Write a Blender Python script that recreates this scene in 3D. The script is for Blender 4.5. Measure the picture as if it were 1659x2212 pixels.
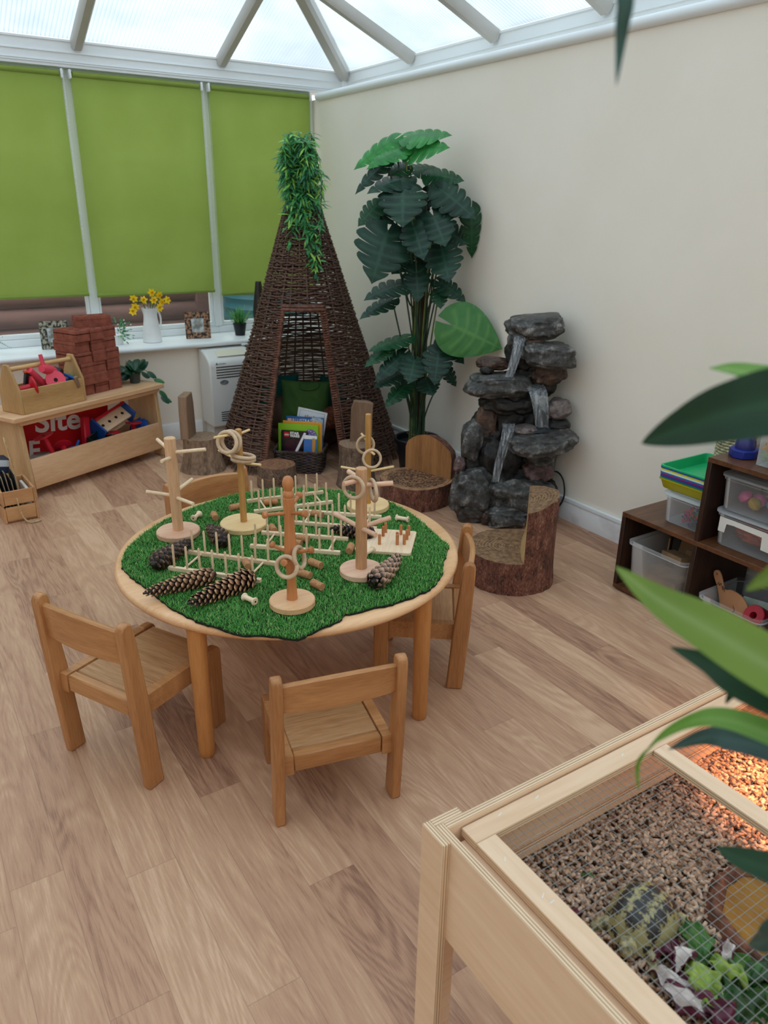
import bpy, bmesh, math, random
import numpy as np
from mathutils import Vector, Matrix, Euler, noise, Quaternion

for o in list(bpy.data.objects):
    bpy.data.objects.remove(o)
scene = bpy.context.scene
COL = scene.collection
PI = math.pi
rnd = random.Random(7)

# ------------------------------------------------------------------ camera, world, exposure
cam_d = bpy.data.cameras.new('camera')
cam = bpy.data.objects.new('camera', cam_d)
COL.objects.link(cam)
YAW, PITCH, ROLL = 0.57444, 0.38004, 0.01319
fwd = Vector((math.sin(YAW) * math.cos(PITCH), math.cos(YAW) * math.cos(PITCH), -math.sin(PITCH)))
rgt0 = Vector((math.cos(YAW), -math.sin(YAW), 0))
up0 = rgt0.cross(fwd)
rgt = math.cos(ROLL) * rgt0 + math.sin(ROLL) * up0
upv = -math.sin(ROLL) * rgt0 + math.cos(ROLL) * up0
cam.matrix_world = Matrix(((rgt.x, upv.x, -fwd.x, 0), (rgt.y, upv.y, -fwd.y, 0), (rgt.z, upv.z, -fwd.z, 1.5), (0, 0, 0, 1)))
cam_d.sensor_fit = 'VERTICAL'
cam_d.sensor_height = 36.0
cam_d.lens = 1638.4 / 2212 * 36.0
cam_d.clip_start = 0.02
cam_d.dof.use_dof = True
cam_d.dof.focus_distance = 2.2
cam_d.dof.aperture_fstop = 5.6
scene.camera = cam

world = bpy.data.worlds.new('overcast_sky')
scene.world = world
world.use_nodes = True
wb = world.node_tree.nodes['Background']
wb.inputs['Color'].default_value = (1.0, 0.965, 0.92, 1)
# overcast sky: three times brighter overhead than at the horizon
wt = world.node_tree
w_tc = wt.nodes.new('ShaderNodeTexCoord')
w_sp = wt.nodes.new('ShaderNodeSeparateXYZ')
wt.links.new(w_tc.outputs['Generated'], w_sp.inputs[0])
w_m1 = wt.nodes.new('ShaderNodeMath'); w_m1.operation = 'MAXIMUM'; w_m1.inputs[1].default_value = 0.0
w_m2 = wt.nodes.new('ShaderNodeMath'); w_m2.operation = 'MULTIPLY_ADD'; w_m2.inputs[1].default_value = 0.667; w_m2.inputs[2].default_value = 0.333
w_m3 = wt.nodes.new('ShaderNodeMath'); w_m3.operation = 'MULTIPLY'; w_m3.inputs[1].default_value = 2.55
wt.links.new(w_sp.outputs[2], w_m1.inputs[0])
wt.links.new(w_m1.outputs[0], w_m2.inputs[0])
wt.links.new(w_m2.outputs[0], w_m3.inputs[0])
wt.links.new(w_m3.outputs[0], wb.inputs['Strength'])
scene.view_settings.view_transform = 'Standard'
scene.view_settings.look = 'None'
scene.view_settings.gamma = 1.0
scene.view_settings.use_curve_mapping = False
scene.view_settings.exposure = 0.5
scene.cycles.use_denoising = True
scene.cycles.max_bounces = 10
scene.cycles.diffuse_bounces = 6
scene.cycles.transparent_max_bounces = 24
scene.cycles.sample_clamp_indirect = 6.0
scene.cycles.caustics_reflective = False
scene.cycles.caustics_refractive = False


# ------------------------------------------------------------------ materials
def lin(h):
    h = h.lstrip('#')
    c = [int(h[i:i + 2], 16) / 255 for i in (0, 2, 4)]
    return tuple((x / 12.92 if x <= 0.04045 else ((x + 0.055) / 1.055) ** 2.4) for x in c) + (1,)


class NT:
    def __init__(self, name):
        self.m = bpy.data.materials.new(name)
        self.m.use_nodes = True
        self.t = self.m.node_tree
        self.b = self.t.nodes['Principled BSDF']
        self.out = self.t.nodes['Material Output']

    def n(self, typ, **kw):
        nd = self.t.nodes.new(typ)
        for k, v in kw.items():
            if k in nd.inputs:
                nd.inputs[k].default_value = v
            else:
                setattr(nd, k, v)
        return nd

    def l(self, a, b):
        self.t.links.new(a, b)

    def math(self, op, a, b=None, c=None):
        nd = self.t.nodes.new('ShaderNodeMath')
        nd.operation = op
        for i, v in enumerate((a, b, c)):
            if v is None:
                continue
            if hasattr(v, 'is_output'):
                self.l(v, nd.inputs[i])
            else:
                nd.inputs[i].default_value = v
        return nd.outputs[0]

    def ramp(self, fac, stops):
        r = self.t.nodes.new('ShaderNodeValToRGB')
        e = r.color_ramp.elements
        while len(e) > 1:
            e.remove(e[-1])
        e[0].position, e[0].color = stops[0][0], (lin(stops[0][1]) if isinstance(stops[0][1], str) else stops[0][1])
        for p, c in stops[1:]:
            x = e.new(p)
            x.color = lin(c) if isinstance(c, str) else c
        self.l(fac, r.inputs['Fac'])
        return r.outputs['Color']

    def coords(self, scale=(1, 1, 1), src='Object', rot=(0, 0, 0)):
        tc = self.n('ShaderNodeTexCoord')
        mp = self.n('ShaderNodeMapping')
        mp.inputs['Scale'].default_value = scale
        mp.inputs['Rotation'].default_value = rot
        self.l(tc.outputs[src], mp.inputs['Vector'])
        return mp.outputs['Vector']

    def bump(self, h, strength=0.3, dist=0.002):
        bp = self.n('ShaderNodeBump')
        bp.inputs['Strength'].default_value = strength
        bp.inputs['Distance'].default_value = dist
        self.l(h, bp.inputs['Height'])
        self.l(bp.outputs['Normal'], self.b.inputs['Normal'])


def MAT(name, c1, c2=None, rough=0.55, scale=12.0, stretch=(1, 1, 1), bump=0.0, bscale=60.0, spec=0.4, metal=0.0, detail=4.0,
        trans=None, lo=0.35, hi=0.65, bdist=0.002, coat=0.0):
    k = NT(name)
    b = k.b
    b.inputs['Roughness'].default_value = rough
    b.inputs['Specular IOR Level'].default_value = spec
    b.inputs['Metallic'].default_value = metal
    if coat:
        b.inputs['Coat Weight'].default_value = coat
        b.inputs['Coat Roughness'].default_value = 0.15
    vec = k.coords(stretch)
    if c2:
        nz = k.n('ShaderNodeTexNoise', Scale=scale, Detail=detail)
        k.l(vec, nz.inputs['Vector'])
        col = k.ramp(nz.outputs['Fac'], [(lo, c1), (hi, c2)])
        k.l(col, b.inputs['Base Color'])
    else:
        b.inputs['Base Color'].default_value = lin(c1)
        col = None
    if bump:
        n2 = k.n('ShaderNodeTexNoise', Scale=bscale, Detail=5.0)
        k.l(vec, n2.inputs['Vector'])
        k.bump(n2.outputs['Fac'], bump, bdist)
    if trans:
        tr = k.n('ShaderNodeBsdfTranslucent')
        if col:
            k.l(col, tr.inputs['Color'])
        else:
            tr.inputs['Color'].default_value = lin(c1)
        mx = k.n('ShaderNodeMixShader')
        mx.inputs[0].default_value = trans
        k.l(b.outputs[0], mx.inputs[1])
        k.l(tr.outputs[0], mx.inputs[2])
        k.l(mx.outputs[0], k.out.inputs['Surface'])
    return k.m


def WOOD(name, dark, light, axis='x', ring=14.0, rough=0.42, fine=1.0, spec=0.4, bump=0.06):
    """long grain along one axis: stretched noise plus distorted bands"""
    k = NT(name)
    st = {'x': (0.09, 1, 1), 'y': (1, 0.09, 1), 'z': (1, 1, 0.09)}[axis]
    vec = k.coords(st)
    inf = k.n('ShaderNodeObjectInfo')
    add = k.n('ShaderNodeVectorMath', operation='ADD')
    k.l(vec, add.inputs[0])
    sc = k.n('ShaderNodeVectorMath', operation='SCALE')
    sc.inputs['Scale'].default_value = 3.0
    cmb = k.n('ShaderNodeCombineXYZ')
    k.l(inf.outputs['Random'], cmb.inputs[0])
    k.l(inf.outputs['Random'], cmb.inputs[2])
    k.l(cmb.outputs[0], sc.inputs[0])
    k.l(sc.outputs[0], add.inputs[1])
    v = add.outputs[0]
    n1 = k.n('ShaderNodeTexNoise', Scale=ring, Detail=3.0, Distortion=0.6)
    n2 = k.n('ShaderNodeTexNoise', Scale=190.0 * fine, Detail=3.0)
    wv = k.n('ShaderNodeTexWave', Scale=ring * 1.1, Distortion=5.0, Detail=2.0)
    wv.bands_direction = {'x': 'Y', 'y': 'X', 'z': 'X'}[axis]
    for q in (n1, n2, wv):
        k.l(v, q.inputs['Vector'])
    f = k.math('ADD', k.math('MULTIPLY', n1.outputs['Fac'], 0.62), k.math('ADD', k.math('MULTIPLY', n2.outputs['Fac'], 0.36), k.math('MULTIPLY', wv.outputs['Fac'], 0.04)))
    f = k.math('ADD', f, k.math('MULTIPLY', k.math('SUBTRACT', inf.outputs['Random'], 0.5), 0.12))
    k.l(k.ramp(f, [(0.33, dark), (0.68, light)]), k.b.inputs['Base Color'])
    k.b.inputs['Roughness'].default_value = rough
    k.b.inputs['Specular IOR Level'].default_value = spec
    k.bump(n2.outputs['Fac'], bump, 0.002)
    return k.m


def CLEAR(name, tint='#e9eef0', alpha=0.18, rough=0.12, white=0.0):
    k = NT(name)
    tr = k.n('ShaderNodeBsdfTransparent')
    tr.inputs['Color'].default_value = lin(tint)
    k.b.inputs['Base Color'].default_value = lin(tint)
    k.b.inputs['Roughness'].default_value = rough
    fr = k.n('ShaderNodeFresnel', IOR=1.35)
    mx = k.n('ShaderNodeMixShader')
    k.l(k.math('ADD', k.math('MULTIPLY', fr.outputs[0], 0.55), alpha), mx.inputs[0])
    k.l(tr.outputs[0], mx.inputs[1])
    k.l(k.b.outputs[0], mx.inputs[2])
    k.l(mx.outputs[0], k.out.inputs['Surface'])
    return k.m


# ------------------------------------------------------------------ geometry
class G:
    """collects verts and faces; build() links them as ONE mesh object"""
    def __init__(s):
        s.v, s.f, s.mi = [], [], []
        s.M = Matrix.Identity(4)

    def add(s, vs, fs, m=0):
        o = len(s.v)
        M = s.M
        s.v += [tuple(M @ Vector(p)) for p in vs]
        s.f += [tuple(i + o for i in f) for f in fs]
        s.mi += [m] * len(fs)
        return s

    def box(s, lo, hi, b=0.0, m=0, R=None):
        c = [(lo[i] + hi[i]) / 2 for i in range(3)]
        h = [abs(hi[i] - lo[i]) / 2 for i in range(3)]
        b = min(b, min(h) * 0.95)
        vs, fs = [], []
        if b <= 0:
            for sx in (-1, 1):
                for sy in (-1, 1):
                    for sz in (-1, 1):
                        vs.append((sx * h[0], sy * h[1], sz * h[2]))
            fs = [(0, 1, 3, 2), (4, 6, 7, 5), (0, 4, 5, 1), (2, 3, 7, 6), (0, 2, 6, 4), (1, 5, 7, 3)]
        else:
            idx = {}
            for sx in (-1, 1):
                for sy in (-1, 1):
                    for sz in (-1, 1):
                        for a in range(3):
                            p = [sx * (h[0] - b), sy * (h[1] - b), sz * (h[2] - b)]
                            p[a] = (sx, sy, sz)[a] * h[a]
                            idx[(sx, sy, sz, a)] = len(vs)
                            vs.append(tuple(p))
            def q(*k):
                f = [idx[x] for x in k]
                p = [Vector(vs[i]) for i in f]
                n = (p[1] - p[0]).cross(p[2] - p[0])
                if n.dot(sum(p, Vector()) / len(p)) < 0:
                    f.reverse()
                fs.append(tuple(f))
            for sg in (-1, 1):
                q(*[(sg, y, z, 0) for y, z in ((-1, -1), (1, -1), (1, 1), (-1, 1))])
                q(*[(x, sg, z, 1) for x, z in ((-1, -1), (1, -1), (1, 1), (-1, 1))])
                q(*[(x, y, sg, 2) for x, y in ((-1, -1), (1, -1), (1, 1), (-1, 1))])
            for a_ in (-1, 1):
                for b_ in (-1, 1):
                    q((a_, b_, -1, 0), (a_, b_, 1, 0), (a_, b_, 1, 1), (a_, b_, -1, 1))
                    q((a_, -1, b_, 0), (a_, 1, b_, 0), (a_, 1, b_, 2), (a_, -1, b_, 2))
                    q((-1, a_, b_, 1), (1, a_, b_, 1), (1, a_, b_, 2), (-1, a_, b_, 2))
                    for c_ in (-1, 1):
                        q((a_, b_, c_, 0), (a_, b_, c_, 1), (a_, b_, c_, 2))
        C = Vector(c)
        vs = [(R @ Vector(p) if R else Vector(p)) + C for p in vs]
        return s.add(vs, fs, m)

    def tube(s, pts, r, n=8, m=0, cap=True):
        pts = [Vector(p) for p in pts]
        rs = r if isinstance(r, (list, tuple)) else [r] * len(pts)
        vs, fs = [], []
        t0 = (pts[1] - pts[0]).normalized()
        ref = Vector((0, 0, 1)) if abs(t0.z) < 0.9 else Vector((1, 0, 0))
        u = t0.cross(ref).normalized()
        for i, p in enumerate(pts):
            t = (pts[min(i + 1, len(pts) - 1)] - pts[max(i - 1, 0)]).normalized()
            u = (u - t * u.dot(t)).normalized()
            w = t.cross(u)
            for k in range(n):
                a = 2 * PI * k / n
                vs.append(p + (u * math.cos(a) + w * math.sin(a)) * rs[i])
        for i in range(len(pts) - 1):
            for k in range(n):
                k2 = (k + 1) % n
                fs.append((i * n + k, i * n + k2, (i + 1) * n + k2, (i + 1) * n + k))
        if cap:
            fs.append(tuple(range(n - 1, -1, -1)))
            fs.append(tuple(range((len(pts) - 1) * n, len(pts) * n)))
        return s.add(vs, fs, m)

    def lathe(s, prof, n=32, c=(0, 0, 0), m=0, cap=True, ax=None):
        """prof: (radius, height) from bottom to top; ax: optional 3x3 taking +z to the axis"""
        vs, fs = [], []
        for r, z in prof:
            for k in range(n):
                a = 2 * PI * k / n
                p = Vector((r * math.cos(a), r * math.sin(a), z))
                vs.append((ax @ p if ax else p) + Vector(c))
        for i in range(len(prof) - 1):
            for k in range(n):
                k2 = (k + 1) % n
                fs.append((i * n + k, i * n + k2, (i + 1) * n + k2, (i + 1) * n + k))
        if cap:
            fs.append(tuple(range(n - 1, -1, -1)))
            fs.append(tuple(range((len(prof) - 1) * n, len(prof) * n)))
        return s.add(vs, fs, m)

    def prism(s, poly, a0, a1, axis='z', m=0):
        """extrude a 2D outline along an axis; outline coords are the two other axes in order"""
        def P(p, a):
            return {'x': (a, p[0], p[1]), 'y': (p[0], a, p[1]), 'z': (p[0], p[1], a)}[axis]
        n = len(poly)
        vs = [P(p, a0) for p in poly] + [P(p, a1) for p in poly]
        fs = [tuple(range(n - 1, -1, -1)), tuple(range(n, 2 * n))] + [(i, (i + 1) % n, n + (i + 1) % n, n + i) for i in range(n)]
        return s.add(vs, fs, m)

    def grid(s, fn, nu, nv, m=0, closed_u=False, thick=None):
        vs, fs = [], []
        for i in range(nu):
            for j in range(nv):
                vs.append(fn(i / (nu if closed_u else nu - 1), j / (nv - 1)))
        for i in range(nu if closed_u else nu - 1):
            for j in range(nv - 1):
                i2 = (i + 1) % nu
                fs.append((i * nv + j, i2 * nv + j, i2 * nv + j + 1, i * nv + j + 1))
        return s.add(vs, fs, m)

    def torus(s, c, R, r, ax=None, n=40, k=10, m=0):
        A = ax or Matrix.Identity(3)
        C = Vector(c)
        vs, fs = [], []
        for i in range(n):
            a = 2 * PI * i / n
            for j in range(k):
                b = 2 * PI * j / k
                vs.append(A @ Vector(((R + r * math.cos(b)) * math.cos(a), (R + r * math.cos(b)) * math.sin(a), r * math.sin(b))) + C)
        for i in range(n):
            for j in range(k):
                i2, j2 = (i + 1) % n, (j + 1) % k
                fs.append((i * k + j, i2 * k + j, i2 * k + j2, i * k + j2))
        return s.add(vs, fs, m)

    def blob(s, c, rad, sub=3, amp=0.0, freq=2.0, seed=0.0, m=0, R=None, flat=0.0, power=1.0):
        bm = bmesh.new()
        bmesh.ops.create_icosphere(bm, subdivisions=sub, radius=1.0)
        vs = []
        off = Vector((seed * 3.1, seed * 1.7, seed * 2.3))
        for v in bm.verts:
            d = v.co.normalized()
            k = 1.0
            if amp:
                k += amp * noise.fractal(d * freq + off, 1.0, 2.0, 3)
            p = Vector((math.copysign(abs(d.x) ** power, d.x), math.copysign(abs(d.y) ** power, d.y), math.copysign(abs(d.z) ** power, d.z))) * k
            if flat and p.z > flat:
                p.z = flat + (p.z - flat) * 0.15
            p = Vector((p.x * rad[0], p.y * rad[1], p.z * rad[2]))
            vs.append((R @ p if R else p) + Vector(c))
        fs = [tuple(v.index for v in f.verts) for f in bm.faces]
        bm.free()
        return s.add(vs, fs, m)

    def build(s, name, mats, parent=None, label=None, loc=None, rot=None, bevel=0.0, sharp=38, smooth=True, seg=2):
        me = bpy.data.meshes.new(name)
        me.from_pydata(s.v, [], s.f)
        mats = mats if isinstance(mats, (list, tuple)) else [mats]
        for m in mats:
            me.materials.append(m)
        if len(mats) > 1:
            me.polygons.foreach_set('material_index', s.mi)
        if smooth:
            me.polygons.foreach_set('use_smooth', [True] * len(me.polygons))
            me.set_sharp_from_angle(angle=math.radians(sharp))
        me.update()
        o = bpy.data.objects.new(name, me)
        COL.objects.link(o)
        if parent:
            o.parent = parent
        if loc is not None:
            o.location = loc
        if rot is not None:
            o.rotation_euler = rot
        if label:
            o['label'] = label
        if bevel:
            md = o.modifiers.new('bevel', 'BEVEL')
            md.width = bevel
            md.segments = seg
            md.limit_method = 'ANGLE'
            md.angle_limit = math.radians(42)
        return o


def tag(o, label, cat, group=None, kind=None):
    o['label'] = label
    o['category'] = cat
    if group:
        o['group'] = group
    if kind:
        o['kind'] = kind
    return o


def thing(name, label, cat, loc=(0, 0, 0), rz=0.0, group=None, rot=None):
    o = bpy.data.objects.new(name, None)
    o.empty_display_size = 0.05
    COL.objects.link(o)
    o.location = loc
    o.rotation_euler = rot if rot is not None else (0, 0, rz)
    return tag(o, label, cat, group)


def struct(name, g, m, **kw):
    o = g.build(name, m, **kw)
    o['kind'] = 'structure'
    return o


def dup(root, loc=None, rot=None, label=None, group=None):
    r = root.copy()
    COL.objects.link(r)
    if loc is not None:
        r.location = loc
    if rot is not None:
        r.rotation_euler = rot
    if label:
        r['label'] = label
    if group:
        r['group'] = group
    for ch in list(root.children):
        c = ch.copy()
        COL.objects.link(c)
        c.parent = r
        for gch in list(ch.children):
            d = gch.copy()
            COL.objects.link(d)
            d.parent = c
    return r


def text(body, size, mat, parent, loc, R, extrude=0.0004, align='LEFT', name='lettering', bold=0.0, sx=1.0, shear=0.0):
    cu = bpy.data.curves.new(name, 'FONT')
    cu.body = body
    cu.size = size
    cu.extrude = extrude
    cu.offset = bold
    cu.align_x = align
    cu.shear = shear
    tmp = bpy.data.objects.new('tmp_text', cu)
    COL.objects.link(tmp)
    dg = bpy.context.evaluated_depsgraph_get()
    dg.update()
    me = bpy.data.meshes.new_from_object(tmp.evaluated_get(dg))
    bpy.data.objects.remove(tmp)
    me.materials.clear()
    me.materials.append(mat)
    o = bpy.data.objects.new(name, me)
    COL.objects.link(o)
    o.parent = parent
    o.matrix_local = Matrix.Translation(loc) @ R.to_4x4() @ Matrix.Diagonal((sx, 1, 1, 1))
    return o


def zto(d):
    return Vector((0, 0, 1)).rotation_difference(Vector(d).normalized()).to_matrix()


def frame_xyz(x, z):
    x = Vector(x).normalized()
    z = Vector(z)
    z = (z - x * z.dot(x)).normalized()
    y = z.cross(x)
    return Matrix((x, y, z)).transposed()


def arc(cx, cy, r, a0, a1, n=6):
    return [(cx + r * math.cos(a0 + (a1 - a0) * i / n), cy + r * math.sin(a0 + (a1 - a0) * i / n)) for i in range(n + 1)]


def rrect(x0, y0, x1, y1, r, n=4):
    return arc(x1 - r, y1 - r, r, 0, PI / 2, n) + arc(x0 + r, y1 - r, r, PI / 2, PI, n) + arc(x0 + r, y0 + r, r, PI, 1.5 * PI, n) + arc(x1 - r, y0 + r, r, 1.5 * PI, 2 * PI, n)


def smoothpts(pts, n=6):
    """Catmull-Rom through the points"""
    P = [Vector(p) for p in pts]
    P = [P[0] * 2 - P[1]] + P + [P[-1] * 2 - P[-2]]
    out = []
    for i in range(1, len(P) - 2):
        for k in range(n):
            t = k / n
            a, b, c, d = P[i - 1], P[i], P[i + 1], P[i + 2]
            out.append(0.5 * ((2 * b) + (c - a) * t + (2 * a - 5 * b + 4 * c - d) * t * t + (3 * b - a - 3 * c + d) * t ** 3))
    out.append(P[-2])
    return out
# ------------------------------------------------------------------ room materials
def floor_material():
    k = NT('plank_vinyl')
    tc = k.n('ShaderNodeTexCoord')
    sp = k.n('ShaderNodeSeparateXYZ')
    k.l(tc.outputs['Object'], sp.inputs[0])
    PW, PL = 0.121, 1.02
    u = k.math('DIVIDE', k.math('ADD', sp.outputs[0], 0.012 + 10 * PW), PW)
    row = k.math('FLOOR', u)
    wn = k.n('ShaderNodeTexWhiteNoise', noise_dimensions='1D')
    k.l(row, wn.inputs['W'])
    v = k.math('ADD', k.math('DIVIDE', sp.outputs[1], PL), k.math('ADD', k.math('MULTIPLY', wn.outputs['Value'], 5.0), 10))
    col = k.math('FLOOR', v)
    cb = k.n('ShaderNodeCombineXYZ')
    k.l(row, cb.inputs[0])
    k.l(col, cb.inputs[1])
    w2 = k.n('ShaderNodeTexWhiteNoise', noise_dimensions='2D')
    k.l(cb.outputs[0], w2.inputs['Vector'])
    tone = w2.outputs['Value']
    # grain, stretched along the plank and different in each plank
    mp = k.n('ShaderNodeCombineXYZ')
    k.l(k.math('ADD', sp.outputs[0], k.math('MULTIPLY', tone, 9.0)), mp.inputs[0])
    k.l(k.math('ADD', k.math('MULTIPLY', sp.outputs[1], 0.13), k.math('MULTIPLY', tone, 5.0)), mp.inputs[1])
    k.l(tone, mp.inputs[2])
    n1 = k.n('ShaderNodeTexNoise', Scale=17.0, Detail=3.0, Distortion=0.8)
    n2 = k.n('ShaderNodeTexNoise', Scale=230.0, Detail=5.0, Roughness=0.75)
    m2 = k.n('ShaderNodeMapping')
    m2.inputs['Scale'].default_value = (1, .42, 1)
    k.l(mp.outputs[0], n1.inputs['Vector'])
    k.l(mp.outputs[0], m2.inputs['Vector'])
    k.l(m2.outputs[0], n2.inputs['Vector'])
    # cathedral figure: contour lines of a smooth field
    n3 = k.n('ShaderNodeTexNoise', Scale=9.0, Detail=1.0, Distortion=0.5)
    k.l(mp.outputs[0], n3.inputs['Vector'])
    rings = k.math('SINE', k.math('MULTIPLY', n3.outputs['Fac'], 95.0))
    f = k.math('ADD', k.math('MULTIPLY', n1.outputs['Fac'], 0.34), k.math('MULTIPLY', n2.outputs['Fac'], 0.52))
    f = k.math('ADD', f, k.math('MULTIPLY', rings, 0.045))
    f = k.math('ADD', f, k.math('MULTIPLY', k.math('SUBTRACT', tone, 0.5), 0.29))
    c = k.ramp(f, [(0.2, '#8b6450'), (0.36, '#b0876c'), (0.5, '#be9678'), (0.64, '#cfa98b')])
    # joints
    fu = k.math('FRACT', u)
    fv = k.math('FRACT', v)
    eu = k.math('MINIMUM', fu, k.math('SUBTRACT', 1.0, fu))
    ev = k.math('MULTIPLY', k.math('MINIMUM', fv, k.math('SUBTRACT', 1.0, fv)), PL / PW)
    edge = k.math('LESS_THAN', k.math('MINIMUM', eu, ev), 0.008)
    mx = k.n('ShaderNodeMix', data_type='RGBA')
    k.l(k.math('MULTIPLY', edge, 0.3), mx.inputs[0])
    k.l(c, mx.inputs[6])
    mx.inputs[7].default_value = lin('#5d4636')
    k.l(mx.outputs[2], k.b.inputs['Base Color'])
    k.b.inputs['Roughness'].default_value = 0.46
    k.b.inputs['Specular IOR Level'].default_value = 0.35
    k.bump(n2.outputs['Fac'], 0.06, 0.002)
    return k.m


def polycarb(name, axis):
    k = NT(name)
    tc = k.n('ShaderNodeTexCoord')
    sp = k.n('ShaderNodeSeparateXYZ')
    k.l(tc.outputs['Object'], sp.inputs[0])
    s = k.math('FRACT', k.math('MULTIPLY', sp.outputs[axis], 42.0))
    ln = k.math('LESS_THAN', s, 0.16)
    nz = k.n('ShaderNodeTexNoise', Scale=3.0, Detail=4.0)
    k.l(tc.outputs['Object'], nz.inputs['Vector'])
    dirt = k.ramp(nz.outputs['Fac'], [(0.3, '#ccd6dd'), (0.6, '#d9e3ea')])
    mx = k.n('ShaderNodeMix', data_type='RGBA')
    k.l(k.math('MULTIPLY', ln, 0.6), mx.inputs[0])
    k.l(dirt, mx.inputs[6])
    mx.inputs[7].default_value = lin('#a3b4c2')
    tr = k.n('ShaderNodeBsdfTransparent')
    tl = k.n('ShaderNodeBsdfTranslucent')
    k.l(mx.outputs[2], tr.inputs['Color'])
    k.l(mx.outputs[2], tl.inputs['Color'])
    ms = k.n('ShaderNodeMixShader')
    ms.inputs[0].default_value = 0.35
    k.l(tr.outputs[0], ms.inputs[1])
    k.l(tl.outputs[0], ms.inputs[2])
    k.l(ms.outputs[0], k.out.inputs['Surface'])
    return k.m


m_floor = floor_material()
m_cream = MAT('cream_wall_paint', '#ebe2d5', '#efe7dc', rough=0.6, scale=2.0, bump=0.05, bscale=220, spec=0.3)
m_white = MAT('white_plastic', '#e6eaec', rough=0.35)
m_gloss = MAT('white_gloss_paint', '#dcdcdc', '#e9e9e8', rough=0.3, scale=6.0)
m_scuff = MAT('scuffed_white_paint', '#c9c5c6', '#e0dfe0', rough=0.4, scale=9.0, lo=0.3, hi=0.5)
m_rafter = MAT('grey_white_rafter', '#b9b6b1', rough=0.5)
m_glass = CLEAR('window_glass', '#f2f8f8', 0.02, 0.02)
m_blind = MAT('green_blind_fabric', '#93a850', '#9bb058', rough=0.75, scale=3.0, trans=0.3, spec=0.15, bump=0.04, bscale=500)
m_log = MAT('brown_log', '#6b4a48', '#86605c', rough=0.7, scale=7.0, stretch=(0.25, 2, 2))
m_teal = MAT('teal_plastic', '#2f6c78', rough=0.4)
m_black = MAT('black_plastic', '#15171a', rough=0.4)
m_grey = MAT('grey_plastic', '#6e7276', rough=0.4)
m_yard = MAT('yard_paving', '#8b8780', '#9b968e', rough=0.9)

XR, YW, XL, YB = 2.81, 5.045, -1.7, -1.6
# floor and walls
struct('floor', G().box((XL - .1, YB - .1, -0.12), (3.2, 5.5, 0)), m_floor)
struct('wall_right', G().box((XR, YB, 0), (3.04, 5.45, 2.2)), m_cream)
struct('wall_window', G().box((XL, YW, 0), (XR, 5.45, 0.635)), m_cream)
struct('wall_left', G().box((XL - .1, YB, 0), (XL, 5.45, 2.39)), m_cream)
struct('wall_back', G().box((XL, YB - .1, 0), (3.05, YB, .62)).box((XL, YB - .1, 2.2), (3.05, YB, 2.39)).prism([(XL, 2.39), (3.05, 2.39), (0.7, 3.36)], YB - .1, YB, 'y'), m_cream)
# half-round trim on top of the cream wall
struct('trim_1', G().tube([(XR - .004, YB + .01, 2.213), (XR - .004, 5.25, 2.213)], 0.024, 16), m_white)
# skirting: right wall with cable trunking on top, window wall
g = G().prism([(XR - .016, 0), (XR - .001, 0), (XR - .001, .098), (XR - .01, .098), (XR - .016, .088)], YB + .01, YW - .02, 'y')
struct('baseboard_right', g, m_scuff)
g = G().box((XR - .018, YB + .01, .1), (XR - .001, 5.0, .122), .003)
struct('trim_2', g, m_white)
g = G().prism([(YW - .018, 0), (YW - .001, 0), (YW - .001, .115), (YW - .008, .115), (YW - .018, .1)], XL + .01, 1.73, 'x')
struct('baseboard_window', g, m_gloss)
# window sill board with rounded nose
g = G().prism([(4.985, .622), (5.37, .622), (5.37, .655), (4.985, .655)] + arc(4.985, .6385, .0165, PI / 2, 1.5 * PI, 6)[1:-1], XL + .01, XR - .001, 'x')
struct('trim_3', g, m_white)
# ring beams
g = G().box((XL, 5.28, 2.246), (3.14, 5.44, 2.387))
for z, h in ((2.262, .006), (2.272, .004), (2.318, .005), (2.376, .011)):
    g.box((XL, 5.274, z), (3.03, 5.281, z + h))
struct('trim_4', g, m_white)
g = G().box((3.045, YB, 2.19), (3.15, 5.28, 2.387))
for z, h in ((2.318, .005), (2.376, .011)):
    g.box((3.039, YB, z), (3.046, 5.27, z + h))
struct('trim_5', g, m_white)
g = G().box((3.012, 5.255, 2.2), (3.05, 5.285, 2.385), .006)
struct('trim_6', g, m_white)
# windows: frames with mullions, glass panes
xm = [-1.62, -.53, .32, 1.172, 2.018, 2.795]
for i in range(5):
    a, b = xm[i], xm[i + 1]
    g = G()
    g.box((a, 5.34, .655), (b, 5.41, .70), .004)
    g.box((a + .02, 5.355, .70), (b - .02, 5.40, .73), .004)
    g.box((a, 5.34, 2.2), (b, 5.41, 2.246), .004)
    g.box((a - .028 if i else a, 5.335, .70), (a + .028, 5.41, 2.22), .006)
    if i == 4:
        g.box((b - .03, 5.335, .70), (b + .015, 5.41, 2.22), .006)
    g.box((a + .028, 5.35, .72), (a + .045, 5.40, 2.2), .004)
    g.box((b - .045, 5.35, .72), (b - .028, 5.40, 2.2), .004)
    w = struct('window_%d' % (i + 1), g, m_white)
    gl = G().box((a + .03, 5.375, .71), (b - .03, 5.381, 2.21)).build('pane', m_glass, w)
    gl['kind'] = 'structure'

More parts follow.
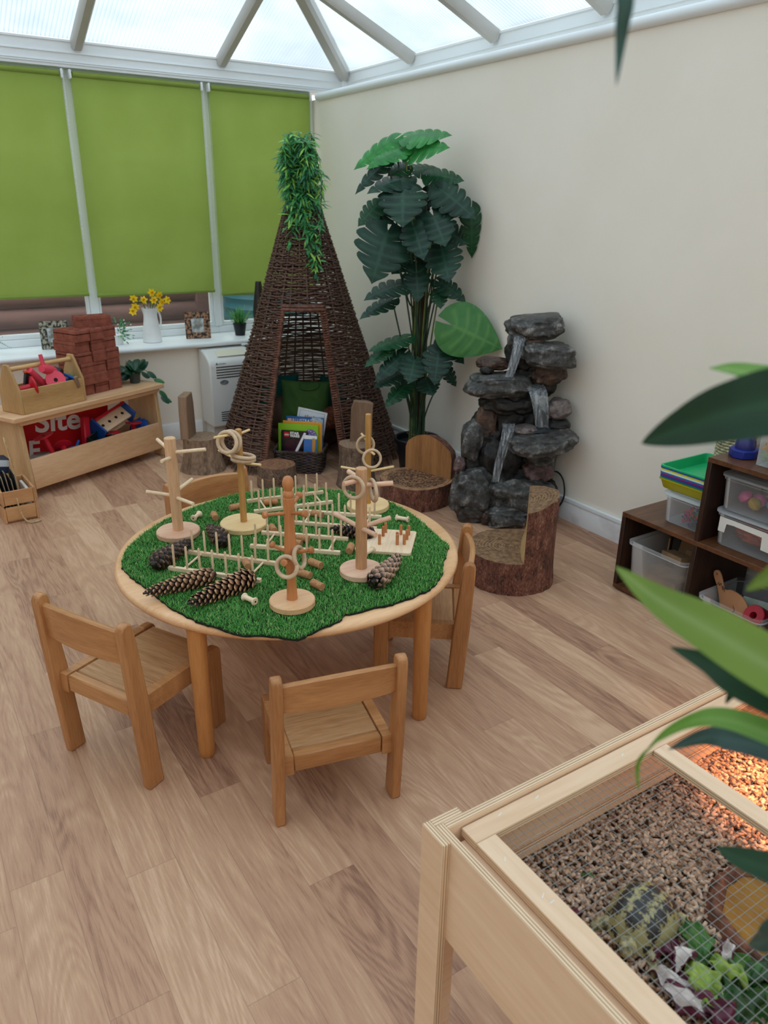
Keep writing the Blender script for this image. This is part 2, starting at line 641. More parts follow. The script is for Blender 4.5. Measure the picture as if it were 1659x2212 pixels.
# unseen glazing behind the camera, added to let in more daylight
ni = 6
for (p0, p1, ax, npan) in (((XL, YB), (3.04, YB), 0, 5),):
    for q in range(npan):
        a = p0[ax] + (p1[ax] - p0[ax]) * q / npan
        b = p0[ax] + (p1[ax] - p0[ax]) * (q + 1) / npan
        g = G()
        gp_ = G()
        def bx(gg, u0, u1, z0, z1, d0, d1):
            gg.box((XL - d1, u0, z0), (XL - d0, u1, z1)) if ax else gg.box((u0, YB - d1, z0), (u1, YB - d0, z1))
        bx(g, a, b, .62, .69, .02, .08); bx(g, a, b, 2.13, 2.2, .02, .08); bx(g, a, a + .04, .69, 2.13, .02, .08); bx(g, b - .04, b, .69, 2.13, .02, .08)
        bx(gp_, a + .04, b - .04, .69, 2.13, .045, .051)
        w = struct('window_%d' % ni, g, m_white)
        ni += 1
        gl = gp_.build('pane', m_glass, w)
        gl['kind'] = 'structure'

# roof: polycarbonate slopes between rafters
ZE, SL, XE0, XE1, YE = 2.392, 0.42, -1.65, 3.05, 5.29
HW = (XE1 - XE0) / 2
XRG, YRG, ZRG = XE0 + HW, YE - HW, ZE + SL * HW
pc_y, pc_x = polycarb('polycarbonate_front', 0), polycarb('polycarbonate_side', 1)
def slab(pts, t=.016):
    n = len(pts)
    v = pts + [(p[0], p[1], p[2] + t) for p in pts]
    return G().add(v, [tuple(range(n)), tuple(range(2 * n - 1, n - 1, -1))] + [(i, n + i, n + (i + 1) % n, (i + 1) % n) for i in range(n)])
struct('ceiling', slab([(XE0, YE, ZE), (XE1, YE, ZE), (XRG, YRG, ZRG)]), pc_y, smooth=False)
struct('ceiling', slab([(XE1, YE, ZE), (XE1, YB, ZE), (XRG, YB, ZRG), (XRG, YRG, ZRG)]), pc_x, smooth=False)
struct('ceiling', slab([(XE0, YB, ZE), (XE0, YE, ZE), (XRG, YRG, ZRG), (XRG, YB, ZRG)]), pc_x, smooth=False)
nt = [7]
def rafter(a, b, w=.066, h=.06):
    a, b = Vector(a), Vector(b)
    d = (b - a).normalized()
    s = d.cross(Vector((0, 0, 1))).normalized()
    n = s.cross(d)
    R = Matrix((d, s, n)).transposed()
    L = (b - a).length
    g = G()
    g.M = Matrix.Translation((a + b) / 2 - n * (h / 2 + .002)) @ R.to_4x4()
    g.prism([(-w / 2, h / 2), (-w / 2, -h * .2), (-w * .3, -h / 2), (w * .3, -h / 2), (w / 2, -h * .2), (w / 2, h / 2)], -L / 2, L / 2, 'x')
    struct('trim_%d' % nt[0], g, m_rafter)
    nt[0] += 1
for x in (-.54, .35, 1.24, 2.13):
    t = YE - max(XE1 - x if x > XRG else x - XE0, 0) 
    rafter((x, YE, ZE), (x, t, ZE + SL * (YE - t)))
for y in (4.45, 3.66, 2.88, 2.1, 1.3, .5, -.3, -1.1):
    t = XE1 - min(HW, YE - y)
    rafter((XE1, y, ZE), (t, y, ZE + SL * (XE1 - t)))
    rafter((XE0, y, ZE), (XE0 + XE1 - t, y, ZE + SL * (XE1 - t)))
rafter((XE1, YE, ZE), (XRG, YRG, ZRG), .085, .07)
rafter((XE0, YE, ZE), (XRG, YRG, ZRG), .085, .07)
rafter((XRG, YRG, ZRG), (XRG, YB, ZRG), .1, .08)

# outside: yard, log cabin, water butt
struct('ground_outside', G().box((-6, 5.5, -.25), (9, 12, -.2)), m_yard)
cab = thing('log_cabin', 'brown log cabin wall outside beyond the window glass', 'cabin', (0, 6.6, -.2))
for i in range(11):
    z = .09 + i * .155
    G().tube([(-4, .09, z), (2.36, .09, z)], .088, 14).build('log', m_log, cab)
G().box((2.30, .0, 0), (2.44, .2, 1.75), .01).build('corner_post', m_log, cab)
bt = thing('water_butt', 'teal ribbed water butt outside behind the third blind', 'water butt', (2.98, 6.3, -.2))
pr = [(.50, 0)]
for i in range(14):
    z = .03 + i * .085
    pr += [(.52, z), (.535, z + .03), (.52, z + .06)]
pr += [(.5, 1.24)]
G().lathe(pr, 48).build('barrel', m_teal, bt)
G().lathe([(.54, 1.24), (.55, 1.27), (.1, 1.3)], 48).build('lid', m_teal, bt)

# roller blinds
def blind(x0, x1, zb, label, yy=5.29, chain='l'):
    t = thing('roller_blind', label, 'blind', (x0, yy, zb), 0, 'green roller blinds')
    W, H = x1 - x0, 2.218 - zb
    def fn(u, v):
        z = v * H
        crease = .004 * math.exp(-((z - H * .655 + .012 * math.sin(u * 5)) / .012) ** 2) * (0.3 + .7 * math.sin(PI * min(1, u * 1.2)) ** 2)
        return (u * W, .004 * math.sin(u * 9 + z * 3) * (1 - v) - crease, z)
    G().grid(fn, 24, 60).build('fabric', m_blind, t)
    g = G().tube([(0.0, -.002, .012), (W, -.002, .012)], .0125, 12)
    g.build('bottom_bar', m_blind, t)
    G().tube([(.012, .006, H - .004), (W - .012, .006, H - .004)], .017, 14).build('roller_tube', m_blind, t)
    for x in (-.01, W - .004):
        G().box((x, -.018, H - .03), (x + .014, .03, H + .02), .004).build('bracket', m_white, t)
    xc = W + .008
    g = G()
    for i in range(int(H * .74 / .012)):
        z = H - .02 - i * .012
        for yq in (-.014, .012):
            g.blob((xc, yq, z), (.0032, .0032, .0032), 1)
    g.tube([(xc, -.014, H - .02), (xc, -.014, H * .26)], .001, 5).tube([(xc, .012, H - .02), (xc, .012, H * .26)], .001, 5)
    g.build('bead_chain', m_white, t)
blind(.345, 1.134, .955, 'green roller blind at the left edge, left of the white mullion')
blind(1.186, 1.982, .943, 'middle green roller blind, above the vase of yellow flowers')
blind(2.036, 2.765, .915, 'green roller blind behind the willow teepee, next to the cream wall')
# ------------------------------------------------------------------ kids' table, chairs and everything on the table
w_beech_x = WOOD('beech_x', '#99653b', '#c48e5d', 'x', rough=.38)
w_beech_z = WOOD('beech_z', '#925e36', '#bd8656', 'z', rough=.38)
w_worn = WOOD('worn_beech', '#94653c', '#cda274', 'x', rough=.5, ring=10)
w_top = WOOD('table_beech', '#cc9564', '#e5b78b', 'x', rough=.33, ring=9)
w_tleg = WOOD('table_leg_beech', '#b0733e', '#cf9156', 'z', rough=.36)
w_pale = WOOD('pale_pine', '#d6b390', '#efd6b6', 'x', rough=.5)
w_pale_z = WOOD('pale_pine_z', '#cda885', '#e8cba6', 'z', rough=.5)
w_pink_z = WOOD('pink_beech_z', '#b98860', '#dcb28c', 'z', rough=.45)
w_pink = WOOD('pink_beech', '#cf9d80', '#e6bfa3', 'x', rough=.45)
w_yel_z = WOOD('yellow_pine_z', '#ad7b40', '#d0a062', 'z', rough=.45)
w_yel = WOOD('yellow_pine', '#d6ab74', '#ebcb98', 'x', rough=.45)
w_orange_z = WOOD('orange_beech_z', '#a5653a', '#c68352', 'z', rough=.36)
w_tan = WOOD('tan_beech', '#cb9667', '#e2b58b', 'x', rough=.42)
m_ring = WOOD('ring_wood', '#b8987a', '#d7bb9d', 'x', rough=.5)
m_cork = MAT('cork', '#99683f', '#bd8a60', rough=.85, scale=330, lo=.36, hi=.6, bump=.4, bscale=250)
m_hole = MAT('dark_hole', '#1e140e', rough=.9)

TX, TY, TT = .98, 2.08, .465
t = thing('round_table', 'round low wooden table with a green grass mat on top', 'table', (TX, TY, 0))
G().lathe([(0.3, TT - .034), (.527, TT - .034), (.542, TT - .029), (.552, TT - .017), (.55, TT - .006), (.54, TT), (.3, TT)], 96).build('tabletop', w_top, t, sharp=60)
# cross rails under the top and four round legs
for k in range(4):
    a = math.radians(-65.8 + 90 * k if k != 3 else -146.5)
    r = .51
    x, y = r * math.cos(a), r * math.sin(a)
    G().lathe([(.0195, 0), (.0225, .004), (.0235, .02), (.0265, .38), (.0265, TT - .034)], 24, (x, y, 0)).build('leg', w_tleg, t)
    g = G()
    g.M = Matrix.Rotation(a, 4, 'Z')
    g.prism([(.28, TT - .034), (.53, TT - .034), (.515, TT - .05), (.46, TT - .062), (.28, TT - .062)], -.035, .035, 'y')
    g.build('rail', w_tleg, t, bevel=.003)

# grass mat: cut with an uneven edge, dark backing, thousands of blades
mat_out = [(.462, 2.19), (.505, 2.31), (.60, 2.42), (.70, 2.50), (.80, 2.55), (.916, 2.595), (1.02, 2.61), (1.16, 2.59), (1.28, 2.53), (1.382, 2.43), (1.44, 2.33), (1.475, 2.22), (1.478, 2.10), (1.458, 1.98), (1.436, 1.88),
           (1.421, 1.799), (1.37, 1.745), (1.321, 1.695), (1.275, 1.64), (1.229, 1.602), (1.176, 1.576), (1.14, 1.573), (1.105, 1.566), (1.033, 1.562), (.994, 1.576), (.95, 1.574), (.902, 1.583), (.87, 1.56), (.842, 1.553), (.805, 1.55), (.757, 1.536), (.735, 1.53),
           (.717, 1.545), (.697, 1.573), (.66, 1.60), (.618, 1.629), (.589, 1.683), (.549, 1.746), (.52, 1.829), (.50, 1.919), (.485, 2.025), (.47, 2.105)]
def tri_mat(z0, z1, pts):
    return G().prism(pts, z0, z1, 'z')
rg = np.random.default_rng(3)
fine = []
for i in range(len(mat_out)):
    a, b = Vector(mat_out[i]), Vector(mat_out[(i + 1) % len(mat_out)])
    n = max(1, int((b - a).length / .012))
    for q in range(n):
        p = a.lerp(b, q / n)
        fine.append((p.x + rnd.uniform(-.003, .003), p.y + rnd.uniform(-.003, .003)))
m_back = MAT('turf_backing', '#101a10', '#1c2418', rough=.95, scale=60)
k = NT('turf_blade')
at = k.n('ShaderNodeAttribute', attribute_name='tone')
k.l(k.ramp(at.outputs['Fac'], [(0, '#2c6e27'), (.4, '#4a963c'), (.8, '#76b458'), (1, '#bcc084')]), k.b.inputs['Base Color'])
k.b.inputs['Roughness'].default_value = .5
k.b.inputs['Specular IOR Level'].default_value = .3
m_blade = k.m
mt = thing('grass_mat', 'ragged green artificial grass mat spread over the round table', 'mat', (0, 0, TT))
tri_mat(.0005, .006, fine).build('backing', m_back, mt, smooth=False)
P = np.array(fine)
def inside(x, y):
    c = np.zeros(len(x), bool)
    j = len(P) - 1
    for i in range(len(P)):
        xi, yi, xj, yj = P[i, 0], P[i, 1], P[j, 0], P[j, 1]
        cond = ((yi > y) != (yj > y)) & (x < (xj - xi) * (y - yi) / (yj - yi + 1e-12) + xi)
        c ^= cond
        j = i
    return c
N = 175000
x = rg.uniform(.45, 1.5, N)
y = rg.uniform(1.52, 2.62, N)
kx = inside(x, y)
x, y = x[kx], y[kx]
N = len(x)
ang = rg.uniform(0, 2 * PI, N)
lean = rg.uniform(.002, .011, N)
hgt = rg.uniform(.005, .0112, N)
wd = rg.uniform(.0005, .0009, N)
ca, sa = np.cos(ang), np.sin(ang)
z0 = np.full(N, .005)
V = np.zeros((N, 5, 3))
px, py = -sa * wd, ca * wd
V[:, 0] = np.stack([x - px, y - py, z0], 1)
V[:, 1] = np.stack([x + px, y + py, z0], 1)
mx_, my_, mz_ = x + ca * lean * .4, y + sa * lean * .4, z0 + hgt * .65
V[:, 2] = np.stack([mx_ + px * .9, my_ + py * .9, mz_], 1)
V[:, 3] = np.stack([mx_ - px * .9, my_ - py * .9, mz_], 1)
V[:, 4] = np.stack([x + ca * lean, y + sa * lean, z0 + hgt], 1)
me = bpy.data.meshes.new('grass_blades')
me.vertices.add(N * 5)
me.vertices.foreach_set('co', V.reshape(-1))
me.loops.add(N * 7)
base = (np.arange(N) * 5)[:, None]
me.loops.foreach_set('vertex_index', (base + np.array([0, 1, 2, 3, 3, 2, 4])).reshape(-1).astype(np.int32))
me.polygons.add(N * 2)
ls = (np.arange(N) * 7)[:, None] + np.array([0, 4])
me.polygons.foreach_set('loop_start', ls.reshape(-1).astype(np.int32))
me.update(calc_edges=True)
me.validate()
atr = me.attributes.new('tone', 'FLOAT', 'POINT')
tn = np.clip(rg.normal(.42, .2, N), 0, .9)
tn[rg.random(N) < .05] = 1.0
atr.data.foreach_set('value', np.repeat(tn, 5).astype(np.float32))
me.materials.append(m_blade)
ob = bpy.data.objects.new('grass_blades', me)
COL.objects.link(ob)
ob.parent = mt
ob['kind'] = 'stuff'

# ---- chairs
def make_chair(label, loc, rz, W=.345, D=.265, sz=.25, H=.47, rec=.04, bh=.085, first=None):
    t = thing('child_chair', label, 'chair', loc, rz, 'low wooden chairs around the round table')
    tx = .027
    for s in (-1, 1):
        x0, x1 = sorted((s * W / 2, s * (W / 2 - tx)))
        lw = .027
        poly = [(-lw, 0), (lw, 0), (lw - rec * .5, sz), (-rec + lw * .75, H - .02)] + [(-rec + lw * .75 * math.cos(a), H - .02 + .02 * math.sin(a)) for a in (PI * .25, PI * .5, PI * .75)] + [(-rec - lw * .75, H - .02), (-lw - rec * .5, sz)]
        G().prism(poly, x0, x1, 'x').build('rear_leg', w_beech_z, t, bevel=.005)
        # front leg and side rail share a rounded inner corner
        xi0, xi1 = sorted((s * (W / 2 - tx + .001), s * (W / 2 - tx - .026)))
        leg = [(D, 0), (D, sz - .022)] + arc(D - .022, sz - .022 + .006, .022, 0, PI / 2, 5)[1:] + [(D - .05, sz + .006), (D - .05, 0)]
        G().prism(leg, xi0, xi1, 'x').build('front_leg', w_beech_z, t, bevel=.004)
        rail = [(-.022, sz - .056), (D - .0735, sz - .056)] + [(D - .0735 + .023 * math.sin(a), sz - .079 + .023 * math.cos(a)) for a in (.4, .8, 1.2, 1.57)] + [(D - .0502, sz - .079), (D - .0502, sz + .002), (-.022, sz + .002)]
        G().prism(rail, xi0, xi1, 'x').build('side_rail', w_beech_x, t, bevel=.003)
    xi = W / 2 - tx - .027
    G().box((-xi, .012, sz - .02), (xi, D - .012, sz - .002), .004).build('seat', w_worn, t)
    G().box((-xi, -.02, sz - .052), (xi, .0105, sz), .004).build('rear_rail', w_beech_x, t)
    # curved backrest
    def yb(z):
        return -rec * (z / H)
    n = 12
    g = G()
    pr = []
    z0, z1 = H - .028 - bh, H - .028
    vs = []
    for i in range(n + 1):
        x = -W / 2 + tx - .004 + (W - 2 * tx + .008) * i / n
        bow = -.016 * (1 - (2 * i / n - 1) ** 2)
        cz = .012 * (1 - (2 * i / n - 1) ** 2)
        for yy, zz in ((.009, z0), (.009, z1 - .004), (.004, z1), (-.004, z1), (-.009, z1 - .004), (-.009, z0)):
            top = 1 if zz > z0 + .001 else 0
            zz2 = zz + cz * top
            vs.append((x, yb(zz) + yy + bow, zz2))
    fs = []
    for i in range(n):
        for j in range(6):
            j2 = (j + 1) % 6
            fs.append((i * 6 + j, i * 6 + j2, (i + 1) * 6 + j2, (i + 1) * 6 + j))
    fs += [tuple(range(5, -1, -1)), tuple(range(n * 6, n * 6 + 6))]
    g.add(vs, fs)
    g.build('backrest', w_beech_x, t)
    return t
make_chair('low beech chair in front, its back to the camera between both table legs', (.778, 1.415, 0), math.radians(-13), W=.345, D=.27, sz=.212, H=.47, rec=.04, bh=.08)
make_chair('low beech chair on the left, turned sideways, with dark scratches on its seat', (.311, 1.899, 0), math.radians(-62.2), W=.345, D=.318, sz=.272, H=.53, rec=.035, bh=.098)
make_chair('low beech chair at the right of the table, beside the bark armchair', (1.478, 1.814, 0), math.radians(53), W=.345, D=.275, sz=.232, H=.468, rec=.03, bh=.085)
make_chair('low beech chair at the far side of the table, only its back showing', (.945, 2.70, 0), math.radians(189.8), W=.355, D=.275, sz=.272, H=.53, rec=.035, bh=.1)

# ---- peg trees
TZ = TT + .011
def peg_pt(z, yaw, el, L):
    a, e = math.radians(yaw), math.radians(el)
    d = Vector((math.cos(a) * math.cos(e), math.sin(a) * math.cos(e), math.sin(e)))
    return Vector((0, 0, z)), Vector((0, 0, z)) + d * L, d
def peg_tree(label, x, y, bw, bmat, br, post, pmat, pegs, pgmat, knob=False, tilt=(0, 0)):
    t = thing('peg_tree', label, 'peg tree', (x, y, TZ), 0, 'wooden peg trees on the grass mat')
    G().lathe([(br - .003, 0), (br, .003), (br, .017), (br - .003, .02)], 48).build('base', bmat, t)
    g = G()
    g.lathe(post, 24)
    po = g.build('post', pmat, t)
    out = []
    for z, yaw, el, L, r in pegs:
        a, b, d = peg_pt(z, yaw, el, L)
        g = G()
        if knob:
            A = zto(d)
            g.lathe([(r, .008), (r * .9, L * .55), (r, L - .014), (r * 1.75, L - .010), (r * 1.95, L - .005), (r * 1.6, L - .001), (r * .8, L)], 14, a, ax=A)
        else:
            g.tube([a + d * .004, b - d * .001, b], [r, r, r * .85], 14)
        g.build('peg', pgmat, t)
        out.append((Vector((x, y, TZ)) + a, d))
    return out
def post_prof(r, h, r2=None):
    r2 = r2 or r
    return [(r, .018), (r, .03), (r2, h - .002), (r2 - .002, h)]
p1 = peg_tree('thick pinkish peg tree at the left with bare pegs', .69, 2.332, 0, w_pink, .0715, post_prof(.0175, .338, .0185), w_pink_z,
     [(.292, 97, 10, .1, .006), (.272, -126, 10, .092, .006), (.288, -39, 8, .118, .006), (.14, 147, 8, .095, .006), (.152, 30, 12, .092, .006), (.135, -78, 4, .112, .006)], w_pale)
p2 = peg_tree('yellowish peg tree with rings around its post, in front of the log chair', .905, 2.285, 0, w_yel, .081, post_prof(.0115, .348, .0105), w_yel_z,
     [(.333, -159, 5, .105, .0042), (.237, 114, 12, .1, .0042), (.232, -66, 6, .092, .0042), (.33, 21, 5, .05, .0042)], w_yel)
p3 = peg_tree('turned peg tree like a peg doll with round head, nearest the front', .80, 1.698, 0, w_tan, .0635,
     [(.0155, .019), (.0145, .04), (.0125, .075), (.0135, .1), (.0165, .15), (.0165, .18), (.0145, .22), (.0138, .25), (.0145, .285), (.0152, .31), (.0152, .318), (.0138, .319), (.0138, .321), (.0145, .322), (.0152, .328), (.0135, .335), (.0105, .338), (.0105, .341), (.0135, .346), (.0153, .354), (.0152, .362), (.0125, .371), (.007, .377), (.004, .378)],
     w_orange_z, [(.275, 178, 6, .075, .0052), (.275, -75, 14, .07, .0052), (.285, 30, 25, .062, .0052), (.155, 138, 25, .062, .0052), (.158, -54, 18, .072, .0052), (.142, -135, 12, .06, .0052)], w_orange_z, knob=True)
p4 = peg_tree('thick pale peg tree beside the square peg board, with two rings', 1.064, 1.766, 0, w_pink, .0655, post_prof(.0175, .336, .0165), w_pink_z,
     [(.30, -165, 4, .072, .0073), (.283, -28, 3, .092, .0073), (.30, 100, 10, .06, .0073), (.15, 117, 14, .1, .0073), (.152, -18, 14, .092, .0073), (.148, -93, 8, .088, .0073)], w_pink)
p5 = peg_tree('tall thin peg tree at the back, two rings on its upper peg', 1.364, 2.217, 0, w_yel, .078, post_prof(.011, .355, .0105), w_yel_z,
     [(.25, 78, 10, .075, .0043), (.222, -108, 8, .09, .0043), (.142, 150, 10, .1, .0043), (.142, -27, 10, .095, .0043)], w_yel)
# ---- wooden rings
def ring(label, c, axis, R=.029, r=.0062, tilt=0):
    g = G().torus((0, 0, 0), R, r)
    o = g.build('wooden_ring', m_ring)
    o.location = c
    o.rotation_mode = 'XYZ'
    o.rotation_euler = zto(axis).to_euler()
    return tag(o, label, 'ring', 'wooden rings hung on the peg trees')
def hang(pt, s, R, r, pr):
    b, d = pt
    return b + d * s - Vector((0, 0, R - r - pr))
ring('large wooden ring on the front peg of the turned peg tree', hang(p3[5], .034, .0285, .0062, .0052), p3[5][1], .0285)
ring('wooden ring seen edge-on, right of the turned peg tree post', hang(p3[4], .028, .0285, .0062, .0052), p3[4][1] + Vector((.1, .0, .0)), .0285)
ring('wooden ring on the left upper peg of the thick pale peg tree', hang(p4[0], .032, .031, .0058, .0073), Vector((-.8, -.55, .1)), .031, .0058)
ring('wooden ring edge-on, right upper peg of the thick pale peg tree', hang(p4[1], .034, .031, .0058, .0073), p4[1][1] + Vector((.05, .25, 0)), .031, .0058)
ring('wooden ring in front on the peg of the tall thin peg tree', hang(p5[1], .058, .031, .0048, .0043), Vector((-.35, -.9, .2)), .031, .0048)
ring('wooden ring behind another, at the post of the tall thin peg tree', hang(p5[0], .03, .031, .0048, .0043), Vector((-.3, -.9, .1)), .031, .0048)
ring('wooden ring on the yellowish peg tree, outermost on its upper peg', hang(p2[0], .052, .034, .0065, .0042), Vector((-.75, -.6, .18)), .034, .0065)
ring('wooden ring on the yellowish peg tree, next to the post', hang(p2[0], .034, .034, .0065, .0042), Vector((-.8, -.6, .14)), .034, .0065)
ring('upper of two wooden rings lying around the yellowish post', Vector((.912, 2.272, TZ + .258)), Vector((.2, .02, 1)), .036, .0065)
ring('lower of two wooden rings lying around the yellowish post', Vector((.912, 2.274, TZ + .245)), Vector((.12, .05, 1)), .036, .0065)

# ---- peg racks: two rails with seven pegs each, joined by two dowels
def rack(label, a, b, off):
    """a, b: ends of the near rail; off: offset to the far rail"""
    a, b = Vector((*a, 0)), Vector((*b, 0))
    d = (b - a).normalized()
    L = (b - a).length
    t = thing('peg_rack', label, 'peg rack', ((a + b) / 2 + Vector((0, 0, TZ - .002))), math.atan2(d.y, d.x), 'wooden peg racks on the grass mat')
    n = Vector((-d.y, d.x, 0))
    w = Vector((*off, 0)).dot(n)
    sh = Vector((*off, 0)).dot(d)
    for (yy, xx) in ((0, 0), (w, sh)):
        G().box((-L / 2 + xx, yy - .0065, 0), (L / 2 + xx, yy + .0065, .0135), .0012).build('rail', w_pale, t)
        for i in range(7):
            px = -L / 2 + xx + .02 + (L - .045) * i / 6
            G().tube([(px, yy, .012), (px, yy, .083), (px, yy, .0865)], [.0036, .0036, .0022], 10).build('peg', w_pale_z, t)
    for fx in (.16, .86):
        px = -L / 2 + L * fx + sh / 2
        G().tube([(px, .006, .007), (px, w - .006, .007)], .0034, 8).build('dowel', w_pale, t)
    return t
rack('wooden peg rack beside the long pine cones at the left', (.579, 2.092), (.782, 1.868), (.087, .084))
rack('wooden peg rack in the middle, behind the turned peg tree', (.854, 2.115), (1.077, 1.917), (.077, .081))
rack('wooden peg rack behind the dark pine cone, by the tall thin tree', (1.055, 2.228), (1.281, 2.023), (.071, .082))
rack('wooden peg rack at the far edge of the mat, nearest the basket', (.985, 2.385), (1.277, 2.327), (.02, .11))

# ---- square peg board
c0 = Vector((1.2515, 1.9175))
t = thing('peg_board', 'square pale wooden board with nine short pegs', 'peg board', (c0.x, c0.y, TZ - .001), math.radians(49))
G().prism(rrect(-.0915, -.0915, .0915, .0915, .012), 0, .011, 'z').build('board', w_pale, t, bevel=.0015)
R_ = Matrix.Rotation(-math.radians(49), 3, 'Z')
for x, y in ((1.214, 1.9), (1.26, 1.95), (1.284, 1.972), (1.318, 1.93), (1.338, 1.913), (1.312, 1.886), (1.273, 1.885), (1.262, 1.868), (1.283, 1.858)):
    p = R_ @ Vector((x - c0.x, y - c0.y, 0))
    G().tube([(p.x, p.y, .01), (p.x, p.y, .044), (p.x, p.y, .046)], [.0052, .0052, .0045], 12).build('peg', w_orange_z, t)

# ---- pine cones
m_cone = {}
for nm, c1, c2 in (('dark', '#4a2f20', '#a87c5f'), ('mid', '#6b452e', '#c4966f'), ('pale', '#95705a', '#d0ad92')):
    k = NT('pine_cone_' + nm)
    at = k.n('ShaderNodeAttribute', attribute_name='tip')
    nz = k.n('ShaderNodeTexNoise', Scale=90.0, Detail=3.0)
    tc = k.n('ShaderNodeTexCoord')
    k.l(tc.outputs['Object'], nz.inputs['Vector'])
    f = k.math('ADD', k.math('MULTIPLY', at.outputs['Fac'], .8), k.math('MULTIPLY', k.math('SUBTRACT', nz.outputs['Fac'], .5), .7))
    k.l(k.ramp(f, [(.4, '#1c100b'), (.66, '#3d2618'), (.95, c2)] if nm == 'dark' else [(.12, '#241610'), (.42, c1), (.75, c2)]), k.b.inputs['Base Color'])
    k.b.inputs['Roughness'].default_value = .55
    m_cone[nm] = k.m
def cone(label, a, b, R, mat, openness, n=96, tipw=.45, seed=1, bend=0.0):
    """a: stem end, b: tip end (world, axis height set so that it rests on the mat)"""
    rn = random.Random(seed)
    a, b = Vector(a), Vector(b)
    ax = (b - a)
    L = ax.length
    g = G()
    tips = []
    ga = PI * (3 - math.sqrt(5))
    for i in range(n):
        u = (i + .5) / n
        # radius along the cone, blunt at the stem, tapering to the tip
        prof = min(1, (u / .12) ** .5) * (1 - (1 - tipw) * max(0, (u - .3) / .7) ** 1.4) * (1 if u < .94 else .75)
        r = R * prof
        th = i * ga
        z = L * (.02 + .93 * u)
        opn = openness * (1 - .5 * u)
        tilt = .25 + opn * (.98 if openness > .6 else .75)                       # angle away from the axis
        w = 2.35 * PI * max(r, .006) / 11
        ln = (.6 + .4 * opn) * max(r, .008) * 1.15
        if openness > .6:
            w *= 1.25
        rad = Vector((math.cos(th), math.sin(th), 0))
        tan = Vector((-math.sin(th), math.cos(th), 0))
        zz = Vector((0, 0, 1))
        out = (rad * math.sin(tilt) + zz * math.cos(tilt)).normalized()
        nor = out.cross(tan).normalized()
        if nor.dot(rad) < 0:
            nor = -nor
        root = rad * max(r - ln * math.sin(tilt), r * .12) + zz * (z - ln * math.cos(tilt))
        vs, fs = [], []
        NU, NV = 5, 5
        prof_w = (.45, .75, 1.0, .92, .45)
        th_k = (.0006, .0009, .0013, .0022, .0012)
        for layer in (1, -1):
            for iu in range(NU):
                for iv in range(NV):
                    v = iv / (NV - 1) * 2 - 1
                    uu = iu / (NU - 1)
                    p = root + out * (ln * (uu - .10 * v * v * uu)) + tan * (v * w / 2 * prof_w[iu])
                    p -= nor * (.28 * w * v * v * .5)
                    p += nor * (layer * th_k[iu] * (1 - .6 * abs(v)) + .08 * ln * uu * uu * (1 if opn > .4 else -.2))
                    vs.append(p)
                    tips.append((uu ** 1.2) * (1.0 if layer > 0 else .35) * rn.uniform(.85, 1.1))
        for iu in range(NU - 1):
            for iv in range(NV - 1):
                q = iu * NV + iv
                fs.append((q, q + 1, q + NV + 1, q + NV))
                q += NU * NV
                fs.append((q, q + NV, q + NV + 1, q + 1))
        def side(i0, i1):
            fs.append((i0, i1, i1 + NU * NV, i0 + NU * NV))
        for iv in range(NV - 1):
            side(iv + 1, iv)
            side((NU - 1) * NV + iv, (NU - 1) * NV + iv + 1)
        for iu in range(NU - 1):
            side(iu * NV, (iu + 1) * NV)
            side((iu + 1) * NV + NV - 1, iu * NV + NV - 1)
        g.add(vs, fs)
    n0 = len(g.v)
    g.lathe([(.003, -.002), (R * .35, L * .03), (R * .4, L * .4), (R * .25, L * .8), (.003, L * .97)], 10)
    tips += [0.0] * (len(g.v) - n0)
    if bend:
        g.v = [(p[0] + bend * 4 * (p[2] / L) * (1 - p[2] / L), p[1], p[2]) for p in g.v]
    o = g.build('pine_cone', mat, sharp=60)
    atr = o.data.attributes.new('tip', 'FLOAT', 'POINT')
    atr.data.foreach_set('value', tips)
    o.location = a
    o.rotation_euler = zto(ax).to_euler()
    return tag(o, label, 'pine cone', 'pine cones on the grass mat')
zc = TZ + .024
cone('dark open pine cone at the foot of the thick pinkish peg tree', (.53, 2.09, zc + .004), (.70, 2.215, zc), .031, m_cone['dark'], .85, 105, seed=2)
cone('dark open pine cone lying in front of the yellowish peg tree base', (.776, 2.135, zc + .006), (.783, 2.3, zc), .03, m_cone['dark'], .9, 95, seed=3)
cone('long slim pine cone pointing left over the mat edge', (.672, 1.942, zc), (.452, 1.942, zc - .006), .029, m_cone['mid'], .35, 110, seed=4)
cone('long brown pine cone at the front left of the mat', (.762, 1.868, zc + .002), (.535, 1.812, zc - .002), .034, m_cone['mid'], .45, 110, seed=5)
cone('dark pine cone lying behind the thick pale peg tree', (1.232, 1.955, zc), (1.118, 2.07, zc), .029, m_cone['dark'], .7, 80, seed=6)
cone('pale closed pine cone leaning on the base at the right', (1.03, 1.648, zc + .006), (1.205, 1.765, zc + .008), .032, m_cone['pale'], .12, 86, seed=7, bend=.006)

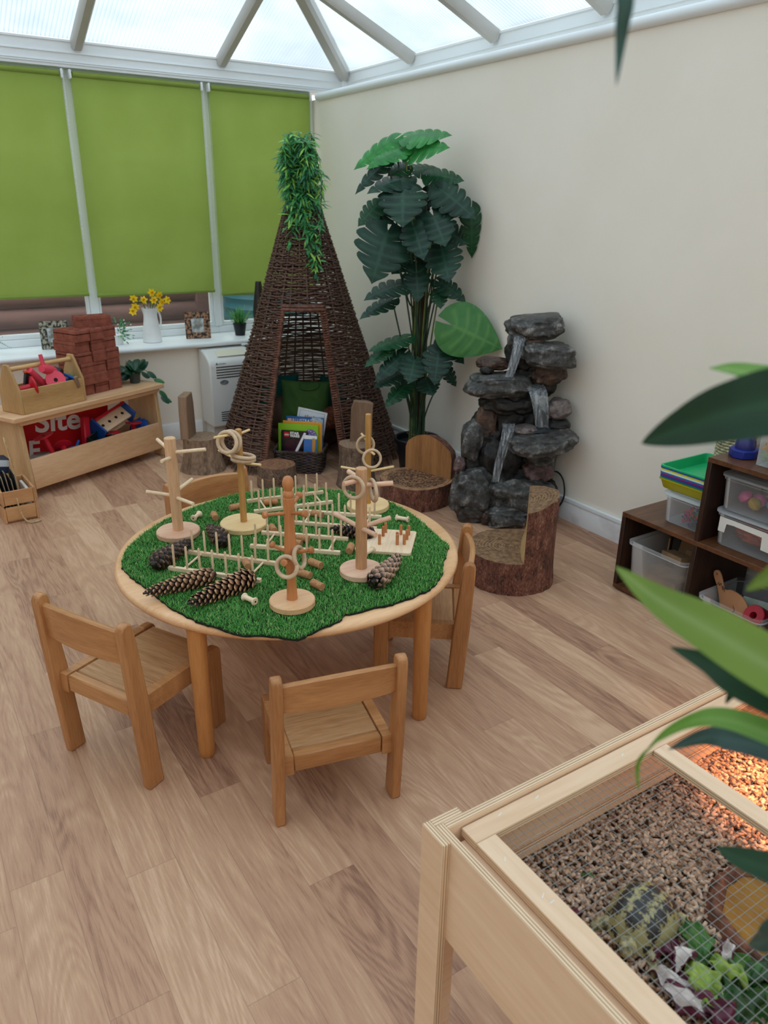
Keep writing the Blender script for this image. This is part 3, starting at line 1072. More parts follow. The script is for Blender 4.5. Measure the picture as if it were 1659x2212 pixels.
# ---- corks, cotton reels, beads
def cork(label, x, y, yaw, L=.043, r=.0118):
    d = Vector((math.cos(math.radians(yaw)), math.sin(math.radians(yaw)), 0))
    o = G().lathe([(r - .0012, -L / 2), (r, -L / 2 + .0012), (r, L / 2 - .0012), (r - .0012, L / 2)], 20, ax=zto(d)).build('cork', m_cork)
    o.location = (x, y, TZ + r - .001)
    return tag(o, label, 'cork', 'wine corks on the grass mat')
cork('cork beside the dark pine cone in front of the yellowish tree', .845, 2.405, -100)
cork('cork lying behind the post of the yellowish peg tree', .94, 2.45, 3)
cork('cork under the end of the left peg rack', .787, 1.985, -100)
cork('cork right of the turned peg tree, farthest from its base', .968, 1.879, -72, .05)
cork('cork tucked right behind the two rings of the turned tree', .905, 1.834, -64, .05)
cork('cork nearest the front, right of the turned peg tree base', .906, 1.75, -78, .044)
cork('cork standing alone left of the thick pale peg tree base', 1.115, 1.92, -128, .047)
cork('left one of two corks inside the middle peg rack', .985, 2.05, -55, .042)
cork('right one of two corks inside the middle peg rack', 1.022, 2.068, -50, .042)
cork('cork inside the peg rack by the tall thin tree', 1.163, 2.235, -60, .046)
cork('cork half hidden behind the turned tree at chest height', .972, 2.195, 80, .042)
def reel(label, x, y, yaw, mat=w_pale):
    d = Vector((math.cos(math.radians(yaw)), math.sin(math.radians(yaw)), 0))
    L, r = .048, .0118
    t = thing('cotton_reel', label, 'reel', (x, y, TZ + r - .001), 0, 'wooden cotton reels on the grass mat')
    A = zto(d)
    G().lathe([(r - .002, -L / 2), (r, -L / 2 + .002), (r, -L / 2 + .004), (r * .62, -L / 2 + .009), (r * .6, L / 2 - .009), (r, L / 2 - .004), (r, L / 2 - .002), (r - .002, L / 2)], 22, ax=A).build('spool', mat, t)
    for s in (-1, 1):
        G().lathe([(.0026, 0), (.0026, .0006)], 12, d * (s * (L / 2 + .0001)) - (d * .0006 if s < 0 else Vector()), ax=A).build('hole', m_hole, t)
    return t
reel('wooden cotton reel right of the thick pinkish tree base', .79, 2.437, -137)
reel('wooden cotton reel at the front, beside the turned tree base', .704, 1.771, -71)
reel('wooden cotton reel at the right, behind the square peg board', 1.40, 2.044, -55)
reel('wooden cotton reel half hidden by the thick pale post', 1.154, 1.868, 20)
for x, y, lb in ((1.058, 2.432, 'left wooden bead inside the far peg rack'), (1.085, 2.42, 'right wooden bead inside the far peg rack')):
    o = G().lathe([(.004, -.0125), (.009, -.0105), (.0125, -.004), (.0125, .004), (.009, .0105), (.004, .0125)], 20, ax=zto((1, -.3, .1))).build('wooden_bead', w_orange_z, loc=(x, y, TZ + .0115))
    tag(o, lb, 'bead', 'wooden beads on the grass mat')
# ------------------------------------------------------------------ willow teepee with garland
m_willow = MAT('dark_willow', '#38231c', '#6f5042', rough=.6, scale=14, stretch=(3, 3, 30), lo=.3, hi=.7)
m_willow2 = MAT('willow_rim', '#4a2a1f', '#7b4f3c', rough=.55, scale=40)
TPX, TPY = 2.205, 4.34
DOOR_A, DOOR_H, DOOR_W = math.radians(240), .945, math.radians(24.5)
def tr_(z, a=None):
    r = .597 - .329 * z
    if a is not None:
        r *= 1 - .22 * max(0, math.cos(a - math.radians(85))) ** 1.5
    return r
tp = thing('willow_teepee', 'brown woven willow teepee with a door opening in the corner', 'teepee', (TPX, TPY, 0))
NS = 34
def in_door(a, z):
    d = (a - DOOR_A + PI) % (2 * PI) - PI
    return z < DOOR_H and abs(d) < DOOR_W
g = G()
for i in range(NS):
    a = 2 * PI * i / NS + .05
    z0 = .0 if not in_door(a, .3) else DOOR_H - .02
    pts = []
    for q in range(9):
        z = z0 + (1.6 - z0) * q / 8
        r = tr_(z, a) + (.006 * math.sin(i * 3 + q))
        pts.append((r * math.cos(a), r * math.sin(a), z))
    g.tube(pts, .0055, 6)
g.build('upright_rods', m_willow, tp)
g = G()
row = 0
z = .045
rr = random.Random(5)
while z < 1.60:
    r0 = tr_(z)
    a0, a1 = 0.0, 2 * PI
    ring_closed = z >= DOOR_H
    segs = NS * 3
    if not ring_closed:
        a0, a1 = DOOR_A + DOOR_W, DOOR_A + 2 * PI - DOOR_W
        segs = int(NS * 3 * (a1 - a0) / (2 * PI))
    pts = []
    ph = PI * row
    wob = rr.uniform(-.003, .003)
    for q in range(segs + 1):
        a = a0 + (a1 - a0) * q / segs
        r = tr_(z, a) + .0085 * math.sin((a - .05) * NS / 2 + ph + PI / 2)
        zz = z + wob + .0035 * math.sin(a * 3 + row * 1.7) + rr.uniform(-.0012, .0012)
        pts.append((r * math.cos(a), r * math.sin(a), zz))
    g.tube(pts, rr.uniform(.0044, .0056) * (1 if z < 1.2 else .9), 5, cap=not ring_closed)
    row += 1
    back = .0102 if z > .25 else .0098
    z += back * rr.uniform(.9, 1.1)
# loose ends fanning out at the foot
for i in range(NS * 3):
    a = 2 * PI * i / (NS * 3) + rr.uniform(-.03, .03)
    if in_door(a, .1):
        continue
    z1 = rr.uniform(.12, .25)
    r1 = tr_(z1, a)
    r2 = tr_(0, a) + rr.uniform(-.005, .03)
    a2 = a + rr.uniform(-.05, .05)
    x2, y2 = r2 * math.cos(a2), r2 * math.sin(a2)
    if TPX + x2 > XR - .02:
        x2 = XR - .02 - TPX
    g.tube([(r1 * math.cos(a), r1 * math.sin(a), z1), (x2, y2, .003)], [.004, .003], 4)
g.build('weave', m_willow, tp)
for s in (-1, 1):
    g = G()
    a = DOOR_A + s * DOOR_W
    for off in (-.012, .012):
        pts = []
        for q in range(40):
            z = DOOR_H * q / 39
            r = tr_(z) + off * .5 + .0015 * math.sin(q * 2.1)
            aa = a + off * .7 / max(r, .1)
            pts.append((r * math.cos(aa), r * math.sin(aa), z))
        g.tube(pts, .0105, 7)
    for q in range(70):
        z = DOOR_H * (q + .5) / 70
        r = tr_(z)
        g.torus((r * math.cos(a), r * math.sin(a), z), .0175, .0045, zto((-.32 * math.cos(a), -.32 * math.sin(a), 1)), 10, 5)
    g.build('door_post', m_willow2, tp)
g = G()
for off in (0, .018):
    pts = []
    for q in range(16):
        a = DOOR_A - DOOR_W + 2 * DOOR_W * q / 15
        r = tr_(DOOR_H + off) + .003
        pts.append((r * math.cos(a), r * math.sin(a), DOOR_H + off))
    g.tube(pts, .012, 7)
g.build('lintel', m_willow2, tp)

# hanging garland over the tip
def leafblade(g, p, d, n, L, W, droop=.25, m=0, seg=3):
    d = Vector(d).normalized()
    n = Vector(n)
    n = (n - d * n.dot(d)).normalized()
    c = d.cross(n)
    p = Vector(p)
    vs = [p]
    prof = (.75, 1.0, .6) if seg == 3 else (.5, .85, 1.0, .9, .6, .3)
    for i, w in enumerate(prof):
        t = (i + 1) / (len(prof) + 1)
        q = p + d * (L * t) - n * (droop * L * t * t)
        vs += [q - c * (W * w / 2) + n * (.06 * W), q, q + c * (W * w / 2) + n * (.06 * W)]
    tip = p + d * L - n * (droop * L)
    vs.append(tip)
    fs = [(0, 2, 1), (0, 3, 2)]
    for i in range(len(prof) - 1):
        b = 1 + i * 3
        fs += [(b, b + 1, b + 4, b + 3), (b + 1, b + 2, b + 5, b + 4)]
    b = 1 + (len(prof) - 1) * 3
    fs += [(b, b + 1, len(vs) - 1), (b + 1, b + 2, len(vs) - 1)]
    g.add(vs, fs, m)
m_fern = [MAT('garland_leaf_%d' % i, a, b, rough=.45, scale=20, trans=.12) for i, (a, b) in enumerate((('#2c6b38', '#3f8a47'), ('#3d8a4b', '#5aa85c'), ('#6fae3f', '#9dc85a'), ('#1f5a38', '#2f7350')))]
m_stem = MAT('dark_green_stem', '#2a4a22', rough=.5)
gl = thing('leaf_garland', 'bushy green artificial leaf garland hanging over the teepee tip', 'garland', (TPX, TPY, 1.5))
g = G()
gs = G()
rr = random.Random(11)
camd = Vector((-TPX, -TPY, .0)).normalized()
side = Vector((-camd.y, camd.x, 0))
def strand(sx, off, L, z0, n, spread=.05):
    """a stem that rises from the tip, bends over and hangs down"""
    base = side * sx * .25 + camd * off * .25 + Vector((0, 0, z0 - .03))
    top = side * sx * .7 + camd * off * .8 + Vector((0, 0, z0 + .02))
    pts = [base, top]
    for q in range(1, 7):
        t = q / 6
        zz = z0 - L * t
        lim = tr_(max(1.5 + zz, .2)) + .03
        o = min(max(abs(off), lim * .9 * (1 if off > 0 else 0)), .3) if zz < .1 else abs(off)
        pts.append(side * (sx + .015 * math.sin(q + sx * 40)) + camd * (o if off > 0 else off) + Vector((0, 0, zz)))
    pts = smoothpts(pts, 4)
    gs.tube(pts, .0018, 4)
    for q in range(n):
        p = Vector(pts[min(len(pts) - 1, int(len(pts) * (q + .5) / n))])
        for k in range(4):
            d = Vector((rr.uniform(-1, 1), rr.uniform(-1, 1), rr.uniform(-1.1, .25)))
            d = d.normalized() + camd * .45
            leafblade(g, p + Vector((rr.uniform(-1, 1), rr.uniform(-1, 1), rr.uniform(-1, 1))) * .012, d, Vector((rr.uniform(-.4, .4), rr.uniform(-.4, .4), 1)) + camd * .5, rr.uniform(.05, .08), rr.uniform(.010, .016), rr.uniform(.1, .5), rr.choice((0, 0, 1, 1, 2, 3)))
for i in range(24):
    strand(rr.uniform(-.095, .095), rr.uniform(-.05, .09), rr.uniform(.2, .36), .335 + rr.uniform(-.03, .05), 15)
for sx, off, L, n in ((-.075, .08, .52, 22), (.03, .12, .62, 30), (.055, .11, .68, 34), (.1, .08, .3, 16), (-.085, .06, .42, 18), (.02, .13, .5, 24), (.085, .07, .55, 20), (-.02, .1, .4, 22)):
    strand(sx, off, L, .33, n)
gs.build('stems', m_stem, gl)
lv = g.build('leaves', m_fern, gl)

# ---- inside the teepee: cushions, bean bag, plush, basket with books
m_green = MAT('green_cotton', '#35502a', '#43602f', rough=.85, scale=6, spec=.1, bump=.06, bscale=300)
m_tealc = MAT('teal_cotton', '#0d3f3a', '#12504a', rough=.85, scale=5, spec=.1)
m_bean = MAT('brown_suede', '#3f3029', '#54423a', rough=.95, scale=9, spec=.05)
m_plush = MAT('reddish_brown_plush', '#4d2a1c', '#6e4330', rough=1, scale=60, spec=.02, bump=.5, bscale=160)
def cushion(g, w, h, t, n=22, wr=.006, seed=0):
    for s in (1, -1):
        def fn(u, v, s=s):
            a, b = u * 2 - 1, v * 2 - 1
            puff = max(0, (1 - abs(a) ** 3.5)) ** .6 * max(0, (1 - abs(b) ** 3.5)) ** .6
            pinch = 1 - .06 * (1 - abs(a) ** 2) * abs(b) ** 6
            px = 1 - .06 * (1 - abs(b) ** 2) * abs(a) ** 6
            wz = noise.noise(Vector((a * 2.2 + seed, b * 2.2, s))) * wr * puff * 2 - wr * 1.5 * abs(math.sin(a * 4 + b * 3 + seed)) ** 8 * puff
            return (a * w / 2 * px, s * (t / 2 * puff + .002) + wz, b * h / 2 * pinch)
        g.grid(fn, n, n)
bb = thing('bean_bag', 'dark brown bean bag filling the floor of the teepee', 'bean bag', (2.27, 4.46, 0))
G().blob((0, 0, .12), (.30, .25, .125), 4, .08, 1.6, 3).blob((-.17, -.02, .24), (.13, .14, .13), 3, .1, 2, 5).blob((.2, -.1, .14), (.13, .14, .12), 3, .1, 2, 6).build('cover', m_bean, bb)
c = G(); cushion(c, .31, .27, .09, seed=2)
yawc = math.radians(-26)
o = c.build('cushion', m_green); o.location = (2.165, 4.29, .345); o.rotation_euler = (math.radians(-12), math.radians(3), yawc)
tag(o, 'olive green square cushion standing inside the teepee', 'cushion', 'cushions inside the teepee')
hd = G().tube(smoothpts([(-.04, -.03, .118), (-.035, -.045, .085), (.02, -.055, .078), (.07, -.048, .09), (.08, -.03, .12)], 5), .005, 8).build('strap', m_green, o)
for x, y, z, yw, lb in ((2.09, 4.52, .36, -20, 'dark teal cushion at the left, behind the olive green cushion'), (2.42, 4.40, .33, -75, 'dark teal cushion at the right inside the teepee')):
    c = G(); cushion(c, .27, .25, .09, seed=x)
    o = c.build('cushion', m_tealc); o.location = (x, y, z); o.rotation_euler = (math.radians(-14), 0, math.radians(yw))
    tag(o, lb, 'cushion', 'cushions inside the teepee')
pl = thing('plush_toy', 'reddish brown furry soft toy lying at the right inside the teepee', 'soft toy', (2.30, 4.16, .25))
G().blob((0, 0, 0), (.085, .09, .075), 4, .12, 2.5, 8).blob((-.06, -.02, -.03), (.05, .045, .04), 3, .1, 3, 2).blob((.07, -.04, .05), (.04, .04, .05), 3, .1, 3, 4).build('body', m_plush, pl)
g = G()
for k in range(5):
    g.lathe([(.009, 0), (.005, .012), (.0005, .02)], 8, (.03 + .012 * k, -.075 + .006 * k, .045 - .012 * k), ax=zto((-.3, -1, .4)))
g.build('orange_spines', MAT('orange_felt', '#b2481f', rough=.9), pl, label='orange felt spines')

m_basket = MAT('dark_wicker', '#2f2420', '#54433b', rough=.65, scale=40)
BA = math.atan2(3.884 - 4.038, 2.038 - 1.842)
bk = thing('book_basket', 'dark wicker basket of books standing in the teepee doorway', 'basket', (1.94 + .052, 3.961 + .066, 0), BA)
BW, BD, BH = .275, .185, .135
def brect(u, z, grow):
    """rounded rectangle path"""
    w, d, r = BW / 2 + grow, BD / 2 + grow, .03
    per = rrect(-w, -d, w, d, r, 3)
    L = [0]
    P_ = [Vector(p) for p in per] + [Vector(per[0])]
    for i in range(len(P_) - 1):
        L.append(L[-1] + (P_[i + 1] - P_[i]).length)
    s = (u % 1.0) * L[-1]
    for i in range(len(P_) - 1):
        if s <= L[i + 1] + 1e-9:
            q = P_[i].lerp(P_[i + 1], (s - L[i]) / max(1e-9, L[i + 1] - L[i]))
            nrm = (P_[i + 1] - P_[i]).normalized()
            return q, Vector((nrm.y, -nrm.x))
    return P_[0], Vector((1, 0))
g = G()
NB = 30
for rowi in range(14):
    z = .008 + rowi * .009
    pts = []
    for q in range(NB * 4):
        p, nn = brect(q / (NB * 4), z, .012 * z / BH)
        p = p + nn * (.0045 * math.sin(q * PI / 4 + PI * rowi))
        pts.append((p.x, p.y, z))
    pts.append(pts[0])
    g.tube(pts, .0043, 5, cap=False)
g.build('weave', m_basket, bk)
g = G()
for q in range(NB):
    p, nn = brect((q + .5) / NB, 0, 0)
    p2, _ = brect((q + .5) / NB, 0, .012)
    g.tube([(p.x, p.y, 0), (p2.x, p2.y, BH)], .003, 5)
g.build('uprights', m_basket, bk)
g = G()
for off in (0, 1):
    pts = []
    for q in range(161):
        p, nn = brect(q / 160, 0, .013)
        p = p + nn * (.005 * math.sin(q * 1.1 + PI * off))
        pts.append((p.x, p.y, BH + .005 * math.cos(q * 1.1 + PI * off)))
    g.tube(pts, .0055, 6, cap=False)
g.build('rim', m_basket, bk)
G().box((-BW / 2, -BD / 2, .002), (BW / 2, BD / 2, .008)).build('bottom', m_basket, bk)
# books: cover colour, size, place in the basket's frame
BM = bk.matrix_basis.copy()
def book(label, x, y, w, h, tk, lean, roll, c_cover, c_page='#e8e4d8'):
    t = thing('book', label, 'book', (0, 0, 0), 0, 'books standing in the wicker basket')
    t.matrix_basis = Matrix.Translation((1.94 + .052, 3.961 + .066, 0)) @ Matrix.Rotation(BA - .10, 4, 'Z') @ Matrix.Translation((x, y, .012)) @ Matrix.Rotation(-lean, 4, 'X') @ Matrix.Rotation(roll, 4, 'Y')
    mc = MAT('book_cover_' + c_cover.strip('#'), c_cover, rough=.25, spec=.5)
    cv = G().box((-w / 2, 0, 0), (w / 2, .0018, h), .0006).box((-w / 2, tk - .0018, 0), (w / 2, tk, h), .0006).box((-w / 2 - .001, 0, 0), (-w / 2 + .0015, tk, h), .0005)
    cv = cv.build('cover', mc, t)
    G().box((-w / 2 + .0016, .0019, .003), (w / 2 - .003, tk - .0019, h - .003)).build('pages', MAT('pages', c_page, rough=.8), t)
    return cv
RF = Matrix(((1, 0, 0), (0, 0, -1), (0, 1, 0)))            # text plane facing the front (-y)
FACE = Matrix.Rotation(PI / 2, 3, 'X')
m_wtxt = MAT('white_print', '#f1f1ee', rough=.5)
m_red = MAT('red_print', '#c8171e', rough=.4)
m_blackp = MAT('black_print', '#1a1a1c', rough=.5)
t = book('white book tilted to the right, hindmost in the basket', .004, .052, .185, .345, .01, .12, .15, '#d5d8dd')
G().prism([(-.08, .02), (.08, .02), (.08, .335), (-.08, .335)], -.0006, -.0002, 'y').prism([(-.078, .022), (.078, .022), (.078, .333), (-.078, .333)], -.0009, -.0005, 'y', 1).build('border', [MAT('brown_line', '#8a6a4a', rough=.6), MAT('pale_blue_grey', '#ccd3da', rough=.3)], t)
g = G()
for i in range(7):
    g.blob((-.04 + .013 * i, -.0012, .30 + .004 * math.sin(i * 2)), (.006, .0006, .007), 1)
g.build('title_marks', MAT('orange_print', '#c28a4a', rough=.5), t)
t = book('blue book with white capital letters on its top edge', .015, .022, .235, .305, .012, .09, .0, '#1c5a9a')
text('ILLUSTRATED', .026, m_wtxt, t, (-.078, -.0012, .274), FACE, sx=1.0)
G().prism([(.04, .2), (.1165, .2), (.1165, .304), (.04, .304)], -.0008, -.0002, 'y').build('picture', MAT('picture_pale', '#9fb4c8', '#4d4a45', rough=.4, scale=40, lo=.5, hi=.6), t)
G().prism([(-.108, .262), (-.083, .262), (-.083, .292), (-.108, .292)], -.0008, -.0002, 'y').build('emblem', MAT('pinkish_print', '#d8b3a8', rough=.4), t)
book('orange book showing only its top edge, behind the green book', .008, .002, .245, .282, .010, .07, .0, '#e39b32')
t = book('lime green book with a spotted purple mushroom printed on its cover', -.012, -.020, .25, .27, .012, .07, .0, '#86bd2a')
g = G().prism([(.042, .205)] + arc(.078, .205, .04, PI, 0, 12) + [(.118, .205)], -.0006, -.0002, 'y')
g.build('mushroom_cap', MAT('purple_print', '#77609c', rough=.4), t)
g = G()
for x, z in ((.05, .212), (.06, .225), (.072, .213), (.08, .232), (.09, .218), (.1, .226), (.107, .212), (.068, .236)):
    g.blob((x, -.0009, z), (.003, .0004, .003), 1)
g.build('spots', m_wtxt, t)
G().prism([(.068, .14), (.09, .14), (.088, .205), (.07, .205)], -.0006, -.0002, 'y').build('mushroom_stalk', MAT('pale_print', '#d9dcc8', rough=.4), t)
text('W', .05, m_wtxt, t, (-.112, -.0012, .195), FACE)
t = book('black book with a red square logo, foremost in the basket', -.03, -.048, .165, .235, .012, .10, .0, '#141317')
G().prism(rrect(-.064, .196, -.034, .226, .002), -.0008, -.0002, 'y').build('logo_square', m_red, t, smooth=False)
text('LEGO', .0115, m_wtxt, t, (-.0615, -.0016, .2055), FACE, bold=.0004, sx=.92, shear=.15)
text('STAR', .021, m_wtxt, t, (-.026, -.0012, .2135), FACE, bold=.0009, sx=1.12)
text('WARS', .021, m_wtxt, t, (-.026, -.0012, .1965), FACE, bold=.0009, sx=1.02)
G().prism([(.0, .10), (.018, .10), (.075, .225), (.062, .228)], -.0012, -.0004, 'y').build('light_streak', MAT('white_streak', '#e9e6ea', rough=.4), t)
G().prism([(-.07, .085), (.02, .085), (.055, .16), (.0, .185), (-.055, .17)], -.0007, -.0002, 'y').build('dark_picture', MAT('dark_picture', '#1b1420', '#4a1826', rough=.3, scale=45), t)
t = book('small blue and orange booklet at the right front of the basket', .068, -.052, .08, .215, .006, .10, .03, '#3f6fb4')
G().prism([(.012, .03), (.03, .03), (.03, .2), (.012, .2)], -.0007, -.0002, 'y').build('orange_stripe', MAT('orange_stripe', '#c98a2c', rough=.4), t)
G().prism([(-.04, .19), (.04, .195), (.04, .214), (-.04, .214)], -.0007, -.0002, 'y').build('white_strip', m_wtxt, t)

# ------------------------------------------------------------------ log seats
def bark_mat(name, c1, c2, scale=24):
    k = NT(name)
    vec = k.coords((1, 1, .42))
    n1 = k.n('ShaderNodeTexNoise', Scale=scale, Detail=6.0, Roughness=.65, Distortion=.5)
    vo = k.n('ShaderNodeTexVoronoi', Scale=scale * 2.6, feature='DISTANCE_TO_EDGE')
    k.l(vec, n1.inputs['Vector'])
    k.l(vec, vo.inputs['Vector'])
    n5 = k.n('ShaderNodeTexNoise', Scale=scale * 6, Detail=3.0)
    k.l(vec, n5.inputs['Vector'])
    cf = k.math('ADD', k.math('MULTIPLY', n1.outputs['Fac'], .6), k.math('MULTIPLY', n5.outputs['Fac'], .4))
    k.l(k.ramp(cf, [(.36, c1), (.56, c2), (.66, '#9a7a68')]), k.b.inputs['Base Color'])
    k.b.inputs['Roughness'].default_value = .8
    h = k.math('ADD', n1.outputs['Fac'], k.math('MULTIPLY', vo.outputs['Distance'], .8))
    k.bump(h, 1.0, .012)
    return k.m
def endgrain(name, c1, c2, c3, rings=130.0, cx=0, cy=0, axis='z', dark=None):
    k = NT(name)
    tc = k.n('ShaderNodeTexCoord')
    mp = k.n('ShaderNodeMapping')
    mp.inputs['Location'].default_value = (-cx, -cy, 0)
    k.l(tc.outputs['Object'], mp.inputs['Vector'])
    sp = k.n('ShaderNodeSeparateXYZ')
    k.l(mp.outputs[0], sp.inputs[0])
    nz = k.n('ShaderNodeTexNoise', Scale=7.0, Detail=2.0)
    k.l(mp.outputs[0], nz.inputs['Vector'])
    rad = k.math('SQRT', k.math('ADD', k.math('POWER', sp.outputs[0], 2.0), k.math('POWER', sp.outputs[1], 2.0)))
    rd = k.math('ADD', rad, k.math('MULTIPLY', nz.outputs['Fac'], .05))
    s = k.math('ADD', k.math('MULTIPLY', k.math('SINE', k.math('MULTIPLY', rd, rings * 2)), .5), .5)
    n2 = k.n('ShaderNodeTexNoise', Scale=60.0, Detail=4.0)
    k.l(mp.outputs[0], n2.inputs['Vector'])
    f = k.math('ADD', k.math('MULTIPLY', s, .17), k.math('MULTIPLY', n2.outputs['Fac'], .8))
    col = k.ramp(f, [(.25, c1), (.5, c2), (.8, c3)])
    if dark:
        n3 = k.n('ShaderNodeTexNoise', Scale=85.0, Detail=3.0, Distortion=1.0)
        k.l(mp.outputs[0], n3.inputs['Vector'])
        mask = k.math('MULTIPLY', k.math('GREATER_THAN', n3.outputs['Fac'], .47), k.math('LESS_THAN', rad, dark[0]))
        mx = k.n('ShaderNodeMix', data_type='RGBA')
        k.l(mask, mx.inputs[0])
        k.l(col, mx.inputs[6])
        mx.inputs[7].default_value = lin(dark[1])
        col = mx.outputs[2]
    k.l(col, k.b.inputs['Base Color'])
    k.b.inputs['Roughness'].default_value = .6
    k.bump(f, .25, .002)
    return k.m
m_bark = bark_mat('red_brown_bark', '#1f0f0b', '#83503e', 34)
m_bark2 = bark_mat('rough_brown_bark', '#3f2f27', '#75604f')
m_bark3 = bark_mat('grey_brown_wood_side', '#5d4838', '#927760', 14)
m_end1 = endgrain('carved_rings', '#402a1b', '#7d5d40', '#a58560', 260)
m_end2 = endgrain('rough_seat_top', '#6d4a30', '#9a7150', '#b8946c', 160, dark=(.165, '#4a2f20'))
m_end3 = endgrain('red_brown_end', '#5a3a2a', '#84593f', '#a5785a', 110)
m_end4 = endgrain('grey_end', '#6d5543', '#8d715b', '#a88c74', 130)
m_cut = WOOD('cut_wood_face', '#7d5330', '#b07c4c', 'z', ring=16, rough=.5)
m_cutp = WOOD('pale_cut_face', '#a8814f', '#cba877', 'z', ring=20, rough=.55)
m_grey = WOOD('weathered_wood', '#6c5340', '#947760', 'z', ring=9, rough=.65)
def log_side(rfun, z0, z1, nz=10, na=48, a0=0, a1=2 * PI, zt=None):
    """side wall vertex grid of a log; rfun(angle, z)"""
    def fn(u, v):
        a = a0 + (a1 - a0) * u
        zz = z0 + ((zt(a) if zt else z1) - z0) * v
        r = rfun(a, zz)
        return (r * math.cos(a), r * math.sin(a), zz)
    return fn, na, nz
def wob(seed, amp, base, flare=0):
    def f(a, z):
        gv = noise.noise(Vector((math.cos(a) * 11 * base / .18, math.sin(a) * 11 * base / .18, z * 4 + seed * 2)))
        return .004 * gv * abs(gv) ** .3 + base * (1 + amp * noise.noise(Vector((math.cos(a) * 1.5, math.sin(a) * 1.5, seed)))) + .004 * noise.noise(Vector((math.cos(a) * 6, math.sin(a) * 6, z * 9 + seed))) + flare * max(0, 1 - z / .2) ** 2
    return f
def closed_log(g, rf, z0, z1, na=64, nz=8, m_side=0, m_top=1, dome=0):
    vs, fs = [], []
    for j in range(nz + 1):
        for i in range(na):
            a = 2 * PI * i / na
            z = z0 + (z1 - z0) * j / nz
            r = rf(a, z)
            vs.append((r * math.cos(a), r * math.sin(a), z))
    for j in range(nz):
        for i in range(na):
            i2 = (i + 1) % na
            fs.append((j * na + i, j * na + i2, (j + 1) * na + i2, (j + 1) * na + i))
    fs.append(tuple(range(na - 1, -1, -1)))
    g.add(vs, fs, m_side)
    vs2, fs2 = [], []
    K = 6
    for q in range(K + 1):
        for i in range(na):
            a = 2 * PI * i / na
            r = rf(a, z1) * (1 - q / (K + .3)) * (1 if q else 1)
            vs2.append((r * math.cos(a), r * math.sin(a), z1 + .0003 + dome * (1 - (1 - q / K) ** 2)))
    for q in range(K):
        for i in range(na):
            i2 = (i + 1) % na
            fs2.append((q * na + i, q * na + i2, (q + 1) * na + i2, (q + 1) * na + i))
    fs2.append(tuple((K) * na + i for i in range(na)))
    g.add(vs2, fs2, m_top)

# bark armchair, front right: round trunk with a solid segment left standing as the back
ST = (2.105, 2.235)
t = thing('bark_armchair', 'bark-covered tree trunk armchair with carved rings, in front of the fountain', 'log chair', (ST[0], ST[1], 0))
rf = wob(3.3, .05, .187, .01)
g = G()
closed_log(g, rf, 0, .142, 150, 16)
g.build('seat', [m_bark, m_end1], t, sharp=50)
# the back stands on the chord that runs away from the camera
vd = math.atan2(.72, .69)
n_out = Vector((math.sin(vd), -math.cos(vd), 0))                  # to the right of the view line
def back_segment(rf, nrm, off, z0, zlo, zhi, na=40, inner=m_cutp):
    """circle segment beyond the chord nrm.p = off, from z0 up to a sloping top"""
    ang0 = math.atan2(nrm.y, nrm.x)
    R0 = .187
    half = math.acos(max(-1, min(1, off / R0)))
    outer = []
    for i in range(na + 1):
        a = ang0 - half + 2 * half * i / na
        outer.append(a)
    return outer, ang0, half
outer, ang0, half = back_segment(rf, n_out, .062, .14, .35, .4)
vs, fs, mi = [], [], []
NZ = 12
g = G()
def top_z(p):
    tt = (p.x * n_out.x + p.y * n_out.y - .05) / .14
    return .362 + .04 * tt + .004 * math.sin(p.x * 60)
cols = []
for a in outer:
    col = []
    for j in range(NZ + 1):
        v = j / NZ
        p0 = Vector((math.cos(a), math.sin(a), 0))
        zt = top_z(p0 * rf(a, .38))
        z = .02 + (zt - .02) * v
        r = rf(a, z) + .002
        col.append((r * p0.x, r * p0.y, z))
    cols.append(col)
for col in cols:
    vs += col
n1 = NZ + 1
for i in range(len(cols) - 1):
    for j in range(NZ):
        fs.append((i * n1 + j, (i + 1) * n1 + j, (i + 1) * n1 + j + 1, i * n1 + j + 1))
g.add(vs, fs, 0)
# inner face (curves forward a little at the foot) and top
A, Bq = cols[0], cols[-1]
vs, fs = [], []
NI = 8
for i in range(NI + 1):
    for j in range(NZ + 1):
        p = Vector(A[j]).lerp(Vector(Bq[j]), i / NI)
        sag = -.02 * max(0, 1 - (p.z - .14) / .07) ** 2 if p.z > .13 else -.02
        p = p + n_out * sag * math.sin(PI * i / NI) ** .6
        if j == NZ:
            p.z = top_z(p)
        vs.append(p)
for i in range(NI):
    for j in range(NZ):
        fs.append((i * n1 + j, i * n1 + j + 1, (i + 1) * n1 + j + 1, (i + 1) * n1 + j))
g.add(vs, fs, 1)
topo = [c[-1] for c in cols]
topi = [vs[i * n1 + NZ] for i in range(NI + 1)]
tv = [Vector(p) for p in topo] + [Vector(p) for p in reversed(topi)][1:-1]
g.add([tuple(p + Vector((0, 0, .0005))) for p in tv], [tuple(range(len(tv)))], 2)
g.build('backrest', [m_bark, m_cutp, m_end1], t, sharp=50)

# cookie seat with carved wooden back, against the wall
CK = (2.298, 3.225)
t = thing('tree_slice_seat', 'low tree slice seat with a smooth carved wood backrest', 'log chair', (CK[0], CK[1], 0))
rf2 = wob(7.7, .09, .20)
g = G(); closed_log(g, rf2, 0, .126, 72, 6)
g.build('seat', [m_bark, m_end2], t, sharp=50)
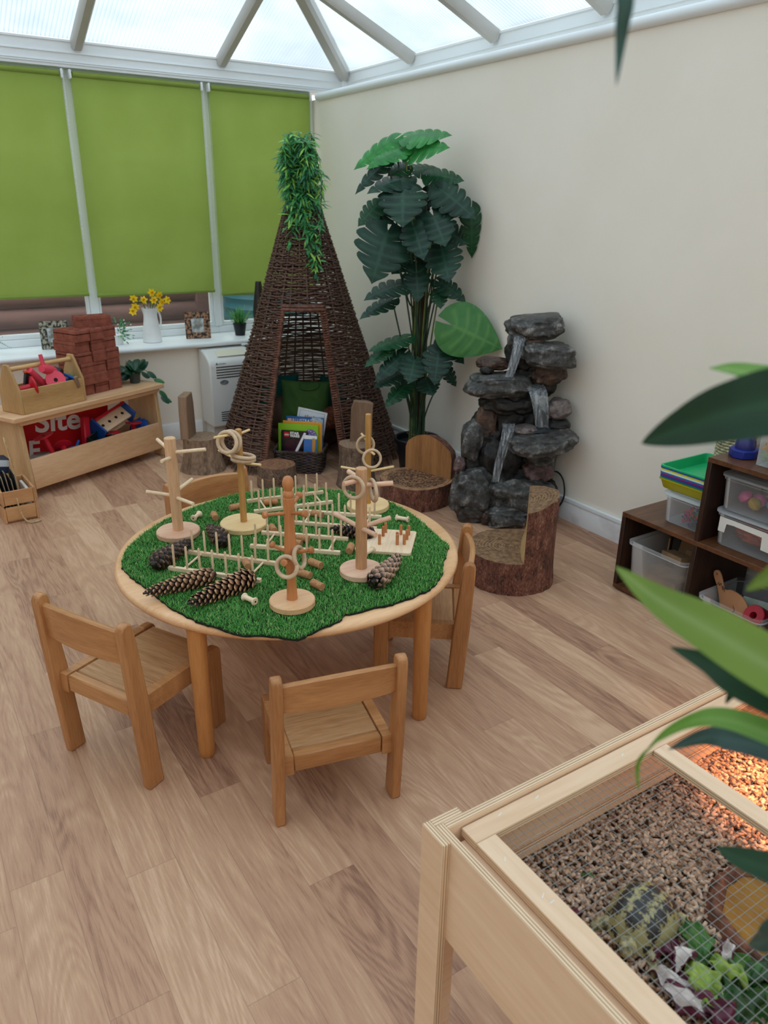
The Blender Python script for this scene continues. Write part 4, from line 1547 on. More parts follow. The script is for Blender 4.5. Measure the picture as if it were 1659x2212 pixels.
# back: slab on the chord on the wall side
nb = Vector((.96, .27, 0)).normalized()
tb = Vector((-nb.y, nb.x, 0))
pr = [(-.158, .122), (.165, .122), (.166, .25), (.15, .288)] + [(.15 - .30 * i / 8, .288 + .058 * math.sin(PI * (i / 8) ** .9) + .0 * i) for i in range(1, 8)] + [(-.15, .282), (-.16, .24)]
g = G()
g.M = Matrix.Translation(nb * .122) @ Matrix((tb, nb, (0, 0, 1))).transposed().to_4x4()
n = len(pr)
front = [(x, -.022, z) for x, z in pr]
back = [(x * (.88 if abs(x) > .1 else .96), .046, z - (.012 if z > .2 else 0)) for x, z in pr]
g.add(front + back, [tuple(range(n))], 0)
g.add(front + back, [tuple(range(2 * n - 1, n - 1, -1))] + [(i, n + i, n + (i + 1) % n, (i + 1) % n) for i in range(n)], 1)
g.build('backrest', [m_cut, m_bark], t, sharp=40)

# log chair by the air conditioner
t = thing('log_chair', 'grey log chair with an upright plank back, in front of the air conditioner', 'log chair', (1.475, 4.335, 0))
g = G(); closed_log(g, wob(1.2, .08, .105, .035), 0, .205, 56, 8)
g.build('seat', [m_bark3, m_end4], t, sharp=50)
dirc = Vector((.6, .8, 0))
nn = Vector((-.8, .6, 0))
g = G()
g.M = Matrix.Translation(nn * .072 + Vector((0, 0, .2))) @ Matrix((dirc, nn, (0, 0, 1))).transposed().to_4x4()
g.prism([(-.075, 0), (.072, 0), (.066, .20), (.05, .268), (-.062, .262), (-.07, .2)], -.022, .03, 'y')
g.build('backrest', m_grey, t, bevel=.006)
# log chair right of the teepee door
t = thing('log_chair', 'log chair with a plank back, standing behind the tall thin peg tree', 'log chair', (2.135, 3.60, 0))
g = G(); closed_log(g, wob(5.2, .1, .1, .02), 0, .25, 56, 8)
g.build('seat', [m_bark2, m_end4], t, sharp=50)
g = G()
dirc = Vector((.85, -.53, 0)); nn = Vector((.53, .85, 0))
g.M = Matrix.Translation(nn * .055 + dirc * .03 + Vector((0, 0, .245))) @ Matrix((dirc, nn, (0, 0, 1))).transposed().to_4x4()
g.prism([(-.068, 0), (.06, 0), (.062, .16), (.066, .228), (.03, .24), (-.045, .244), (-.06, .2)], -.02, .024, 'y')
g.build('backrest', m_grey, t, bevel=.006)
# two-slice stool
t = thing('log_stool', 'short round log stool of stacked slices beside the book basket', 'stool', (1.735, 3.835, 0))
g = G(); closed_log(g, wob(9.1, .12, .112), 0, .062, 56, 5); g.build('lower_slice', [m_bark2, m_end3], t, sharp=50)
g = G(); closed_log(g, wob(4.4, .14, .106), .0625, .125, 56, 5); g.build('upper_slice', [m_bark2, m_end3], t, sharp=50)
# ------------------------------------------------------------------ tall artificial monstera
def leaf_mat(name, c1, c2, vein, rough=.38, trans=.06):
    k = NT(name)
    at = k.n('ShaderNodeAttribute', attribute_name='vein')
    tc = k.n('ShaderNodeTexCoord')
    nz = k.n('ShaderNodeTexNoise', Scale=9.0, Detail=3.0)
    k.l(tc.outputs['Object'], nz.inputs['Vector'])
    mx = k.n('ShaderNodeMix', data_type='RGBA')
    k.l(k.math('MULTIPLY', at.outputs['Fac'], .55), mx.inputs[0])
    k.l(k.ramp(nz.outputs['Fac'], [(.35, c1), (.65, c2)]), mx.inputs[6])
    mx.inputs[7].default_value = lin(vein)
    k.l(mx.outputs[2], k.b.inputs['Base Color'])
    k.b.inputs['Roughness'].default_value = rough
    k.b.inputs['Specular IOR Level'].default_value = .3
    tr = k.n('ShaderNodeBsdfTranslucent')
    k.l(mx.outputs[2], tr.inputs['Color'])
    ms = k.n('ShaderNodeMixShader')
    ms.inputs[0].default_value = trans
    k.l(k.b.outputs[0], ms.inputs[1])
    k.l(tr.outputs[0], ms.inputs[2])
    k.l(ms.outputs[0], k.out.inputs['Surface'])
    return k.m
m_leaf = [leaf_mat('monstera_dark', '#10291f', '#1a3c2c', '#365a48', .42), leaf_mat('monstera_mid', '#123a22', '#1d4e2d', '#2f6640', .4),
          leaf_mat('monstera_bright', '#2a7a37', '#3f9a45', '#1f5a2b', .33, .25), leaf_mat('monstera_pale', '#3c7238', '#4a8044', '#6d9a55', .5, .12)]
def monstera(base, tip, nrm, W, kind, seed, split=True):
    """one leaf: heart-shaped blade cut into lobes, built along base -> tip"""
    rn = random.Random(seed)
    b, tpt = Vector(base), Vector(tip)
    L = (tpt - b).length
    X = (tpt - b).normalized()
    Z = Vector(nrm); Z = (Z - X * Z.dot(X)).normalized()
    Y = Z.cross(X)
    g = G()
    vein = []
    nl = 5
    droop = rn.uniform(.12, .22) * L
    fold = rn.uniform(.06, .16)
    BK = .20 if split else .32
    def place(x, y, h=0.0):
        # x along midrib 0..1 (negative for the heart lobes), y across in units of W/2
        xx = x * L
        yy = y * W / 2
        zz = -droop * max(0, x - .15) ** 2 - fold * W * abs(y) ** 1.6 + h
        return b + X * xx + Y * yy + Z * zz
    def width(x):
        # half outline 0..1
        t = min(max((x + BK) / (1 + BK), 0), 1)
        return max(0, math.sin(PI * t ** .72)) ** .75 * (1 - .12 * t)
    for s in (-1, 1):
        for i in range(nl):
            u0, u1 = i / nl * .96, (i + 1) / nl * .96
            ends = []
            # lobe runs from the midrib segment outward and forward
            f0, f1 = -BK + (.97 + BK) * (i / nl), -BK + (.97 + BK) * ((i + 1) / nl)
            gapw = (.14 if split and 0 < i else .02)
            NV, NW = 9, 5
            vs, fs = [], []
            cut = rn.uniform(.26, .42) if split else .97
            for q in range(NV):
                v = q / (NV - 1)
                gp = gapw * max(0, (v - cut) / (1 - cut)) if v > cut else 0
                for w in range(NW):
                    ww = w / (NW - 1)
                    um = u0 + (u1 - u0) * ww
                    fo = f0 + (f1 - f0) * (gp * .5 + ww * (1 - gp))
                    x = um + (fo - um) * (v ** 1.25) * 1.0 + .07 * v * (1 - v)
                    rnd_end = 1 - (.16 * (2 * ww - 1) ** 2 if split else 0)
                    y = v * width(min(max(fo, -BK + .003), .995)) * rnd_end
                    ripple = .012 * W * math.sin(ww * PI) * v - .01 * W * (1 - abs(2 * ww - 1)) * 0
                    vs.append(place(x, s * y, ripple + rn.uniform(-.001, .001) * W))
                    vein.append(max(1 - v * 14, 0) if v < .07 else (.75 if w == NW // 2 and v < .85 else 0))
            for q in range(NV - 1):
                for w in range(NW - 1):
                    a = q * NW + w
                    fs.append((a, a + 1, a + NW + 1, a + NW) if s > 0 else (a, a + NW, a + NW + 1, a + 1))
            g.add(vs, fs)
        # tip piece
        vs = [place(.96, 0), place(1.03, 0), place(.965, s * .11), place(.99, s * .06)]
        g.add(vs, [(0, 1, 3), (0, 3, 2)] if s < 0 else [(0, 3, 1), (0, 2, 3)])
        vein += [1, .5, 0, 0]
    return g, vein
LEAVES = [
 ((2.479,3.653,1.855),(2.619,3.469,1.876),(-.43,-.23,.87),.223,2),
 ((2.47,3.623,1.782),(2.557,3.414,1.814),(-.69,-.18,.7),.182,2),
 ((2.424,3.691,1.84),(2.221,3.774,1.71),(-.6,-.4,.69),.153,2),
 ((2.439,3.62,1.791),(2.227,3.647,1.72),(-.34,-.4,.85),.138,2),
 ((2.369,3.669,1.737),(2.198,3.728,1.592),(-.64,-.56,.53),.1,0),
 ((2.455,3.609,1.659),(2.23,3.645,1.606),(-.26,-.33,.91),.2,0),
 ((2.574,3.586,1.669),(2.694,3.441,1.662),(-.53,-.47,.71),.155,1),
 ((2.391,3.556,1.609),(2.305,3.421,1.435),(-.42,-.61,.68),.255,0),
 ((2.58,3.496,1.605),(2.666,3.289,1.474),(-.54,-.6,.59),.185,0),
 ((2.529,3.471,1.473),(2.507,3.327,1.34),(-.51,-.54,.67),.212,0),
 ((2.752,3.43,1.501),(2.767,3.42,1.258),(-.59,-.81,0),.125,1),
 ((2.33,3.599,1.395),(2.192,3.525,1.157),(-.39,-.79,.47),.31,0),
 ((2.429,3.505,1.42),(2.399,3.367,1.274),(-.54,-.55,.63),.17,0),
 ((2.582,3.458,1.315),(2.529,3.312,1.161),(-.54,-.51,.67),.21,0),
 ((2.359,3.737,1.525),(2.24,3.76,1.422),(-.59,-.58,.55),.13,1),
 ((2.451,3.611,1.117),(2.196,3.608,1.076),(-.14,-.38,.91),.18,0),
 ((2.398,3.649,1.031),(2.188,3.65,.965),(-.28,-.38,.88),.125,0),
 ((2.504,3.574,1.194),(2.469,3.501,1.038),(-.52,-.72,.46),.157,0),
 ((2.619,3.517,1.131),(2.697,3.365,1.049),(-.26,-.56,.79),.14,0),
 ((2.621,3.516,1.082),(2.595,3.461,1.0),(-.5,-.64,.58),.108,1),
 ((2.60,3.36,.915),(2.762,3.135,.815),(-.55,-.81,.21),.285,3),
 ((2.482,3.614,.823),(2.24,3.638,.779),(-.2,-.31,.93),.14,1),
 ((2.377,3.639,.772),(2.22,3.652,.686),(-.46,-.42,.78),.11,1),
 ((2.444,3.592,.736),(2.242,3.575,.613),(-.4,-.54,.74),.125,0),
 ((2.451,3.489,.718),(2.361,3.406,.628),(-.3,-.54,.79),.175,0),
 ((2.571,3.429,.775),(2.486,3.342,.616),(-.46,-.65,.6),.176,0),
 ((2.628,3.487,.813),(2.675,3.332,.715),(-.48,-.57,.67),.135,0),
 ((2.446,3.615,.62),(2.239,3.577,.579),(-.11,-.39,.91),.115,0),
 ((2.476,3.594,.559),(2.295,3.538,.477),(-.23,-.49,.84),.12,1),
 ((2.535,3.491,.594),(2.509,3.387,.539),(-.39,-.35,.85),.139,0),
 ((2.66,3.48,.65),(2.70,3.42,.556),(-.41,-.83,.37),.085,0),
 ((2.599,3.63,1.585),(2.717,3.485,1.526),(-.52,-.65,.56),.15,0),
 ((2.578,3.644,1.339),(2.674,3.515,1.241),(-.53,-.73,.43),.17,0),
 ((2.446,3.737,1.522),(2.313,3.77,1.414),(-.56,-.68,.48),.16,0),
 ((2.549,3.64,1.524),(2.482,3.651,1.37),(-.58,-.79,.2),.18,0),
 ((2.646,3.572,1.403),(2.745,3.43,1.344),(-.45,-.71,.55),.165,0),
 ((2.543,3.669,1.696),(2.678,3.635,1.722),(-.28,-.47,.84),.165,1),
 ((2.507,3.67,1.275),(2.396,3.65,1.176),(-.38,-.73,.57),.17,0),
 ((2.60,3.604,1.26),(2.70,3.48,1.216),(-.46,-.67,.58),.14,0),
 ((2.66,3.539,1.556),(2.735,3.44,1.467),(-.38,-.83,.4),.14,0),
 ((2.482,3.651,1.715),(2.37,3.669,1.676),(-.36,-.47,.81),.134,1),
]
m_pot = MAT('black_nursery_pot', '#17191c', rough=.42)
m_trunk = MAT('fibrous_trunk', '#3a2219', '#5c3a2b', rough=.9, scale=30, stretch=(1, 1, .2), bump=.5, bscale=80)
m_stalk = MAT('dark_stalk', '#24382a', '#39523a', rough=.5, scale=20)
m_stalk2 = MAT('olive_stalk', '#5a6a34', '#6f7d42', rough=.5, scale=20)
PX, PY = 2.60, 3.655
mp = thing('monstera_plant', 'tall artificial monstera plant in a black pot against the wall', 'plant', (PX, PY, 0))
P0 = Vector((PX, PY, 0))
G().lathe([(.10, 0), (.102, .004), (.128, .185), (.14, .185), (.142, .205), (.136, .21), (.128, .205), (.124, .17), (.0, .165)], 48, cap=False).build('pot', m_pot, mp)
g = G()
for k, (dx, dy) in enumerate(((0, 0), (.014, .012))):
    g.tube([(dx, dy, .165), (dx + .004, dy, .6), (dx - .004, dy, 1.2), (dx, dy, 1.55)], [.028, .026, .022, .014], 12)
g.build('trunk', m_trunk, mp)
rr = random.Random(4)
for i, (b, tpt, n, W, kd) in enumerate(LEAVES):
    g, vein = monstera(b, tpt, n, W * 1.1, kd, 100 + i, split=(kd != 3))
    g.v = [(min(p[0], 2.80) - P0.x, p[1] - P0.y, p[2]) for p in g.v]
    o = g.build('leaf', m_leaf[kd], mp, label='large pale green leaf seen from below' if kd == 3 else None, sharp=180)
    at = o.data.attributes.new('vein', 'FLOAT', 'POINT')
    at.data.foreach_set('value', vein)
    b = Vector(b) - P0
    z0 = max(.2, b.z - rr.uniform(.45, .75))
    a = math.atan2(b.y, b.x) + rr.uniform(-.5, .5)
    r0 = rr.uniform(.022, .045)
    s = Vector((r0 * math.cos(a), r0 * math.sin(a), z0))
    low = Vector((r0 * 1.1 * math.cos(a), r0 * 1.1 * math.sin(a), .16))
    mid = s.lerp(b, .5) + Vector((0, 0, .05)) - b * .12
    mid.x, mid.y = mid.x * .85, mid.y * .85
    G().tube(smoothpts([low, s, mid, b], 5), [.0045] * 15 + [.003], 6).build('leaf_stalk', m_stalk if rr.random() < .7 else m_stalk2, o)
g = G().torus((0, 0, .235), .062, .002, None, 24, 5)
g.build('wire_tie', MAT('brown_wire', '#6b4a35', rough=.5), mp)

# ------------------------------------------------------------------ rock fountain
def rock_mat(name, c1, c2, c3, wet=.45):
    k = NT(name)
    vec = k.coords()
    n1 = k.n('ShaderNodeTexNoise', Scale=16.0, Detail=8.0, Roughness=.7)
    n2 = k.n('ShaderNodeTexNoise', Scale=75.0, Detail=6.0, Roughness=.7)
    n3 = k.n('ShaderNodeTexVoronoi', Scale=30.0)
    for q in (n1, n2, n3):
        k.l(vec, q.inputs['Vector'])
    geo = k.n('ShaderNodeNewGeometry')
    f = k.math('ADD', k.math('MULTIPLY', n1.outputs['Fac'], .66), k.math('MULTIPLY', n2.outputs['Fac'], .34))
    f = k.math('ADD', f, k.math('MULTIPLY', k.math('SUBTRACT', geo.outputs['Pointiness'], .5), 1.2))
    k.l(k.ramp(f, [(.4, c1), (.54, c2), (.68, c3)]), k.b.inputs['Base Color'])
    k.b.inputs['Roughness'].default_value = wet
    h = k.math('ADD', k.math('MULTIPLY', n2.outputs['Fac'], .6), k.math('MULTIPLY', n1.outputs['Fac'], 1.0))
    k.bump(h, .7, .012)
    return k.m
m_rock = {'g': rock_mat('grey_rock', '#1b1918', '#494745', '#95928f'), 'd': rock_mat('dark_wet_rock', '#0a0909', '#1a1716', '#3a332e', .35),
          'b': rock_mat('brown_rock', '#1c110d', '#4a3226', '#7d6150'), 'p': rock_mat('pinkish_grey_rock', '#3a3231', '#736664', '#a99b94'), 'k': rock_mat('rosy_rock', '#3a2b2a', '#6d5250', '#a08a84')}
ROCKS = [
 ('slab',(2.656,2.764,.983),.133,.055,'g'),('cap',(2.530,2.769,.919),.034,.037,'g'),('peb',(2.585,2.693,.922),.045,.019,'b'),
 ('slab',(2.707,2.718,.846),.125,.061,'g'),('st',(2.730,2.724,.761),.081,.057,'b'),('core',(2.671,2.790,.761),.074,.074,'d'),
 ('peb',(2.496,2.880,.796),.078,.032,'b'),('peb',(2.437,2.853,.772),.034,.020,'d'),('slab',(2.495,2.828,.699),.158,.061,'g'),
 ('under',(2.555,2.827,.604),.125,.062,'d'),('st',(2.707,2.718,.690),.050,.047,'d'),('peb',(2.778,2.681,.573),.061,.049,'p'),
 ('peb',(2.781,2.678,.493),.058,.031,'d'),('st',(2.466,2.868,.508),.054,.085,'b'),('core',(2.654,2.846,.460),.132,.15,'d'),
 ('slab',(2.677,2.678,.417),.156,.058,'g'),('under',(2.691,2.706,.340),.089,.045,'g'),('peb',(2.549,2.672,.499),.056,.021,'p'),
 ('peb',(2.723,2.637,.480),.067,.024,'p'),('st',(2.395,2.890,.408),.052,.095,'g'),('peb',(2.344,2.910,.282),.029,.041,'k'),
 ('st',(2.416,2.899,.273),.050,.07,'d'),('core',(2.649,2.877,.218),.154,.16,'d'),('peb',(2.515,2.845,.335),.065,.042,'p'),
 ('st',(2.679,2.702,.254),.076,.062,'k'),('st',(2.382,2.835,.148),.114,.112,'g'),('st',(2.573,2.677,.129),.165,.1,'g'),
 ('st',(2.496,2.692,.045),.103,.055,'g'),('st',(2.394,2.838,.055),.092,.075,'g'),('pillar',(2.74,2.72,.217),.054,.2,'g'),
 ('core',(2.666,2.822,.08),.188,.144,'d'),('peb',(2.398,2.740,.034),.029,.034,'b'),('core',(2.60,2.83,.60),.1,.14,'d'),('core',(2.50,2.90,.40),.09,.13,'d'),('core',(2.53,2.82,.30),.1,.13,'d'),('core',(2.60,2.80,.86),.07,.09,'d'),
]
FT = Vector((2.56, 2.82, 0))
ft = thing('rock_fountain', 'tall grey stacked rock water fountain with running water by the wall', 'fountain', FT)
va = math.atan2(-.668, .744)                       # local x across the view, y away from the camera
RZ = Matrix.Rotation(math.atan2(-.54, .84), 3, 'Z')
rr = random.Random(21)
FM = {}
for i, (kd, c, hw, hh, mt_) in enumerate(ROCKS):
    dep = {'slab': min(hw, .12), 'core': .10, 'pillar': .06, 'under': .1}.get(kd, min(hw, .085))
    c = Vector(c)
    ext = .84 * hw + .54 * dep * .8
    if c.x + ext > 2.795:
        kk = (2.795 - c.x - ext) / (c.x)
        d = c - Vector((0, 0, 1.5))
        c = Vector((0, 0, 1.5)) + d * (1 + kk * 1.0)
    rx = rr.uniform(-.12, .12)
    Rm = RZ @ Matrix.Rotation(rx, 3, 'Y') @ Matrix.Rotation(rr.uniform(-.1, .1), 3, 'X')
    g = G()
    amp = {'slab': .17, 'core': .25, 'peb': .15, 'pillar': .08}.get(kd, .2)
    pw = {'slab': .78, 'st': .75, 'pillar': .6}.get(kd, .85)
    g.blob(c - FT, (hw * 1.04, dep, hh * 1.06), 5 if hw > .07 else 4, amp, 1.7, i * 1.37, 0, Rm, flat=(.85 if kd == 'slab' else 0), power=pw)
    if mt_ != 'd' and kd in ('slab', 'st'):        # chipped planes
        pass
    zmin = min(p[2] for p in g.v)
    g.v = [(p[0], p[1], max(p[2], .001)) for p in g.v]
    xm_ = XR - .004 - FT.x
    g.v = [(min(p[0], xm_), p[1], p[2]) for p in g.v]
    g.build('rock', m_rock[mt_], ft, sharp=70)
# running water
k = NT('running_water')
vec = k.coords((60, 60, 4))
nz = k.n('ShaderNodeTexNoise', Scale=1.6, Detail=5.0, Roughness=.65, Distortion=.4)
k.l(vec, nz.inputs['Vector'])
tr = k.n('ShaderNodeBsdfTransparent')
tr.inputs['Color'].default_value = (.86, .88, .9, 1)
k.b.inputs['Base Color'].default_value = (.75, .78, .82, 1)
k.b.inputs['Roughness'].default_value = .12
k.b.inputs['Specular IOR Level'].default_value = .8
ms = k.n('ShaderNodeMixShader')
k.l(k.ramp(nz.outputs['Fac'], [(.46, (.06, .06, .06, 1)), (.74, (.55, .55, .55, 1))]), ms.inputs[0])
k.l(tr.outputs[0], ms.inputs[1])
k.l(k.b.outputs[0], ms.inputs[2])
k.l(ms.outputs[0], k.out.inputs['Surface'])
k.bump(nz.outputs['Fac'], .6, .006)
m_water = k.m
m_pool = CLEAR('pool_water', '#6e767c', .25, .05)
def stream(pts, w0, w1):
    pts = smoothpts(pts, 8)
    right = Vector((.84, -.54, 0))
    front = Vector((-.54, -.84, 0))
    def fn(u, v):
        q = pts[min(len(pts) - 1, int(round(v * (len(pts) - 1))))]
        w = w0 + (w1 - w0) * v
        x = (u - .5)
        return q - FT + right * (x * w) + front * (.012 * (1 - 4 * x * x) + .003 * math.sin(u * 19 + v * 3))
    g = G()
    g.grid(fn, 15, len(pts))
    g.grid(lambda u, v: Vector(fn(u, v)) - front * (.006 + .004 * (1 - 4 * (u - .5) ** 2)), 15, len(pts))
    g.build('water_stream', m_water, ft, sharp=180)
stream([(2.525, 2.735, .955), (2.495, 2.700, .93), (2.472, 2.692, .858), (2.448, 2.700, .765)], .058, .042)
stream([(2.61, 2.70, .712), (2.572, 2.625, .69), (2.570, 2.595, .618), (2.582, 2.588, .527)], .10, .062)
stream([(2.495, 2.73, .522), (2.462, 2.695, .503), (2.440, 2.69, .431), (2.424, 2.70, .341), (2.412, 2.706, .24)], .062, .036)
g = G().blob((2.475 - FT.x, 2.79 - FT.y, .742), (.10, .07, .006), 3, .1, 2, 3, 0, RZ).blob((2.60 - FT.x, 2.64 - FT.y, .50), (.085, .06, .006), 3, .1, 2, 5, 0, RZ)
g.build('pool', m_pool, ft)
g = G().tube(smoothpts([(2.70 - FT.x, 2.66 - FT.y, .25), (2.785 - FT.x, 2.665 - FT.y, .242), (2.785 - FT.x, 2.625 - FT.y, .232), (2.784 - FT.x, 2.596 - FT.y, .195), (2.783 - FT.x, 2.586 - FT.y, .13), (2.778 - FT.x, 2.611 - FT.y, .065), (2.774 - FT.x, 2.66 - FT.y, .03)], 6), .0042, 8)
g.build('power_cord', m_black, ft)
# ------------------------------------------------------------------ toy bench with tray at the left
w_oak = WOOD('bench_oak', '#c99a70', '#e8c29c', 'x', ring=11, rough=.45)
w_oak_z = WOOD('bench_oak_z', '#b08a5e', '#d8b285', 'z', ring=11, rough=.45)
w_box = WOOD('toolbox_oak', '#a67d4c', '#d2aa76', 'x', ring=10, rough=.5)
w_box_z = WOOD('toolbox_oak_z', '#a47d4e', '#cca572', 'z', ring=10, rough=.5)
w_crate = WOOD('crate_pine', '#a8744a', '#d2a070', 'x', ring=8, rough=.5)
m_brick = MAT('red_clay_brick', '#7c4437', '#945545', rough=.85, scale=30, bump=.12, bscale=180, spec=.15)
m_toyred = MAT('red_toy_plastic', '#c01b2e', rough=.35)
m_toyred2 = MAT('coral_toy_plastic', '#e0455c', rough=.4)
m_toyblue = MAT('blue_toy_plastic', '#1c4f9c', rough=.4)
m_toygreen = MAT('green_toy_plastic', '#1f8a4c', rough=.4)
m_orange = MAT('orange_plastic', '#e0521f', rough=.4)
m_rope = MAT('jute_rope', '#a98a63', '#c9ab82', rough=.9, scale=120)
m_darkgreen = MAT('dark_green_plastic', '#1b2a25', rough=.4)
m_label = MAT('white_label', '#dcdbd6', rough=.6)

BN = (.457, 4.25)
BRZ = math.radians(26.5)
bench = thing('toy_bench', 'wooden toy bench with an open tray, carrying the red bricks', 'bench', (BN[0], BN[1], 0), BRZ)
G().box((0, 0, .437), (1.05, .325, .465), .004).build('top', w_oak, bench)
G().prism([(.02, .435), (.05, .435), (.05, .41), (.03, .41)], .06, 1.02, 'x').build('front_rail', w_oak, bench)
for x in (.055, 1.005):
    G().prism([(.05, .437), (.30, .437), (.30, 0), (.22, 0), (.2, .045), (.12, .045), (.1, 0), (.02, 0)], x, x + .024, 'x').build('side_panel', w_oak_z, bench, bevel=.003)
G().prism([(.022, .05), (.042, .05), (.052, .215), (.034, .215)], .079, 1.005, 'x').build('front_board', w_oak, bench, bevel=.002)
G().box((.079, .045, .06), (1.005, .30, .075)).build('tray_bottom', w_oak, bench)
G().box((.079, .288, .075), (1.005, .30, .215)).build('back_board', w_oak, bench)
BW_ = Matrix.Translation((BN[0], BN[1], 0)) @ Matrix.Rotation(BRZ, 4, 'Z')
def on_bench(p):
    return BW_ @ Vector(p)
def bthing(name, label, cat, p, rz=0.0, group=None, rot=None):
    t = thing(name, label, cat, on_bench(p), BRZ + rz, group)
    if rot:
        t.matrix_basis = Matrix.Translation(on_bench(p)) @ Matrix.Rotation(BRZ, 4, 'Z') @ Euler(rot).to_matrix().to_4x4()
    return t
# red site sign leaning at the back
sg = bthing('site_sign', 'red sign board with large white letters standing inside the toy bench', 'sign', (.42, .272, .085), rot=(math.radians(-2), math.radians(8), 0))
sgb = G().box((-.225, 0, .055), (.37, .006, .318), .001).build('board', m_red, sg)
text('Site', .172, m_wtxt, sgb, (-.15, -.001, .178), Matrix.Rotation(PI / 2, 3, 'X'), bold=.004, sx=1.22)
text('E', .158, m_wtxt, sgb, (-.2, -.001, .02), Matrix.Rotation(PI / 2, 3, 'X'), bold=.004)

# toys in the tray
def toy_spool(label, p, rot, R=.052, h=.14, mat=m_toyred):
    t = bthing('toy_spool', label, 'toy', p, rot=rot, group='red plastic spools in the toy bench')
    G().lathe([(R, 0), (R, .007), (.017, .016), (.015, h * .5), (.017, h - .012), (R * .55, h - .005), (R * .55, h)], 32).build('spool', mat, t, sharp=45)
    G().lathe([(.009, -.0006), (.009, .0004)], 20).build('hole', m_hole, t)
    return t
toy_spool('red plastic spool tilted up in front of the red sign, at the left', (.25, .14, .295), (math.radians(168), math.radians(-14), 0), .055, .17)
toy_spool('red plastic spool lying low in the tray, second from the left', (.375, .15, .205), (math.radians(125), 0, math.radians(-30)), .05, .10)
toy_spool('red plastic spool face up under the wooden hammer bench toy', (.695, .115, .215), (math.radians(172), 0, 0), .052, .11)
toy_spool('red plastic spool at the right end of the tray', (.885, .13, .235), (math.radians(180), math.radians(5), 0), .05, .12)
t = bthing('toy_chute', 'tall red plastic toy chute standing in the middle of the tray', 'toy', (.53, .15, .08), rot=(math.radians(-6), math.radians(8), 0))
G().box((-.022, -.02, 0), (.022, .02, .255), .006).build('chute', m_toyred, t)
t = bthing('hammer_bench', 'wooden toy hammer bench with four holes and blue ends in the tray', 'toy', (.74, .15, .27), rot=(math.radians(38), math.radians(-14), math.radians(4)))
G().box((-.12, -.045, 0), (.12, .045, .016), .002).build('peg_plate', w_pale, t)
for s in (-1, 1):
    G().box((s * .128 - .007, -.06, -.06), (s * .128 + .007, .06, .055), .004).build('end_plate', m_toyblue, t)
for i in range(4):
    G().lathe([(.010, .0158), (.010, .0166)], 18, (-.084 + .056 * i, 0, 0)).build('hole', m_hole, t)
G().tube([(-.12, .04, .05), (.13, .04, .05)], .009, 10).build('handle_bar', m_toyred, t)
G().box((-.12, -.045, -.055), (.12, .045, -.045), .002).build('lower_plate', w_pale, t)
t = bthing('toy_crate', 'dark green plastic toy box lying in the middle of the tray', 'toy', (.60, .12, .14), rot=(math.radians(20), math.radians(-10), math.radians(12)))
G().box((-.065, -.05, 0), (.065, .05, .012), .004).box((-.065, -.05, 0), (-.058, .05, .085), .003).box((.058, -.05, 0), (.065, .05, .085), .003).box((-.065, .043, 0), (.065, .05, .085), .003).box((-.065, -.05, 0), (.065, -.043, .07), .003).build('box', m_darkgreen, t)
t = bthing('toy_cloth', 'blue cloth bundled at the right end of the tray', 'cloth', (.945, .15, .17), 0)
G().blob((0, 0, 0), (.055, .06, .07), 4, .3, 2.2, 4).build('cloth', MAT('blue_cloth', '#15418c', '#1e57ae', rough=.9, scale=15), t)
t = bthing('toy_shovel', 'blue and white toy scoop lying at the front left of the tray', 'toy', (.375, .075, .185), rot=(math.radians(15), math.radians(-12), math.radians(20)))
G().blob((0, 0, 0), (.045, .028, .018), 3, .05, 2, 1).build('scoop', m_toyblue, t)
G().tube([(.04, 0, 0), (.09, .01, .015)], .008, 10).build('handle', m_toyblue, t)
t = bthing('plastic_bag', 'clear plastic bag of toy pieces at the left end of the tray', 'bag', (.215, .135, .136), 0)
def bagf(u, v):
    a = 2 * PI * u
    r = (.035 + .06 * math.sin(PI * min(1, v * .9 + .1)) ** .7) * (1 + .18 * noise.noise(Vector((math.cos(a) * 2, math.sin(a) * 2, v * 3))))
    return (1.25 * r * math.cos(a), .75 * r * math.sin(a), -.055 + .12 * v)
G().grid(bagf, 28, 12, closed_u=True).build('bag', CLEAR('bag_film', '#d8cfcd', .2, .15), t)
for (x, y, z) in ((-.03, 0, -.02), (.03, .01, -.025), (0, -.01, .0)):
    G().box((x - .025, y - .018, z - .014), (x + .025, y + .018, z + .014), .006).build('toy_piece', MAT('maroon_plastic', '#6a1c26', rough=.4), t)

